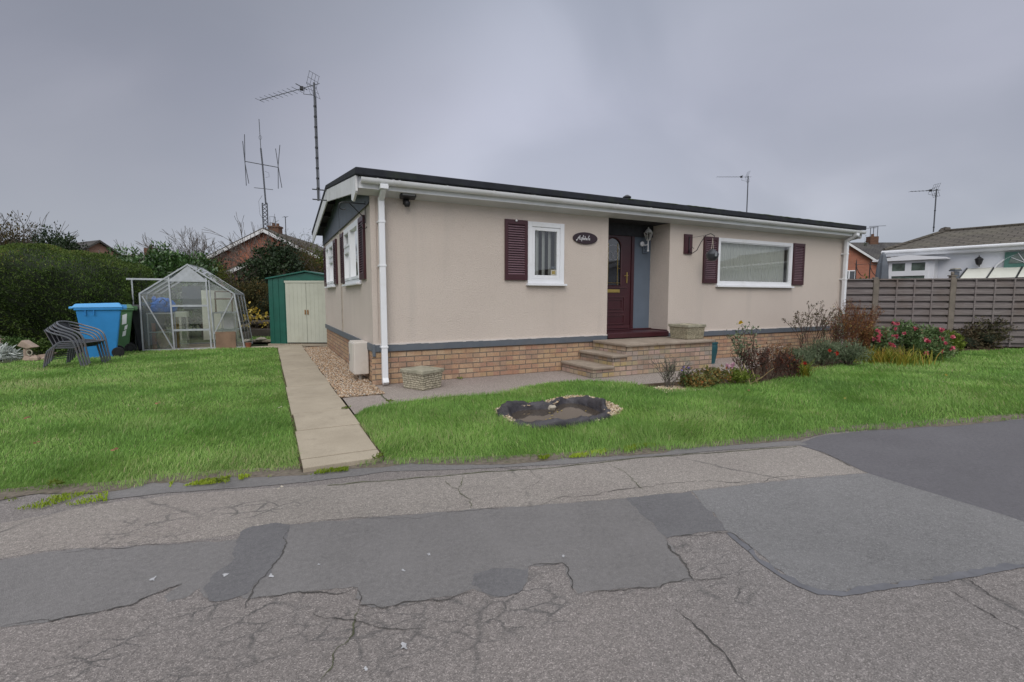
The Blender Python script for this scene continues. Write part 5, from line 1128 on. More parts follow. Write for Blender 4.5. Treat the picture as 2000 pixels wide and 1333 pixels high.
# ---- wheelie bins, side-on to the road
def wheelie_bin(loc, rz, label, body, lidm, wheels=True, scl=1.0, patchy=False):
    t = empty('wheelie_bin', loc, rz, label, 'wheelie bin', 'wheelie bins lined up beside the hedge'); t.scale = (scl,) * 3
    # local x: front(-) to wheels(+); y: width
    h = .96; m = MB(); a, b = .31, .25
    m.hexa([(-.24, -.21, .0), (.20, -.21, .0), (.20, .21, .0), (-.24, .21, .0), (-.34, -.275, h), (.33, -.275, h), (.33, .275, h), (-.34, .275, h)]); bo = m.build('bin_body', body, t, bevel=.02)
    m = MB(); m.box(-.362, .35, -.298, .298, h - .035, h + .012); m.build('rim', body, t, bevel=.008)
    m = MB()
    for y in (-.283, .0): pass
    for x in (-.20, -.08): m.box(x - .006, x + .006, -.300, -.262, h - .13, h - .036)
    m.build('rib', body, bo)
    m = MB(); m.hexa([(-.40, -.31, h + .012), (.36, -.31, h + .012), (.36, .31, h + .012), (-.40, .31, h + .012), (-.34, -.26, h + .085), (.30, -.26, h + .10), (.30, .26, h + .10), (-.34, .26, h + .085)])
    m.box(-.43, -.36, -.29, .29, h - .01, h + .035); m.build('lid', lidm, t, bevel=.014)
    m = MB(); m.tube([(.40, -.26, h + .01), (.40, .26, h + .01)], .018, 8)
    for y in (-.22, -.08, .08, .22): m.box(.33, .41, y - .02, y + .02, h - .03, h + .06)
    m.build('handle', lidm, t)
    for y in (-.235, .235):
        m = MB(); m.tube([(.235, y - .03, .10), (.235, y + .03, .10)], .10, 20); w = m.build('wheel', M['tyre'], t, bevel=.012)
        m = MB(); m.tube([(.235, y - .034, .10), (.235, y + .034, .10)], .045, 12); m.build('hub', M['black'], w)
    m = MB(); m.box(.19, .27, -.2, .2, .06, .13); m.build('axle', body, t)
    return t, bo
M['tyre'] = m_plain('black_rubber', (.015, .015, .016), .8, .2, 9)
M['bin_blue'] = m_plain('blue_plastic', (.035, .24, .56), .42, .08, 4, bump=.05); M['bin_lid_blue'] = m_plain('light_blue_plastic', (.09, .34, .66), .4, .08, 4)
M['bin_green'] = m_plain('green_plastic', (.075, .165, .075), .45, .1, 4); M['bin_grey'] = m_plain('charcoal_plastic', (.060, .060, .072), .45, .15, 4); M['lid_dark'] = m_plain('black_plastic', (.018, .018, .022), .4, .15, 4)
vd = math.atan2(-.64, .77)           # view ray of the bins
def binpos(lat, dep): q = cf(lat, dep); return (q[0], q[1], 0)
brz = hang + R(38)
wheelie_bin(binpos(-8.34, 9.86), brz, 'bright blue wheelie bin nearest the stacked chairs', M['bin_blue'], M['bin_lid_blue'], scl=1.04)
t, bo = wheelie_bin(binpos(-8.78, 10.75), brz, 'green wheelie bin with a torn white sticker between the blue and grey bins', M['bin_green'], M['bin_green'])
m = MB(); m.cur = 0
for (x0, x1, z0, z1) in ((.12, .22, .62, .86), (.15, .22, .50, .62), (.11, .19, .36, .50)): y0 = -.21 - .065 * z0 / .96 - .002; y1 = -.21 - .065 * z1 / .96 - .002; m.add([(x0, y0, z0), (x1 - .02, y0, z0 + .02), (x1, y1, z1), (x0 + .02, y1, z1 - .03)], [(0, 1, 2, 3)])
m.build('sticker', M['white'], bo)
wheelie_bin(binpos(-8.58, 11.5), brz, 'charcoal grey wheelie bin with black lid next to the greenhouse', M['bin_grey'], M['lid_dark'])

# ---- stacked metal garden chairs
M['chair_tube'] = m_plain('rusting_grey_tube', (.115, .12, .135), .45, .15, 8, metal=.3, dirt=(.17, .075, .03)); M['chair_mesh'] = m_plain('black_mesh_fabric', (.035, .037, .045), .8, .2, 60)
def chair0():
    t = empty('garden_chair', (0, 0, 0), 0, '', 'chair', 'stacked metal garden chairs')
    w = .27
    # arms and back in one hoop, running down into the front legs; local +x is the front
    def hoop():
        pts = []
        pts += [(.33, -w, 0), (.27, -w, .30), (.235, -w - .005, .50), (.18, -w - .01, .60), (.08, -w - .01, .655), (-.08, -w + .005, .70), (-.20, -w + .05, .745), (-.275, -w + .13, .775), (-.305, -.06, .785)]
        return pts + [(x, -y, z) for x, y, z in pts[::-1]]
    def smooth(P, it=2):
        for _ in range(it):
            Q = [P[0]]
            for a, b in zip(P[:-1], P[1:]): a = np.array(a); b = np.array(b); Q += [tuple(a * .75 + b * .25), tuple(a * .25 + b * .75)]
            P = Q + [P[-1]]
        return P
    m = MB(); m.tube(smooth(hoop()), .0165, 7); m.build('arm_hoop', M['chair_tube'], t, smooth=True)
    for s in (-1, 1):
        m = MB(); m.tube(smooth([(.235, s * (w - .02), .41), (.0, s * (w - .02), .41), (-.14, s * (w - .02), .405), (-.22, s * (w - .015), .33), (-.27, s * w, .0)], 1), .0155, 7); m.build('leg', M['chair_tube'], t, smooth=True)
    m = MB(); m.tube([(.235, -w + .02, .41), (.235, w - .02, .41)], .011, 6); m.tube([(-.14, -w + .02, .405), (-.14, w - .02, .405)], .011, 6); m.tube([(-.245, -w + .01, .16), (-.245, w - .01, .16)], .008, 6)
    m.tube([(-.16, -.15, .40), (-.30, -.15, .772)], .009, 6); m.tube([(-.16, .15, .40), (-.30, .15, .772)], .009, 6); m.build('seat_frame', M['chair_tube'], t, smooth=True)
    m = MB(); m.box(-.14, .235, -w + .03, w - .03, .408, .414); m.build('seat', M['chair_mesh'], t)
    m = MB(); m.hexa([(-.165, -.15, .43), (-.160, -.15, .43), (-.160, .15, .43), (-.165, .15, .43), (-.300, -.15, .765), (-.295, -.15, .765), (-.295, .15, .765), (-.300, .15, .765)]); m.build('backrest', M['chair_mesh'], t)
    return t
c0 = chair0(); cb = cf(-7.76, 8.52); crz = hang + R(7)
CL = ['lowest metal garden chair of the stack by the blue bin', 'second chair from the bottom of the garden chair stack', 'third chair from the bottom, under the topmost garden chair', 'topmost rusty tubular garden chair of the stack by the blue bin']
for k in range(4):
    c = c0 if k == 0 else copy_tree(c0); c['label'] = CL[k]; c.rotation_euler = (0, R(1.5) * k, crz); c.scale = (1, .95, .85)
    f_ = .040 * k; c.location = (cb[0] + math.cos(crz) * f_, cb[1] + math.sin(crz) * f_, .0 + .034 * k)
# ---- stone ornament and white-leaved plant at the left edge
def ornament():
    q = gz(58, 706); t = empty('garden_ornament', (q[0], q[1], 0), hang + R(10), 'broken weathered stone garden ornament with small roof and dial at the hedge foot', 'ornament')
    m = MB(); m.blob((-.02, 0, .05), (.10, .08, .07), 5, 10); m.tube([(-.03, 0, 0), (-.04, 0, .14), (-.03, 0, .24)], [.055, .045, .05], 8); m.build('pillar', M['stone_pink'], t, smooth=True)
    m = MB(); m.extr([(-.14, -.08, .30), (.02, -.08, .24), (.14, -.08, .27), (.06, -.08, .33), (-.05, -.08, .41)], (0, .17, 0)); m.build('roof_stone', M['stone_pink'], t, bevel=.015)
    m = MB(); n = 16; m.tube([(.045 + .042 * math.cos(a), -.05, .17 + .05 * math.sin(a)) for a in [2 * math.pi * k / n for k in range(n)]], .010, 6, True); m.build('dial', M['stone_pale'], t, smooth=True)
    m = MB(); m.bar((-.02, 0, .05), (.36, .05, .09), .09, .07); m.bar((.15, 0, .11), (.42, .06, .145), .05, .02); m.blob((.12, -.05, .05), (.09, .07, .07), 8); m.blob((.33, -.04, .05), (.10, .06, .055), 9); m.build('base', M['stone_pink'], t, bevel=.01)
M['stone_pink'] = m_plain('weathered_pinkish_stone', (.33, .25, .20), .9, .25, 9, bump=.5, dirt=(.15, .13, .10))
ornament()
M['silver_leaf'] = m_leaf('silver_leaf', [(0, (.30, .33, .30)), (.6, (.50, .53, .50)), (1, (.62, .64, .62))], .6, .1, .2, .1)
M['midgreen'] = m_leaf('mid_green_leaf', [(0, (.03, .065, .015)), (.5, (.06, .115, .025)), (1, (.11, .17, .04))], .5, .25, .3, .2)
q = gz(30, 700); bush('border_plant', (q[0], q[1]), .42, .3, 0, .42, 1300, .05, .028, M['midgreen'], 'low green leafy plant between the white plant and stone ornament', 'plant', 14, 6, hang, core=False)
q = gz(2, 706); t = bush('border_plant', (q[0], q[1]), .38, .28, 0, .30, 420, .15, .022, M['silver_leaf'], 'spiky silvery white leaved plant at the left edge of the lawn', 'plant', 15, 5, hang, core=False, stems=3)
q = gz(90, 700); bush('border_plant', (q[0] , q[1] + .15), .45, .25, 0, .35, 1500, .05, .028, M['hedge'], 'dark leafy undergrowth at the foot of the hedge behind the chairs', 'plant', 16, 6, hang, core=False)
q = at(-6, 660, 12.6); m = MB(); m.box(-1.4, 1.0, -.1, .1, 0, .16); 
o = m.build('border_wall', M['stone_pink'], None, bevel=.01, loc=(q[0], q[1], 0), rz=hang); tag(o, 'low pinkish stone edging beyond the lawn at the far left', 'wall')

# ---- greenhouse
def greenhouse():
    A = np.array([-3.84, 6.80]); B = np.array([-1.95, 6.62]); w = float(np.linalg.norm(B - A)); rz = math.atan2(*(B - A)[::-1])
    t = empty('greenhouse', (A[0], A[1], 0), rz, 'small aluminium framed glass greenhouse with open front door gap and cluttered staging', 'greenhouse')
    dp = 1.45; he, hr = 1.30, 1.97; c = w / 2; fl = .03; out = .13
    L0, L1, R0, R1, Rg = (0, 0, 0), (0, 0, he), (w + out, 0, 0), (w - .03, 0, he), (c + .0, 0, hr)
    def bk(p): return (p[0], dp, p[2])
    s = .03
    m = MB()
    for a, b in ((L0, L1), (R1, R0), (L1, Rg), (Rg, R1)): m.bar(a, b, s, s * 1.2, (0, 1, 0)); m.bar(bk(a), bk(b), s, s, (0, 1, 0))
    for a in (L1, Rg, R1, L0, R0): m.bar(a, bk(a), s, s)
    m.bar((L0[0], 0, .02), (R0[0], 0, .02), s, s); m.bar((0, dp, .02), (R0[0], dp, .02), s, s)
    m.build('frame', M['alu'], t)
    # front: door bay with posts, rails, braces
    dx0, dx1 = .86, 1.40; zt = lambda x: he + (hr - he) * (1 - abs(x - c) / c)
    m = MB(); xL, xR = .60, 1.31
    m.bar((xL, -.004, 0), (xL - .03, -.004, zt(xL - .03) - .03), .032, .03, (0, 1, 0)); m.bar((xR + .03, -.004, 0), (xR - .01, -.004, zt(xR) - .05), .032, .03, (0, 1, 0)); m.bar((xR + .10, -.004, 0), (xR + .05, -.004, zt(xR) - .10), .022, .03, (0, 1, 0))
    m.build('door_post', M['alu'], t)
    for z, h_ in ((1.60, .05), (1.02, .045), (.46, .045)): m = MB(); m.bar((xL - .02, -.008, z), (xR + .02, -.008, z), .028, h_); m.build('door_rail', M['alu'], t)
    m = MB(); m.extr([(c - .38, -.006, he + .30), (c + .38, -.006, he + .30), (c, -.006, hr - .03)], (0, .006, 0)); m.build('gable_sheet', M['alu'], t)
    for a, b in (((.05, -.012, he - .06), (xL - .02, -.012, .02)), ((w - .06, -.012, he - .06), (xR + .10, -.012, .35))): m = MB(); m.bar(a, b, .022, .016, (0, 1, 0)); m.build('brace', M['alu'], t)
    # side and roof glazing bars
    m = MB()
    for k in range(1, 3):
        y = dp * k / 3; m.bar((0, y, 0), (0, y, he), .02, .02, (0, 1, 0)); m.bar((R0[0], y, 0), (R1[0], y, he), .02, .02, (0, 1, 0)); m.bar((0, y, he), (c, y, hr), .02, .025, (0, 1, 0)); m.bar((c, y, hr), (R1[0], y, he), .02, .025, (0, 1, 0))
    m.build('glazing_bar', M['alu'], t)
    def pane(name, q, mt='ghglass'): m = MB(); m.add(q, [tuple(range(len(q)))]); m.build(name, M[mt], t)
    e = .004
    pane('glass_pane', [(s, e, .05), (xL - .03, e, .05), (xL - .04, e, zt(xL - .04) - .04), (s, e, he - .01)]); pane('glass_pane', [(xL, e, .60), (xR, e, .60), (xR, e, 1.56), (xL, e, 1.56)]) ; pane('glass_pane', [(xR + .1, e, .05), (w + .08, e, .05), (w - .06, e, he - .02), (xR + .05, e, zt(xR) - .12)])
    pane('glass_pane', [(.03, dp - e, .04), (w, dp - e, .04), (w - .05, dp - e, he), (c, dp - e, hr - .02), (.03, dp - e, he)])
    for k in range(3):
        y0, y1 = dp * k / 3 + .012, dp * (k + 1) / 3 - .012
        pane('glass_pane', [(-e, y0, .05), (-e, y1, .05), (-e, y1, he - .02), (-e, y0, he - .02)]); pane('glass_pane', [(R0[0] + e, y0, .05), (R0[0] + e, y1, .05), (R1[0] + e, y1, he - .02), (R1[0] + e, y0, he - .02)])
        pane('roof_pane', [(.01, y0, he + .02), (.01, y1, he + .02), (c - .01, y1, hr), (c - .01, y0, hr)]); pane('roof_pane', [(c + .01, y0, hr), (c + .01, y1, hr), (R1[0] - .01, y1, he + .02), (R1[0] - .01, y0, he + .02)])
    rg = random.Random(5); m = MB()
    for k in range(26): f = rg.random(); y = rg.choice([.02, dp / 3, dp * 2 / 3]) + rg.uniform(-.02, .03); m.blob((c + (w / 2 - .03) * f, y, hr - (hr - he) * f + .022), (.05, .012, .01), k, 6)
    m.build('roof_moss', M['roof_moss'], t)['kind'] = 'stuff'
    m = MB(); m.box(.02, w + .05, .03, dp - .03, -.02, .015); m.build('floor_slab', M['slab'], t)
    ca, sa = math.cos(rz), math.sin(rz)
    def W(x, y, z): return (A[0] + x * ca - y * sa, A[1] + x * sa + y * ca, z)
    def inside(name, parts, label, cat, smooth=False, group=None):
        o = empty(name, W(0, 0, 0), rz, label, cat, group)
        for nm, mb, mt in parts: mb.build(nm, mt, o, smooth=smooth)
        return o
    # cream board at the back with a grey upper panel, seen through the glass
    m = MB(); m.box(.92, 1.72, dp - .09, dp - .06, .12, 1.40); m2 = MB(); m2.box(.50, .91, dp - .085, dp - .06, .92, 1.50)
    inside('insulation_board', [('board', m, M['cream_board']), ], 'large pale cream board leaning at the back of the greenhouse', 'board'); inside('grey_panel', [('panel', m2, M['band'])], 'dark grey panel beside the cream board at the back of the greenhouse', 'board')
    # staging
    for x0, x1, z, lab in ((.05, .62, .86, 'metal staging shelf under the blue bag on the left of the greenhouse'), (1.36, 1.86, .86, 'metal staging shelf on the right of the greenhouse')):
        m = MB(); m.box(x0, x1, .15, dp - .2, z - .03, z); ml = [MB() for _ in range(4)]
        for q, (x, y) in zip(ml, ((x0 + .02, .17), (x1 - .02, .17), (x0 + .02, dp - .25), (x1 - .02, dp - .25))): q.box(x - .012, x + .012, y - .012, y + .012, .016, z - .03)
        m2 = MB(); m2.box(x0 + .01, x1 - .01, .17, dp - .25, .40, .42)
        inside('staging', [('shelf', m, M['alu']), ('lower_shelf', m2, M['alu'])] + [('leg', q, M['alu']) for q in ml], lab, 'shelf', group='greenhouse staging')
    m = MB(); m.box(1.40, 1.80, .25, .50, 1.16, 1.20); m.box(1.42, 1.78, .25, .5, 1.34, 1.37); m.box(1.41, 1.44, .25, .28, .861, 1.34); m.box(1.76, 1.79, .25, .28, .861, 1.34)
    inside('wooden_rack', [('rack', m, M['wood_old'])], 'small wooden rack standing on the right staging shelf', 'rack')
    m = MB(); m.blob((.32, .42, 1.02), (.24, .20, .19), 21, 14, .10); m.blob((.44, .40, .96), (.16, .18, .13), 22, 12, .12); m.blob((.18, .40, .95), (.14, .18, .11), 23, 12, .1)
    m2 = MB(); m2.tube([(.30, .22, 1.10), (.38, .20, 1.18), (.46, .21, 1.10), (.42, .20, 1.0)], .012, 6); m3 = MB(); m3.blob((.17, .36, 1.17), (.05, .05, .07), 24, 8, .2)
    inside('storage_bag', [('bag', m, M['bag_blue']), ('strap', m2, M['bag_dark']), ('knot', m3, M['bag_blue'])], 'crumpled bright blue bag lying on the left staging shelf in the greenhouse', 'bag')
    m = MB(); m.box(.64, .86, .06, .30, .76, .88); inside('polystyrene_box', [('box', m, M['cream_board'])], 'white polystyrene box standing just inside the greenhouse door gap', 'box')
    m = MB(); m.box(.70, .84, .08, .28, .015, .76); o = inside('box_pedestal', [('stand', m, M['ghglass'])], 'clear plastic stand holding the white polystyrene box', 'stand')
    m = MB(); m.box(1.44, 1.86, -.035, -.012, -.01, .40); inside('plywood_sheet', [('sheet', m, M['ply'])], 'brown plywood sheet leaning against the front right greenhouse pane', 'board')
    m = MB(); m.box(1.52, 1.74, .55, .62, .43, .82); inside('white_sack', [('sack', m, M['white_old'])], 'white sack standing on the low shelf at the right of the greenhouse', 'sack')
    for x, y, h_, lab, mt in ((.14, .30, .62, 'reddish terracotta drainpipe standing in the left of the greenhouse', 'terra'), (.47, .5, .74, 'bundle of yellow bamboo canes standing in the greenhouse', 'cane'), (.30, .35, .5, 'grey upright sheet of slate in the greenhouse', 'stone_pink')):
        m = MB()
        if mt == 'cane': 
            for k in range(6): m.tube([(x + .02 * k, y, .016), (x + .02 * k + .01 * (k % 2), y + .02, h_)], .008, 6)
        elif mt == 'terra': m.tube([(x, y, .016), (x, y, h_)], .045, 12)
        else: m.blob((x, y, .24), (.13, .03, .23), 31, 12, .06)
        inside('canes' if mt == 'cane' else 'clay_pipe' if mt == 'terra' else 'stone_slab', [('body', m, M[mt])], lab, 'canes' if mt == 'cane' else 'pipe' if mt == 'terra' else 'stone', smooth=mt != 'cane')
    m = MB(); m.lathe([(.05, 0), (.07, .12), (.075, .12)], (0, 0, 0), 14); q = W(w + .22, -.02, 0); o = m.build('flower_pot', M['terra'], None, smooth=True, loc=q); tag(o, 'small terracotta pot beside the right foot of the greenhouse', 'plant pot')
    # tubular metal rail behind left
    m = MB(); q0 = W(-.28, .5, 0); m.tube([(0, 0, 0), (0, 0, 1.62)], .016, 8); m.bar((-.10, 0, 1.64), (.85, 0, 1.64), .03, .04); o = m.build('clothes_post', M['alu'], None, loc=q0, rz=rz); tag(o, 'slim metal post and cross rail behind the left of the greenhouse', 'post')
M['cream_board'] = m_plain('cream_board', (.66, .68, .56), .7, .06, 3, dirt=(.5, .5, .40)); M['ply'] = m_plain('damp_plywood', (.21, .135, .09), .8, .2, 5, dirt=(.10, .07, .05)); M['wood_old'] = m_plain('old_wood', (.22, .15, .10), .85, .2, 9)
M['bag_blue'] = m_plain('blue_tarpaulin', (.02, .14, .52), .4, .2, 12, bump=.5); M['bag_dark'] = m_plain('dark_blue_strap', (.01, .03, .12), .6, .1, 9); M['terra'] = m_plain('terracotta', (.24, .085, .045), .8, .15, 9); M['cane'] = m_plain('bamboo', (.42, .31, .12), .6, .15, 20)
greenhouse()

# ---- green metal shed
def shed():
    L, D_ = -6.22, 12.5; q = cf(L, D_); t = empty('metal_shed', (q[0], q[1], 0), hang, 'green metal garden shed with cream ribbed double doors', 'shed'); w, d, he, hr = 1.93, 1.3, 1.70, 1.86
    m = MB(); x0, x1 = .44, 1.49
    def corr(xa, xb, y, n, z0, z1):
        k = (xb - xa) / n
        for i in range(n): a = xa + i * k; m.box(a, a + k * .72, y - .012, y + .01, z0, z1); m.box(a + k * .72, a + k, y, y + .01, z0, z1)
    corr(0, x0, 0, 3, .03, he - .01); corr(x1, w, 0, 3, .03, he - .01); m.box(x0, x1, 0.0, .01, he - .09, he - .01); m.box(0, .02, .01, d, .03, he - .01); m.box(w - .02, w, .01, d, .03, he - .01); m.box(.02, w - .02, d - .02, d, .03, he - .01)
    m.extr([(0, .0, he - .01), (w, .0, he - .01), (w / 2, .0, hr - .02)], (0, .012, 0)); m.build('shed_wall', M['shed_green'], t)
    m = MB(); ov = .05; m.extr([(-ov, -.06, he - .025), (w / 2, -.06, hr), (w + ov, -.06, he - .025), (w + ov, -.06, he + .01), (w / 2, -.06, hr + .035), (-ov, -.06, he + .01)], (0, d + .1, 0)); m.build('shed_roof', M['shed_green'], t, bevel=.004)
    xm = (x0 + x1) / 2
    for a, b in ((x0, xm - .004), (xm + .004, x1)):
        m = MB(); n = 5; k = (b - a) / n
        for i in range(n): m.box(a + i * k, a + i * k + k * .9, -.032, -.018, .06, he - .115); m.box(a + i * k + k * .9, a + (i + 1) * k, -.028, -.018, .06, he - .115)
        dd = m.build('shed_door', M['shed_cream'], t)
        m = MB(); hx = b - .03 if b < xm else a + .03; m.box(hx - .015, hx + .015, -.05, -.033, .78, .90); m.build('door_handle', M['rust'], dd, bevel=.003)
    m = MB(); m.box(x0 - .02, x1 + .02, -.045, -.014, he - .113, he - .06); m.build('door_track', M['shed_cream'], t)
    m = MB(); m.box(-.05, w + .05, -.06, d + .05, -.05, .028); m.build('base', M['slab'], t)
M['shed_green'] = m_plain('green_painted_steel', (.010, .095, .068), .4, .12, 5, spec=.5, dirt=(.012, .06, .045)); M['shed_cream'] = m_plain('cream_painted_steel', (.47, .48, .40), .45, .05, 3, dirt=(.36, .36, .29)); M['rust'] = m_plain('rusty_metal', (.24, .12, .04), .8, .3, 30)
shed()
# ---- raised beds, edging and lawn behind
def beds():
    z = lambda px, dep: cf((px - 1000) / FPX * dep, dep)
    a, b = z(470, 14.6), z(545, 14.6)
    m = MB(); m.bar((a[0], a[1], .14), (b[0], b[1], .14), .12, .28); o = m.build('sleeper_wall', M['sleeper'], None, bevel=.02); tag(o, 'low dark sleeper retaining wall behind the strip of back lawn', 'retaining wall')
    a, b = z(468, 15.6), z(548, 15.6); m = MB(); m.tube([(a[0], a[1], .40), (b[0], b[1], .43)], .085, 10); m.tube([(a[0], a[1], .60), (b[0], b[1], .60)], .03, 8); o = m.build('log_rail', M['sleeper'], None, smooth=True); tag(o, 'dark round log lying along the top of the raised bed', 'log')
    q = z(505, 16.2); m = MB(); m.box(-1.6, 1.6, -.5, 1.5, 0, .42); o = m.build('raised_bed', M['soil'], None, loc=(q[0], q[1], 0), rz=hang); tag(o, 'raised soil bed held by the log behind the shed', 'raised bed')
    m = MB(); a, b = z(478, 13.4), z(540, 13.4); m.bar((a[0], a[1], .02), (b[0], b[1], .02), .16, .06); o = m.build('kerb_stone', M['slab'], None, bevel=.01); tag(o, 'pale concrete kerb at the front of the back lawn strip', 'kerb')
    m = MB(); m.blob((z(508, 13.35)[0], z(508, 13.35)[1], .07), (.14, .1, .06), 41, 9); o = m.build('rock', M['stone_pale'], None, smooth=True); tag(o, 'small pale rock lying on the concrete kerb between greenhouse and shed', 'rock')
    P = [tuple(z(474, 13.6)[:2]), tuple(z(560, 13.6)[:2]), tuple(z(560, 14.6)[:2]), tuple(z(474, 14.6)[:2])]
    blades('grass', P, [], 9000, M['grass'], .08, 'strip of back lawn between greenhouse and shed', seed=9, zf=lambda x, y: 0 * x, maxd=40); sheet('lawn', P, -.01, M['turf'])
    q = z(492, 14.75); t = bush('border_plant', q, .42, .3, .25, .98, 90, .11, .09, M['leaf_yel'], 'sparse plant with round yellow leaves beside the greenhouse', 'plant', 17, 5, hang, core=False, stems=4, shell=.2)
    q = z(522, 14.7); t = bush('border_plant', q, .38, .2, .2, .75, 40, .09, .07, M['leaf_yel'], 'few yellow leaves hanging in front of the sleepers near the shed', 'plant', 18, 4, hang, core=False, stems=3, shell=.2)
M['sleeper'] = m_plain('dark_sleeper_wood', (.06, .05, .042), .9, .3, 6, bump=.4, dirt=(.10, .09, .06))
beds()
# dense growth between greenhouse and shed, and the big twiggy mound
q = at(498, 600, 17.6); bush('shrub', q, 1.5, 1.0, 0, 1.75, 9000, .09, .045, M['autumn'], 'brown and green undergrowth in the gap between greenhouse and shed', 'shrub', 19, 8, hang)
q = at(520, 560, 19.2); bush('ivy_mound', q, 1.5, 1.1, .2, 3.25, 13000, .11, .07, M['evergreen'], 'dark ivy covered mass under the tangled bare twigs', 'shrub', 20, 8, hang)
q = at(562, 560, 20.5); bare('bare_tree', q, 3.3, 15, 3, 'broad tangled mound of bare brown twigs behind the green shed', 21, .75, .022, 'twig', lean=.9, minr=.007, base=1.1, leafm=M['autumn'], nleaf=2600, leafL=.07)
q = at(572, 540, 20.8); bush('twig_thicket', q, 1.25, 1.0, .3, 3.55, 9000, .17, .010, M['twiglet'], 'dense brown thicket of fine bare twigs between the brick house and the shed', 'shrub', 71, 11, hang, core=False, shell=.3)
q = at(568, 540, 20.2); bush('shrub', q, 1.35, .9, .2, 3.45, 11000, .12, .02, M['autumn'], 'brown leafed tangled shrub rising over the left part of the shed roof', 'shrub', 72, 10, hang, core=False, shell=.3)
q = at(528, 500, 23); bare('bare_tree', q, 4.8, 5, 3, 'thin bare saplings rising in front of the lattice mast', 22, .55, .014, 'twig_grey', lean=.5, minr=.007, base=1.4)
q = at(585, 500, 24); bare('bare_tree', q, 4.9, 5, 3, 'upright bare saplings between mast and bungalow gable', 23, .55, .014, 'twig_grey', lean=.4, minr=.007, base=1.2)
q = at(612, 540, 21); bush('shrub', q, 1.35, 1.1, 0, 3.2, 9500, .10, .045, M['yellowgreen'], 'yellow green bush beside the rear corner of the bungalow', 'shrub', 24, 8, hang)
q = at(470, 560, 19); bare('bare_tree', q, 2.9, 6, 3, 'low bare twigs just right of the greenhouse roof', 25, .7, .016, 'twig', lean=.7, minr=.006, base=.7)

# ================================================================== DISTANT HOUSES ON THE LEFT
M['old_brick'] = m_brick('sooty_brick', [(.12, .055, .035), (.16, .08, .05)], (.10, .09, .07), bump=.2)
def m_tiles(name, base, dirt, row=.11, wd=.3):
    t = MT(name); sp = t.N.new('ShaderNodeSeparateXYZ'); t.L.new(t.tc.outputs['Object'], sp.inputs[0]); cb = t.N.new('ShaderNodeCombineXYZ'); t.L.new(sp.outputs['X'], cb.inputs[0]); t.L.new(t.math('MULTIPLY', sp.outputs['Z'], 1.0), cb.inputs[1])
    b = t.N.new('ShaderNodeTexBrick'); b.inputs['Scale'].default_value = 1; b.inputs['Brick Width'].default_value = wd; b.inputs['Row Height'].default_value = row; b.inputs['Mortar Size'].default_value = row * .16; b.inputs['Mortar Smooth'].default_value = .7
    b.inputs['Color1'].default_value = (*base, 1); b.inputs['Color2'].default_value = tuple(x * .78 for x in base) + (1,); b.inputs['Mortar'].default_value = tuple(x * .3 for x in base) + (1,); t.L.new(cb.outputs[0], b.inputs['Vector'])
    c = t.mix(b.outputs['Color'], dirt, t.ramp(t.noise(1.1, 6, .7), [(.4, 0.0), (.7, .7)])); c = t.mix(c, t.ramp(t.noise(9, 5), [(.3, .8), (.7, 1.15)]), 1, 'MULTIPLY')
    t.col(c).rough(.9).spec(.2).bump(t.math('SUBTRACT', 1.0, b.outputs['Fac']), .8, .03); return t.m
M['tile_brown'] = m_tiles('brown_roof_tile', (.10, .085, .075), (.14, .13, .10)); M['tile_grey'] = m_tiles('grey_roof_tile', (.085, .08, .08), (.12, .115, .10))
def gable_house(px_apex, py_apex, dep, width, length, eave_drop, yaw, wallm, roofm, label, chimney=None, name='brick_house', verge=True, ov=.3, windows=()):
    """house with its gable end towards the camera; apex placed at pixel and depth; eave_drop = ridge height above eaves"""
    a = at(px_apex, py_apex, dep); zr = a[2]; ze = zr - eave_drop; t = empty(name, (a[0], a[1], 0), yaw, label, 'house'); w = width / 2
    m = MB(); m.extr([(-w, 0, 0), (w, 0, 0), (w, 0, ze), (0, 0, zr), (-w, 0, ze)], (0, length, 0)); m.build('wall', wallm, t)
    k = eave_drop / w
    for s in (-1, 1):
        m = MB(); m.extr([(0, -ov, zr + .02), (s * (w + ov), -ov, ze - ov * k + .02), (s * (w + ov), -ov, ze - ov * k + .16), (0, -ov, zr + .18)], (0, length + 2 * ov, 0)); rf = m.build('roof', roofm, t)
        if verge: m = MB(); m.extr([(0, -ov - .04, zr - .10), (s * (w + ov), -ov - .04, ze - ov * k - .10), (s * (w + ov), -ov - .04, ze - ov * k + .10), (0, -ov - .04, zr + .10)], (0, .035, 0)); m.build('bargeboard', M['white_old'], t)
    if chimney:
        for cy in chimney: m = MB(); m.box(-.3, .3, cy, cy + .6, zr - .3, zr + .45); m.box(-.34, .34, cy - .05, cy + .65, zr + .40, zr + .5); m.cyl((-.12, cy + .3, zr + .48), .09, .22, 10); m.cyl((.14, cy + .3, zr + .48), .09, .2, 10); m.build('chimney', M['old_brick'], t)
    for x, z, ww, hh in windows:
        m = MB(); m.box(x - ww / 2, x + ww / 2, -.06, .0, z, z + hh); f = m.build('window', M['white'], t); m = MB(); m.box(x - ww / 2 + .08, x - .05, -.07, -.061, z + .08, z + hh - .08); m.box(x + .05, x + ww / 2 - .08, -.07, -.061, z + .08, z + hh - .08); m.build('pane', M['glass_dark'], f)
    return t
M['glass_dark'] = m_plain('dark_window_glass', (.03, .035, .04), .08, .1, 2, spec=.8)
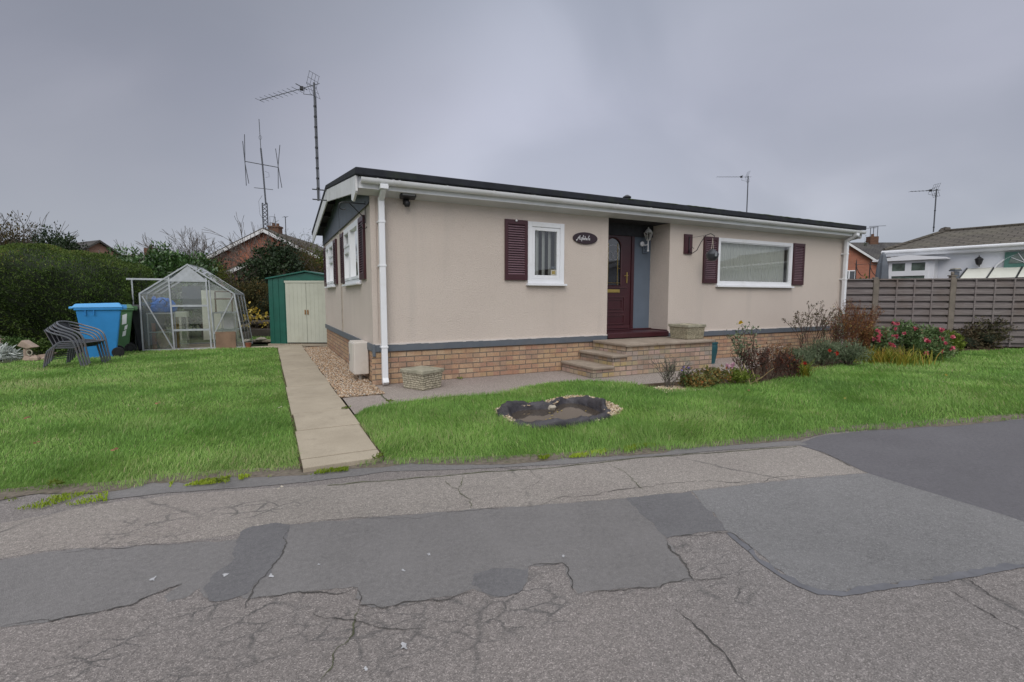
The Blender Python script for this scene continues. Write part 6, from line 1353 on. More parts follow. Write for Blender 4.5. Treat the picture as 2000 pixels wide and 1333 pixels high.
# the near red brick house: gable slope falling to the left
gable_house(518, 452, 30, 7.0, 8.5, 1.75, hang + R(3), M['red_brick'], M['tile_brown'], 'red brick house with white verge boards behind the bare trees', chimney=(1.2,), windows=())
gable_house(500, 512, 26.5, 5.0, 2.5, 1.1, hang + R(3), M['red_brick'], M['tile_brown'], 'lower red brick extension with white verge in front of the brick house', name='brick_extension')
a_ = at(640, 484, 33); t = gable_house(700, 482, 34, 7, 3, 1.6, hang, M['red_brick'], M['tile_brown'], 'low brown tiled roof glimpsed behind the yellow green bush', name='brick_house')
gable_house(192, 474, 38, 6.2, 9, 2.2, hang + R(62), M['brick_pink'] if 'brick_pink' in M else M.setdefault('brick_pink', m_brick('pale_red_brick', [(.30, .16, .115), (.36, .20, .15)], (.3, .24, .2), bump=.1)), M['tile_grey'], 'tiled house gable showing above the hedge', verge=False)
def long_roof(px0, px1, py, dep, drop, label, mat, yaw=0, ch=None):
    a, b = at(px0, py, dep), at(px1, py, dep); L_ = float(np.linalg.norm((b - a)[:2])); t = empty('brick_house', (a[0], a[1], 0), hang + yaw, label, 'house'); zr = a[2]; w = 3.4
    m = MB(); m.box(.2, L_ - .2, -w, w, 0, zr - drop + .05); m.build('wall', M['red_brick'], t)
    m = MB(); m.extr([(0, -w - .3, zr - drop), (0, 0, zr), (0, w + .3, zr - drop), (0, w + .3, zr - drop - .12), (0, 0, zr - .12), (0, -w - .3, zr - drop - .12)], (L_, 0, 0)); rf = m.build('roof', mat, t)
    if ch is not None:
        for c in ch: m = MB(); m.box(L_ * c - .4, L_ * c + .4, -.3, .3, zr - .3, zr + .55); m.cyl((L_ * c, 0, zr + .5), .13, .3, 10); m.build('chimney', M['old_brick'], rf)
    return t, a, b
long_roof(225, 366, 498, 42, 1.9, 'long brown tiled roof with a small chimney above the laurel', M['tile_brown'], ch=(.50,))
long_roof(392, 432, 512, 44, 1.2, 'sliver of brown tiled roof left of the red brick house', M['tile_brown'])
# ---- radio mast with crossed vertical dipoles
def radio_mast():
    q = at(521, 440, 33); t = empty('radio_mast', (q[0], q[1], 0), hang, 'tall lattice radio mast with two pairs of crossed vertical aerial rods', 'radio mast'); S = 33 / FPX
    X = lambda px: (px - 521) * S; Z = lambda py: at(521, py, 33)[2]
    m = MB(); r = .16
    legs = [(-r, -r), (r, -r), (0, r)]
    for x, y in legs: m.tube([(x, y, 0), (x, y, Z(398))], .04, 5)
    z = Z(560); k = 0
    while z < Z(398) - .2:
        for i in range(3): a, b = legs[i], legs[(i + 1) % 3]; m.tube([(a[0], a[1], z), (b[0], b[1], z + .25)], .022, 4)
        z += .25
    m.build('lattice_tower', M['aerial'], t)
    m = MB(); m.tube([(0, 0, Z(400)), (X(518), 0, Z(322)), (X(516), 0, Z(290))], .05, 6); m.tube([(X(516), 0, Z(290)), (X(515), 0, Z(233))], .022, 5); m.tube([(X(516) + .1 * math.cos(a), 0, Z(269) + .13 * math.sin(a)) for a in [k * .63 for k in range(10)]], .010, 4, True); m.build('mast_pole', M['aerial'], t)
    m = MB(); m.tube([(X(489), -.3, Z(318)), (X(543), .3, Z(325))], .028, 5); m.build('cross_boom', M['aerial'], t); m = MB(); m.tube([(X(500), 0, Z(367)), (X(536), 0, Z(371))], .02, 5); m.build('cross_boom', M['aerial'], t)
    m = MB(); m.tube([(X(522), 0, Z(335)), (X(529), 0, Z(338)), (X(530), 0, Z(346)), (X(523), 0, Z(347))], .009, 4); m.build('coil', M['aerial'], t)
    for x0, y, (xa, ya, xb, yb) in ((489.5, -.3, (487, 279, 495, 361)), (489.5, -.3, (491, 266, 490, 365)), (543.5, .3, (540, 288, 549, 365)), (543.5, .3, (548.5, 281, 542, 367))):
        m = MB(); m.tube([(X(xa), y, Z(ya)), (X(x0), y, Z(322)), (X(xb), y, Z(yb))], .024, 5); m.build('aerial_rod', M['aerial'], t)
    m = MB(); m.tube([(X(515), 0, Z(382)), (X(512), -.3, Z(395)), (X(513), -.3, Z(420)), (X(521), 0, Z(440))], .012, 4); m.build('cable', M['aerial'], t)
radio_mast()
for px, top, base_, w_, lab in ((539, 424, 470, 1.0, 'small square loop aerial right of the lattice mast'), (559, 424, 470, .8, 'thin T shaped aerial above the chimney of the red brick house')):
    q = at(px, base_, 32.5); zt = at(px, top, 32.5)[2]; t = empty('tv_aerial', (q[0], q[1], 0), hang, lab, 'tv aerial'); m = MB(); m.tube([(0, 0, 0), (0, 0, zt)], .028, 5); m.build('mast', M['aerial'], t)
    m = MB(); 
    if w_ > .9: m.tube([(0, 0, zt), (-.35, 0, zt + .02), (-.33, 0, zt - .38), (0, 0, zt - .4)], .014, 4)
    else: m.tube([(-.2, 0, zt - .02), (.2, 0, zt + .02)], .012, 4); m.tube([(0, -.2, zt), (0, .2, zt)], .012, 4)
    m.build('antenna', M['aerial'], t)
# ================================================================== RIGHT SIDE: FENCE, NEIGHBOUR, FLOWER BED
M['fence'] = None
def m_fence():
    t = MT('weathered_fence_board'); v = t.mapping((1.2, 1.2, 22)); c = t.ramp(t.noise(2.2, 6, .65, v), [(.25, (.12, .10, .096)), (.55, (.20, .175, .170)), (.8, (.28, .25, .24))])
    c = t.mix(c, (.11, .075, .05), t.ramp(t.noise(1.1, 5, .6), [(.5, 0.0), (.75, .6)])); t.col(c).rough(.9).spec(.15).bump(t.noise(5, 6, .6, v), .5, .006); return t.m
M['fence'] = m_fence(); M['fence_post'] = m_plain('weathered_fence_post', (.17, .145, .12), .9, .2, 5, bump=.5, dirt=(.12, .12, .09))
def fence():
    pts = [cf(8.18 - 1.95, 12.07 + .12)] + [cf((px - 1000) / FPX * d, d) for px, d in ((1697, 12.0), (1847, 11.74), (2012, 11.46), (2200, 11.16))]
    P0 = pts[0]; d = pts[-1] - P0; rz = math.atan2(d[1], d[0]); t = empty('garden_fence', (P0[0], P0[1], 0), rz, 'weathered grey brown horizontal slat fence with square posts beyond the flower bed', 'fence')
    ca, sa = math.cos(-rz), math.sin(-rz); X = [float((p - P0)[0] * ca - (p - P0)[1] * sa) for p in pts]; H = 1.67
    for i, x in enumerate(X):
        m = MB(); hh = H + (.03, .03, .045, .03, .03)[i]; m.box(x - .05, x + .05, -.05, .05, -.1, hh); o = m.build('post', M['fence_post'], t, bevel=.008)
        if i == 2: m = MB(); m.box(x - .065, x + .065, -.065, .065, hh, hh + .025); m.blob((x, 0, hh + .06), (.035, .035, .045), 3, 10, .05); m.build('post_cap', M['fence_post'], o, smooth=False)
        if i in (1, 2): m = MB(); m.box(x + .052, x + .085, -.03, .03, -.05, H - .01); m.build('batten', M['fence_post'], t)
    rg = random.Random(8)
    for i in range(len(X) - 1):
        a, b = X[i] + (.087 if i in (1, 2) else .052), X[i + 1] - .052; L_ = b - a; m = MB(); n = 19; st = (H - .10) / n
        for k in range(n):
            z = .06 + k * st; y = -.024 if k % 2 else .030; j = rg.uniform(-.004, .004)
            m.box(a, b, y - .008, y + .006, z + j - .004, z + .108 + j)
        m.box(a, b, -.035, .035, H - .035, H - .005); pn = m.build('slat_panel', M['fence'], t)
        m = MB(); 
        for f in (.25, .5, .75): x = a + L_ * f; m.box(x - .016, x + .016, -.046, -.0305, .05, H - .036)
        m.build('upright_batten', M['fence'], t)
fence()

# ---- neighbouring white park home
def neighbour():
    c0 = at(1727, 490, 14.46); dW = np.array([UX * .62 + UY * -.78, -UY * .62 + UX * -.78]); dW = dW / np.linalg.norm(dW); rz = math.atan2(dW[1], dW[0])
    nrm = np.array([-dW[1], dW[0]])                  # into the house
    if np.dot(nrm, (c0 - CAM)[:2]) < 0: nrm = -nrm
    t = empty('park_home', (c0[0], c0[1], 0), rz, 'white rendered neighbouring bungalow with brown tiled roof beyond the fence', 'house')
    sgn = 1 if abs(math.cos(rz) * 0 - math.sin(rz) * 1 - nrm[0]) < .5 and abs(math.cos(rz) - nrm[1]) < .5 else -1
    ev = c0[2]; L_, W_ = 13.0, 6.4; ov = .22
    def loc(px, py, off=ov):                         # pixel on the wall plane -> local (x, z)
        p = vpl(px, py, (c0[0] + nrm[0] * off, c0[1] + nrm[1] * off, 0), (dW[0], dW[1])); q = (p - c0)[:2]; return float(np.dot(q, dW)), float(p[2])
    Y = lambda y: y * sgn
    m = MB(); y0, y1 = sorted((Y(ov), Y(W_ - ov))); m.box(ov, L_, y0, y1, 0, ev - .15); m.build('wall', M['nb_white'], t)
    m = MB(); hx = .75; hz = ev + (W_ / 2) * .232
    A_, B_, C_, D_ = (0, Y(0), ev), (L_, Y(0), ev), (L_, Y(W_), ev), (0, Y(W_), ev); R1, R2 = (hx, Y(W_ / 2), hz), (L_, Y(W_ / 2), hz)
    m.add([A_, B_, R2, R1], [(0, 1, 2, 3)]); m.add([D_, C_, R2, R1], [(0, 3, 2, 1)]); m.add([A_, R1, D_], [(0, 1, 2)]); m.add([B_, C_, R2], [(0, 1, 2)]); m.add([A_, B_, C_, D_], [(0, 3, 2, 1)])
    rf = m.build('roof', M['nb_tile'], t)
    m = MB(); m.tube([(hx, Y(W_ / 2), hz + .02), (L_, Y(W_ / 2), hz + .02)], .05, 6); m.tube([(0, Y(0), ev + .02), (hx, Y(W_ / 2), hz + .02)], .05, 6); m.blob((hx, Y(W_ / 2), hz + .04), (.16, .12, .10), 5, 8, .1); m.build('ridge_tile', M['nb_tile'], rf)
    m = MB(); ya, yb = sorted((Y(-.10), Y(0.0))); m.box(-.06, L_, ya, yb, ev - .09, ev - .01); m.build('gutter', M['white'], t, bevel=.03)
    m = MB(); ya, yb = sorted((Y(.0), Y(.02))); m.box(0, L_, ya, yb, ev - .16, ev - .09); ya, yb = sorted((Y(.02), Y(ov + .05))); m.box(.0, L_, ya, yb, ev - .18, ev - .155); m.build('fascia', M['white'], t)
    m = MB(); m.box(-.02, .0, *sorted((Y(0), Y(W_))), ev - .2, ev - .01); m.build('end_fascia', M['white_old'], t)
    m = MB(); m.bar((.12, Y(.12), ev - .1), (.30, Y(.16), ev - .4), .07, .06); m.bar((.30, Y(.16), ev - .38), (.30, Y(.16), 0), .07, .06); m.build('downpipe', M['white'], t)
    # bay window with a shallow pediment canopy
    bx0, zt_ = loc(1746, 511); bx1, _ = loc(1822, 511); cx0, _ = loc(1742, 508); cx1, _ = loc(1849, 503); _, zc = loc(1786, 500); _, zs = loc(1786, 560); bd = .42
    y_in, y_out = Y(ov), Y(ov - bd); ya, yb = sorted((y_in, y_out))
    b = bpy.data.objects.new('bay_window', None); COL.objects.link(b); b.parent = t
    m = MB(); w_ = .07
    def fr(x0, x1, z0, z1): 
        m.box(x0, x0 + w_, y_out - .03, y_out + .03, z0, z1); m.box(x1 - w_, x1, y_out - .03, y_out + .03, z0, z1); m.box(x0 + w_, x1 - w_, y_out - .03, y_out + .03, z0, z0 + w_); m.box(x0 + w_, x1 - w_, y_out - .03, y_out + .03, z1 - w_, z1)
    xm = (bx0 + bx1) / 2; z1 = zt_ - .02; z0 = z1 - 1.25; zmid = z1 - .36
    fr(bx0, xm, zmid, z1); fr(xm, bx1, zmid, z1); fr(bx0, bx1, z0, zmid)
    m.box(bx0 - .25, bx0, ya, yb, z0 - .6, z1); m.box(bx1, bx1 + .12, ya, yb, z0 - .6, z1); m.box(bx0, bx1, ya, yb, z0 - .6, z0); m.build('frame', M['white'], b)
    m = MB(); 
    for x0, x1, za, zb in ((bx0 + w_, xm - w_, zmid + w_, z1 - w_), (xm + w_, bx1 - w_, zmid + w_, z1 - w_), (bx0 + w_, bx1 - w_, z0 + w_, zmid - w_)): m.box(x0, x1, y_out - .006, y_out + .006, za, zb)
    m.build('pane', M['nb_glass'], b)
    m = MB(); e = Y(1) * -1; yo = y_out + e * .14
    m.extr([(bx0 - .38, yo, z1), (bx1 + .38, yo, z1), (bx1 + .38, yo, z1 + .04), (xm, yo, z1 + .15), (bx0 - .38, yo, z1 + .04)], (0, y_in - yo, 0)); m.build('canopy', M['white'], b)
    # arched porch and green door
    ax0, az0 = loc(1938, 522); ax1 = ax0 + 2.3; _, azt = loc(1985, 486); r = (ax1 - ax0) / 2
    m = MB(); ar = [(ax0, Y(ov - .012), .3)] + [(ax0 + r - r * math.cos(math.pi * k / 16), Y(ov - .012), azt - r * .55 + r * .55 * math.sin(math.pi * k / 16)) for k in range(17)] + [(ax1, Y(ov - .012), .3)]
    m.extr(ar, (0, Y(.01), 0)); pa = m.build('porch_arch', M['nb_shade'], t); m = MB(); m.tube([(p_[0], Y(ov - .03), p_[2]) for p_ in ar], .022, 6); m.build('arch_trim', M['white'], pa)
    dx0, _ = loc(1963, 500); m = MB(); ya, yb = sorted((Y(ov - .02), Y(ov - .05))); m.box(dx0, dx0 + 1.3, ya, yb, .3, azt - .08); d = m.build('door', M['nb_green'], t)
    m = MB(); fx, fz = loc(2004, 514); rr = .30; m.extr([(fx + rr * math.cos(math.pi * k / 12), Y(ov - .06), fz + rr * math.sin(math.pi * k / 12)) for k in range(13)], (0, Y(.01), 0)); fl = m.build('fanlight', M['nb_glass'], d)
    m = MB(); 
    for k in (1, 2, 3, 4, 5): a = math.pi * k / 6; m.bar((fx, Y(ov - .066), fz), (fx + rr * math.cos(a), Y(ov - .066), fz + rr * math.sin(a)), .012, .012)
    m.build('glazing_bar', M['white'], fl)
    # things by the wall
    lx, lz = loc(1914, 511); p = c0[:2] + dW * lx + nrm * (ov - .15); l = empty('wall_lantern', (p[0], p[1], lz), rz, 'dark carriage lantern on the white wall of the neighbouring home', 'lantern')
    m = MB(); m.lathe([(.02, -.11), (.055, -.08), (.085, .04), (.09, .05), (.04, .10), (.012, .12), (.012, .15)], (0, 0, 0), 8); m.build('lantern_body', M['black'], l); m = MB(); m.tube([(0, 0, -.1), (.0, Y(.1), -.14), (.0, Y(.15), .0)], .012, 6); m.build('arm', M['black'], l)
    ph = at(1829, 372, 15.6); pb_ = at(1823, 455, 15.6)
    aerial((pb_[0], pb_[1], hz - .05), ph[2], tuple(-rv), .82, 'tv aerial mast on the ridge of the neighbouring white home', 2, .17, -.05, 6, tuple((ph - pb_)[:2]), arm=.006)
    return c0, dW, nrm
M['nb_white'] = m_plain('white_masonry', (.70, .72, .76), .8, .03, 2, bump=.2, dirt=(.58, .59, .60)); M['nb_shade'] = m_plain('porch_shade_white', (.44, .46, .48), .8, .03, 2); M['nb_green'] = m_plain('sage_green_door', (.07, .17, .14), .4, .08, 4)  # nb_shade is white darkened to paint shade under the porch arch
M['nb_glass'] = m_plain('curtained_window', (.10, .13, .11), .15, .5, 5, spec=.7); M['nb_tile'] = m_tiles('brown_grey_tiles', (.12, .105, .09), (.13, .12, .09), .07, .3)
nb0, nbd, nbn = neighbour()

# white polycarbonate lean-to just beyond the fence
def lean_to():
    a = at(1892, 519, 13.3); b = a + np.array([nbd[0], nbd[1], 0]) * 1.55; t = empty('lean_to_roof', (a[0], a[1], 0), math.atan2((b - a)[1], (b - a)[0]), 'cream panelled sloping lean to canopy with dark green top rail behind the fence', 'canopy'); L_ = float(np.linalg.norm((b - a)[:2])); z = a[2]
    c = at(1873, 546, 12.62); y = -1.15; zl = c[2]
    m = MB(); m.box(0, L_, -.03, .05, z - .05, z + .01); m.build('top_rail', M['nb_green'], t, bevel=.005)
    n = 3
    for k in range(n):
        x0, x1 = L_ * k / n + .02, L_ * (k + 1) / n - .02; m = MB(); m.hexa([(x0, y, zl - .015), (x1, y, zl - .015), (x1, -.03, z - .05), (x0, -.03, z - .05), (x0, y, zl), (x1, y, zl), (x1, -.03, z - .035), (x0, -.03, z - .035)]); m.build('roof_panel', M['poly'], t)
    m = MB(); 
    for k in range(n + 1): x = L_ * k / n; m.bar((x, y, zl), (x, -.02, z - .03), .025, .03)
    m.bar((0, y, zl), (L_, y, zl), .03, .03); m.build('rafter', M['black'], t)
    m = MB()
    for x in (.02, L_ - .02):
        for yy in (y, 0): m.box(x - .02, x + .02, yy - .02, yy + .02, 0, (zl if yy < -.1 else z) - .03)
    m.build('post', M['fence_post'], t)
M['poly'] = m_plain('cream_polycarbonate', (.60, .60, .53), .4, .04, 2, dirt=(.45, .45, .36))
lean_to()
q = at(1865, 541, 12.5); t = empty('lamp_post', (q[0], q[1], 0), hang, 'short grey pedestal lamp showing above the fence beside the lean to', 'garden lamp'); zt = at(1865, 527, 12.5)[2]
m = MB(); m.box(-.06, .06, -.06, .06, 0, zt - .05); m.box(-.09, .09, -.09, .09, zt - .04, zt + .0); m.build('pedestal', M['band'], t, bevel=.006); m = MB(); m.box(-.075, .075, -.075, .075, zt, zt + .03); m.build('cap', M['lichen'], t, bevel=.006)
q = at(1722, 541, 13.2); z1 = at(1722, 493, 13.2)[2]; t = empty('folded_parasol', (q[0], q[1], 0), hang, 'folded blue grey parasol standing at the corner of the white neighbouring home', 'parasol'); m = MB(); n = 14; 
prof = [(.012, z1), (.05, z1 - .08), (.10, z1 - .35), (.13, z1 - .8), (.14, z1 - 1.1)]; V = []
for r, z in prof: V += [((r * (1 + .25 * (k % 2))) * math.cos(2 * math.pi * k / n), (r * (1 + .25 * (k % 2))) * math.sin(2 * math.pi * k / n), z) for k in range(n)]
m.add(V, [(i * n + j, i * n + (j + 1) % n, (i + 1) * n + (j + 1) % n, (i + 1) * n + j) for i in range(len(prof) - 1) for j in range(n)]); m.build('canopy_cloth', M['band'], t); m = MB(); m.tube([(0, 0, 0), (0, 0, z1)], .02, 8); m.build('pole', M['alu'], t)
# wrought iron obelisks / hooks behind the fence
for k, (px, lab) in enumerate(((1671, 'black wrought iron garden hook nearest the bungalow corner'), (1698, 'black wrought iron garden hook above the first fence post'))):
    q = at(px, 541, 12.6); z1 = at(px, 506, 12.6)[2]; t = empty('garden_hook', (q[0], q[1], 0), hang, lab, 'garden hook', 'wrought iron garden hooks'); m = MB(); m.tube([(0, 0, 0), (0, 0, z1 - .12), (0, 0, z1)], [.008, .014, .002], 6); m.build('stake', M['black'], t)
    m = MB(); m.tube([(0, 0, z1 - .16), (.02, 0, z1 - .24), (.07, 0, z1 - .34), (.14, 0, z1 - .42), (.20, 0, z1 - .44)], .008, 5); m.tube([(-.05, 0, z1 - .12), (.0, 0, z1 - .15), (.28, 0, z1 - .13)], .006, 5); m.build('scroll', M['black'], t)
q = at(1684, 545, 12.9); bush('climber', q, .5, .25, .9, 1.72, 400, .09, .06, M['yellowgreen'], 'yellow green leaves peeping over the fence beside the garden hooks', 'plant', 31, 5, hang, core=False, stems=3)

# far red brick house on the right
a = at(1628, 468, 44)
gable_house(1630, 462, 42, 8.0, 16, 2.75, hang + R(-12), M['red_brick'], M['tile_grey'], 'orange red brick house with grey tiled roof beyond the end of the bungalow', windows=((1.25, 2.2, 1.0, 1.35),))
q1 = at(1640, 476, 50); q2 = at(1800, 476, 50)
t, a, b = long_roof(1620, 1790, 474, 48, 2.7, 'grey tiled roof with chimney behind the neighbouring white home', M['tile_grey'], ch=(.49,))
for k, (px, top, w_, lab) in enumerate(((1699, 446, .9, 'left of the three tv aerials on the distant chimney'), (1705, 444, .6, 'middle of the three tv aerials on the distant chimney'), (1713, 442, 1.2, 'right and tallest of the three tv aerials on the distant chimney'))):
    q = at(px, 470, 48); zt = at(px, top, 48)[2]; t = empty('tv_aerial', (q[0], q[1], q[2] - .3), hang, lab, 'tv aerial', 'aerials on the distant chimney'); h = zt - q[2] + .3; m = MB(); m.tube([(0, 0, 0), (0, 0, h)], .03, 5); m.build('mast', M['aerial'], t)
    m = MB(); m.tube([(-w_ * .7, 0, h - .03), (w_ * .7, .1, h + .05)], .02, 4); m.build('boom', M['aerial'], t)
q = at(1690, 478, 47.5); t = bush('conifer_tip', q, .3, .3, 3.2, 6.9, 400, .12, .06, M['evergreen'], 'dark slim finial like treetop left of the distant chimney', 'tree', 33, 3, 0, core=True, stems=2)

# ---- flower bed plants
def petal_flowers(root, P, size, mat, n=7, seed=1, nm='flower'):
    rg = np.random.default_rng(seed); C = []; A = []; N_ = []
    for p in P:
        sz = size * rg.uniform(.6, 1.15)
        for k in range(n * 2): d = rg.normal(0, 1, 3); d /= np.linalg.norm(d); C.append(np.array(p) + d * sz * .42 * rg.uniform(.3, 1)); A.append(d + rg.normal(0, .5, 3)); N_.append(rg.normal(0, 1, 3))
    leaves(nm, np.array(C), np.array(A), np.array(N_), size * .6, size * .5, mat, root, fold=.15)
M['pink'] = m_leaf('pink_petal', [(0, (.48, .06, .11)), (.5, (.60, .11, .17)), (1, (.72, .26, .30))], .5, .3, .2, .1); M['red'] = m_leaf('red_petal', [(0, (.45, .03, .02)), (1, (.60, .08, .05))], .5, .25, .2, .1)
M['pale_pink'] = m_leaf('pale_pink_petal', [(0, (.60, .33, .42)), (1, (.75, .50, .58))], .5, .3, .2, .1); M['violet'] = m_leaf('violet_petal', [(0, (.22, .16, .45)), (1, (.35, .28, .60))], .5, .3, .2, .1); M['yellowp'] = m_leaf('yellow_petal', [(0, (.60, .40, .02)), (1, (.7, .5, .05))], .5, .3, .2, .1)
M['rose_leaf'] = m_leaf('rose_leaf', [(0, (.06, .11, .035)), (.5, (.12, .19, .07)), (.85, (.18, .23, .10)), (1, (.22, .14, .08))], .5, .2, .3, .2); M['grey_leaf'] = m_leaf('grey_green_leaf', [(0, (.08, .115, .06)), (.5, (.15, .19, .11)), (1, (.24, .27, .17))], .65, .2, .2, .15)
M['sedge'] = m_leaf('yellow_green_blade', [(0, (.10, .15, .02)), (.5, (.22, .24, .03)), (.85, (.33, .27, .04)), (1, (.42, .22, .05))], .5, .3, .2, .15); M['rust_leaf'] = m_leaf('rusty_seed_head', [(0, (.09, .05, .025)), (.5, (.19, .09, .035)), (.9, (.30, .15, .05)), (1, (.32, .26, .07))], .7, .15, .15, .2)
M['dead'] = m_leaf('dead_dark_leaf', [(0, (.03, .018, .015)), (.5, (.07, .035, .028)), (.85, (.13, .05, .035)), (1, (.25, .07, .03))], .8, .1, .1, .2); M['ochre'] = m_leaf('ochre_leaf', [(0, (.07, .09, .025)), (.45, (.16, .17, .06)), (.8, (.28, .15, .04)), (1, (.32, .12, .04))], .6, .2, .2, .2)
M['lime'] = m_leaf('lime_leaf', [(0, (.09, .14, .02)), (1, (.20, .25, .04))], .5, .25, .2, .15); M['brownshrub'] = m_leaf('purple_brown_leaf', [(0, (.05, .055, .025)), (.5, (.10, .085, .045)), (1, (.17, .11, .07))], .6, .15, .25, .2)
M['stalk'] = m_plain('dead_stalk', (.075, .045, .035), .9, .3, 9); M['stalk_red'] = m_plain('red_brown_stalk', (.15, .055, .03), .8, .3, 9); M['straw'] = m_plain('straw', (.36, .27, .14), .8, .2, 9)
def wirestem(name, c, h, n, label, seed, leafm=None, nleaf=0, leafL=.04, leafW=.02, lean=.35, mat='stalk', r=.006, depth=2, spread=.45, base=.1, tops=None, topn=0, cat='plant', group=None, kids=2, hang_=.0, minr=.0026, flower=None, fn=6, fs=.06, fm=None):
    rg = random.Random(seed); root = empty(name, (c[0], c[1], 0), 0, label, cat, group); S = []; tips = []
    for k in range(n): grow((rg.uniform(-1, 1) * base, rg.uniform(-1, 1) * base, 0), (rg.uniform(-lean, lean), rg.uniform(-lean, lean), 1), h * rg.uniform(.38, .52), r, depth, S, tips, spread, kids, .66, .12, rg)
    S = [(*s[:6], max(s[6], minr), max(s[7], minr)) for s in S]; twigs('stem', S, M[mat], root); r2 = np.random.default_rng(seed); arr = np.array([s[3:6] for s in S]); zz = arr[:, 2] > h * .1
    if nleaf: arr2 = arr[zz]; i = r2.integers(0, len(arr2), nleaf); p = arr2[i] + r2.normal(0, leafL * .7, (nleaf, 3)); p[:, 2] = np.maximum(p[:, 2], .01); leaves('foliage', p, unit(r2.normal(0, 1, (nleaf, 3)) + [0, 0, hang_]), unit(r2.normal(0, 1, (nleaf, 3))), leafL * r2.uniform(.6, 1.3, nleaf), leafW * r2.uniform(.6, 1.3, nleaf), leafm, root)
    if tops:
        T = np.array([t_[0] for t_ in tips]); T = T[np.argsort(-T[:, 2])][:40]; k = topn; C = np.repeat(T, k, 0) + r2.normal(0, .018, (len(T) * k, 3)); leaves('seed_head', C, unit(r2.normal(0, 1, (len(C), 3)) + [0, 0, .5]), unit(r2.normal(0, 1, (len(C), 3))), .04, .018, tops, root)
    if fm: petal_flowers(root, [t_[0] for t_ in sorted(tips, key=lambda q: -q[0][2])[:fn]], fs, fm, 7, seed)
    return root
def blade_tuft(name, c, h, n, label, seed, mat, w=.012, spread=.5, cat='plant', base=.06):
    rg = np.random.default_rng(seed); root = empty(name, (c[0], c[1], 0), 0, label, cat); a = rg.uniform(0, 6.28, n); b = rg.uniform(.3, 1, n) * spread; H_ = h * rg.uniform(.5, 1.1, n); V = []; F = []
    x0 = rg.normal(0, base, n); y0 = rg.normal(0, base, n); K = 5
    for i in range(n):
        sx, sy = -math.sin(a[i]), math.cos(a[i])
        for k in range(K + 1):
            f = k / K; r = b[i] * H_[i] * f ** 1.8 * 1.4; z = H_[i] * (f - .45 * b[i] * f ** 2.5); ww = w * (1 - f) ** .6 * .5 + .0006; x = x0[i] + math.cos(a[i]) * r; y = y0[i] + math.sin(a[i]) * r; V += [(x - sx * ww, y - sy * ww, z), (x + sx * ww, y + sy * ww, z)]
        o = i * (K + 1) * 2; F += [(o + 2 * k, o + 2 * k + 1, o + 2 * k + 3, o + 2 * k + 2) for k in range(K)]
    npmesh('blades', V, F, mat, root, np.repeat(rg.random(n), (K + 1) * 2)); return root
def bed(px, py): return gz(px, py, .02)
# pink rose cluster by the fence
for k, (px, py, rx, h, lab) in enumerate(((1712, 700, .36, .60, 'left pink flowered rose bush of the border by the fence'), (1766, 696, .55, .70, 'tall pink flowered rose bush in the middle of the fence border'), (1806, 699, .42, .62, 'pink flowered rose bush beside the lime green shrub'), (1815, 704, .40, .42, 'low pink flowered rose bush at the lawn edge'))):
    q = bed(px, py); t = bush('rose_bush', q, rx, .36, .03, h, 2300 if h > .5 else 1300, .055, .034, M['rose_leaf'], lab, 'rose bush', 40 + k, 8, hang, core=False, shell=.3, stems=6, group='pink rose bushes in the border')
    rg = random.Random(50 + k); P = []
    for j in range(9 if k != 3 else 6):
        a = rg.uniform(0, 6.28); rr = rg.uniform(.3, .95); l_ = rx * rr * math.cos(a); P.append(((l_ * UX - .30 * UY * 1.0 * rg.uniform(.3, 1)), (-l_ * UY - .30 * UX * rg.uniform(.3, 1)), h * rg.uniform(.42, 1.0)))
    petal_flowers(t, P, .085, M['pink'], 11, 60 + k)
q = bed(1848, 694); bush('shrub', q, .26, .26, .02, .50, 1500, .06, .034, M['lime'], 'small lime green shrub between the roses and the dark shrub', 'shrub', 45, 6, hang, core=False)
q = bed(1905, 678); bush('shrub', q, .85, .5, .02, .72, 12000, .07, .03, M['brownshrub'], 'rounded dark purple brown shrub in front of the fence', 'shrub', 46, 12, hang, low=.22, shell=.35)
q = bed(1745, 708); blade_tuft('ornamental_grass', q, .36, 420, 'yellow green grassy clump in front of the roses', 47, M['sedge'], .012, .6, base=.26)
q = bed(1700, 706); blade_tuft('ornamental_grass', q, .30, 260, 'orange tinged grassy clump left of the roses', 48, M['sedge'], .012, .6, base=.18)
q = bed(1700, 672); blade_tuft('ornamental_grass', q, .78, 90, 'yellowing iris like leaves behind the rust coloured stems', 49, M['sedge'], .018, .3, base=.12)
# rust-brown dried perennials
for k, (px, py, h, n, lab) in enumerate(((1652, 694, 1.12, 16, 'tall rust brown dried perennial in front of the far downpipe'), (1676, 690, 1.0, 16, 'dense rusty dried stems right of the far downpipe'), (1640, 700, .80, 12, 'dark stemmed dried perennial left of the rusty clump'), (1690, 700, .70, 12, 'lower rust brown dried stems near the orange grass'))):
    q = bed(px, py); wirestem('dried_perennial', q, h, n, lab, 70 + k, M['rust_leaf'], 1700, .035, .013, .16, 'stalk_red', .006, 2, .30, .17, group='rust brown dried perennials')
q = bed(1632, 700); wirestem('dried_perennial', q, .95, 9, 'silvery grey dried stems against the end of the bungalow wall', 75, M['grey_leaf'], 260, .04, .012, .15, 'stalk', .006, 2, .3, .15)
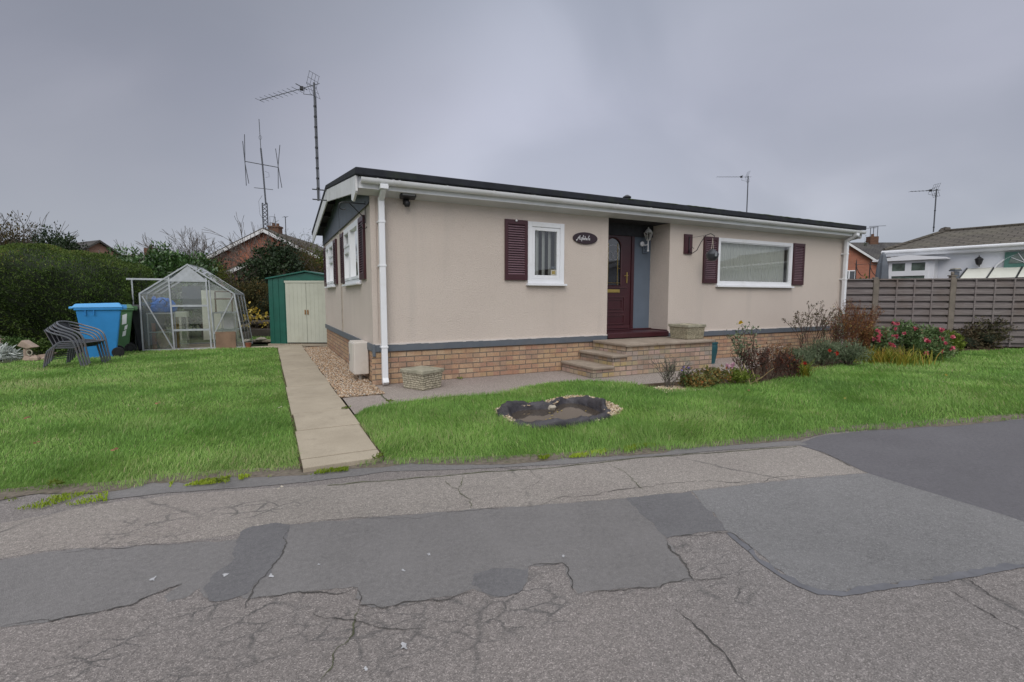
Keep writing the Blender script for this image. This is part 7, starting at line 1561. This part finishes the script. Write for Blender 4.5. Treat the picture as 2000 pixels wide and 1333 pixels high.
# tall sparse dark stemmed plants against the wall
for k, (px, py, h, n, lab) in enumerate(((1582, 694, 1.06, 5, 'tall sparse branching plant with small seed heads against the wall'), (1562, 696, .90, 3, 'thin leaning stem with a leafy tuft left of the tall seed heads'), (1608, 690, .82, 3, 'slim dry stems right of the tall seed heads'))):
    q = bed(px, py); wirestem('seed_head_plant', q, h, n, lab, 80 + k, M['grey_leaf'], 60, .035, .015, .24, 'stalk', .008, 2, .42, .07, tops=M['brownshrub'], topn=7)
q = bed(1452, 742); wirestem('rose_bush', q, .78, 5, 'sparse dark stemmed rose bush with one yellow bloom in front of the skirt', 84, M['grey_leaf'], 330, .045, .026, .16, 'stalk', .008, 2, .36, .07, cat='rose bush', flower=1, fn=1, fs=.06, fm=M['yellowp'])
# grey-green mounds
for k, (px, py, rx, h, lab) in enumerate(((1600, 712, .42, .46, 'grey green bushy mound with red flowers in the bed'), (1655, 712, .40, .42, 'grey green mound at the foot of the rusty stems'), (1560, 718, .26, .34, 'small silvery green plant beside the strappy leaves'))):
    q = bed(px, py); t = bush('border_plant', q, rx, .30, 0, h, 2600, .05, .013, M['grey_leaf'], lab, 'plant', 90 + k, 8, hang, core=False, up=.8, shell=.3)
    if k == 0: petal_flowers(t, [(-.02 * UX - .28 * UY, .0 - .28 * UX, .30), (.10 * UX - .28 * UY, -.05 - .28 * UX, .25)], .075, M['red'], 9, 3)
q = bed(1563, 733); t = wirestem('border_plant', q, .28, 4, 'green leaved plant with a single red bloom left of the strappy leaves', 95, M['midgreen'], 260, .05, .03, .3, 'stalk', .004, 1, .5, .08, fm=M['red'], fn=2, fs=.085)
q = bed(1572, 738); blade_tuft('strappy_plant', q, .36, 60, 'arching green strap shaped leaves at the lawn edge', 96, M['sedge'], .016, .75, base=.03)
# dead dark-brown clumps
for k, (px, py, h, n, lab) in enumerate(((1478, 744, .50, 16, 'dead dark brown clump right of the steps in the bed'), (1510, 740, .46, 16, 'dead chocolate brown clump in the middle of the bed'), (1540, 737, .34, 12, 'dead reddish brown clump beside the red bloom'))):
    q = bed(px, py); wirestem('dead_perennial', q, h, n, lab, 100 + k, M['dead'], 420, .04, .017, .3, 'stalk', .005, 2, .4, .14, group='dead brown perennials')
q = bed(1520, 728); wirestem('dead_perennial', q, .60, 12, 'upright rusty red dried flower spikes behind the dead clumps', 104, M['rust_leaf'], 500, .04, .01, .12, 'stalk_red', .004, 1, .15, .2)
q = bed(1470, 752); t = wirestem('fallen_stalks', q, .5, 4, 'collapsed straw coloured stalks lying at the lawn edge', 105, None, 0, .04, .02, 1.3, 'straw', .006, 1, .3, .1)
# low ochre growth at the tip
for k, (px, py, rx, h, mt, lab) in enumerate(((1400, 752, .36, .26, 'ochre', 'low ochre and green foliage right of the pebbles'), (1372, 757, .28, .22, 'ochre', 'rusty ochre low plant behind the pebbles'), (1345, 757, .20, .18, 'ochre', 'small orange tinted plant at the front tip of the bed'), (1440, 750, .26, .24, 'lime', 'yellowish green low plant below the sparse rose'))):
    q = bed(px, py); bush('border_plant', q, rx, .2, 0, h, 800, .042, .022, M[mt], lab, 'plant', 110 + k, 7, hang, core=False, shell=.2, stems=4)
q = bed(1305, 757); wirestem('lavender', q, .42, 14, 'grey woody lavender at the corner of the steps', 115, M['grey_leaf'], 260, .035, .007, .45, 'twig_grey', .005, 2, .4, .06)
q = bed(1335, 757); wirestem('border_plant', q, .34, 7, 'small plant with violet flower spikes in front of the steps', 116, M['midgreen'], 160, .04, .015, .25, 'stalk', .004, 1, .3, .06, fm=M['violet'], fn=5, fs=.035)
q = bed(1425, 742); wirestem('nerine', q, .48, 5, 'pale pink nerine blooms on bare stalks beside the teal pot', 117, None, 0, .04, .02, .22, 'stalk', .004, 0, .2, .05, fm=M['pale_pink'], fn=5, fs=.075)
# low kerb behind the bed with dry stems
a, b = gz(1488, 716), gz(1560, 706); m = MB(); m.bar((a[0], a[1] + .35, .13), (b[0], b[1] + .35, .13), .06, .26); o = m.build('bed_edging', M['step'], None, bevel=.01); tag(o, 'low stone edging wall behind the dead brown clumps', 'edging')
# weeds in the joints
for k, (px, py, lab) in enumerate(((765, 786, 'tiny weed in the patio joint below the downpipe'), (678, 800, 'small green weed at the edge of the slab path'), (735, 898, 'weed at the road end of the slab path'), (900, 742, 'small mossy weed at the foot of the wall beside the planter'), (440, 941, 'flat rosette weed at the road edge'), (108, 948, 'pale rosette weed at the left road edge'))):
    q = gz(px, py, .0); bush('weed', q, .07, .07, 0, .035, 26, .04, .012, M['lime'], lab, 'weed', 120 + k, 3, 0, core=False, stems=0)

# ---- homes on the opposite side of the road (behind the photographer): they are what the window glass reflects
def opposite(x, y, w, d, rz, label, he=2.5, hr=3.4):
    t = empty('park_home', (x, y, 0), rz, label, 'house'); m = MB(); m.box(-w / 2, w / 2, -d / 2, d / 2, 0, he); m.extr([(-w / 2, -d / 2, he), (w / 2, -d / 2, he), (0, -d / 2, hr)], (0, d, 0)); m.build('wall', M['nb_white'], t)
    for s in (-1, 1): m = MB(); m.extr([(0, -d / 2 - .3, hr + .05), (s * (w / 2 + .3), -d / 2 - .3, he - .05), (s * (w / 2 + .3), -d / 2 - .3, he + .05), (0, -d / 2 - .3, hr + .16)], (0, d + .6, 0)); m.build('roof', M['tile_brown'], t); m = MB(); m.extr([(0, d / 2 + .32, hr - .12), (s * (w / 2 + .3), d / 2 + .32, he - .2), (s * (w / 2 + .3), d / 2 + .32, he + .04), (0, d / 2 + .32, hr + .12)], (0, .03, 0)); m.build('bargeboard', M['white'], t)
    for x_ in (-w / 4, w / 4): m = MB(); m.box(x_ - .6, x_ + .6, d / 2, d / 2 + .03, .95, 2.0); f = m.build('window', M['white'], t); m = MB(); m.box(x_ - .52, x_ + .52, d / 2 + .031, d / 2 + .04, 1.03, 1.92); m.build('pane', M['glass_dark'], f)
opposite(19, -23, 6, 12, R(4), 'white park home across the road reflected in the left of the big window'); opposite(31, -21, 7, 13, R(-6), 'white park home across the road reflected in the right of the big window'); opposite(3, -25, 6, 11, R(2), 'white park home across the road behind the photographer')
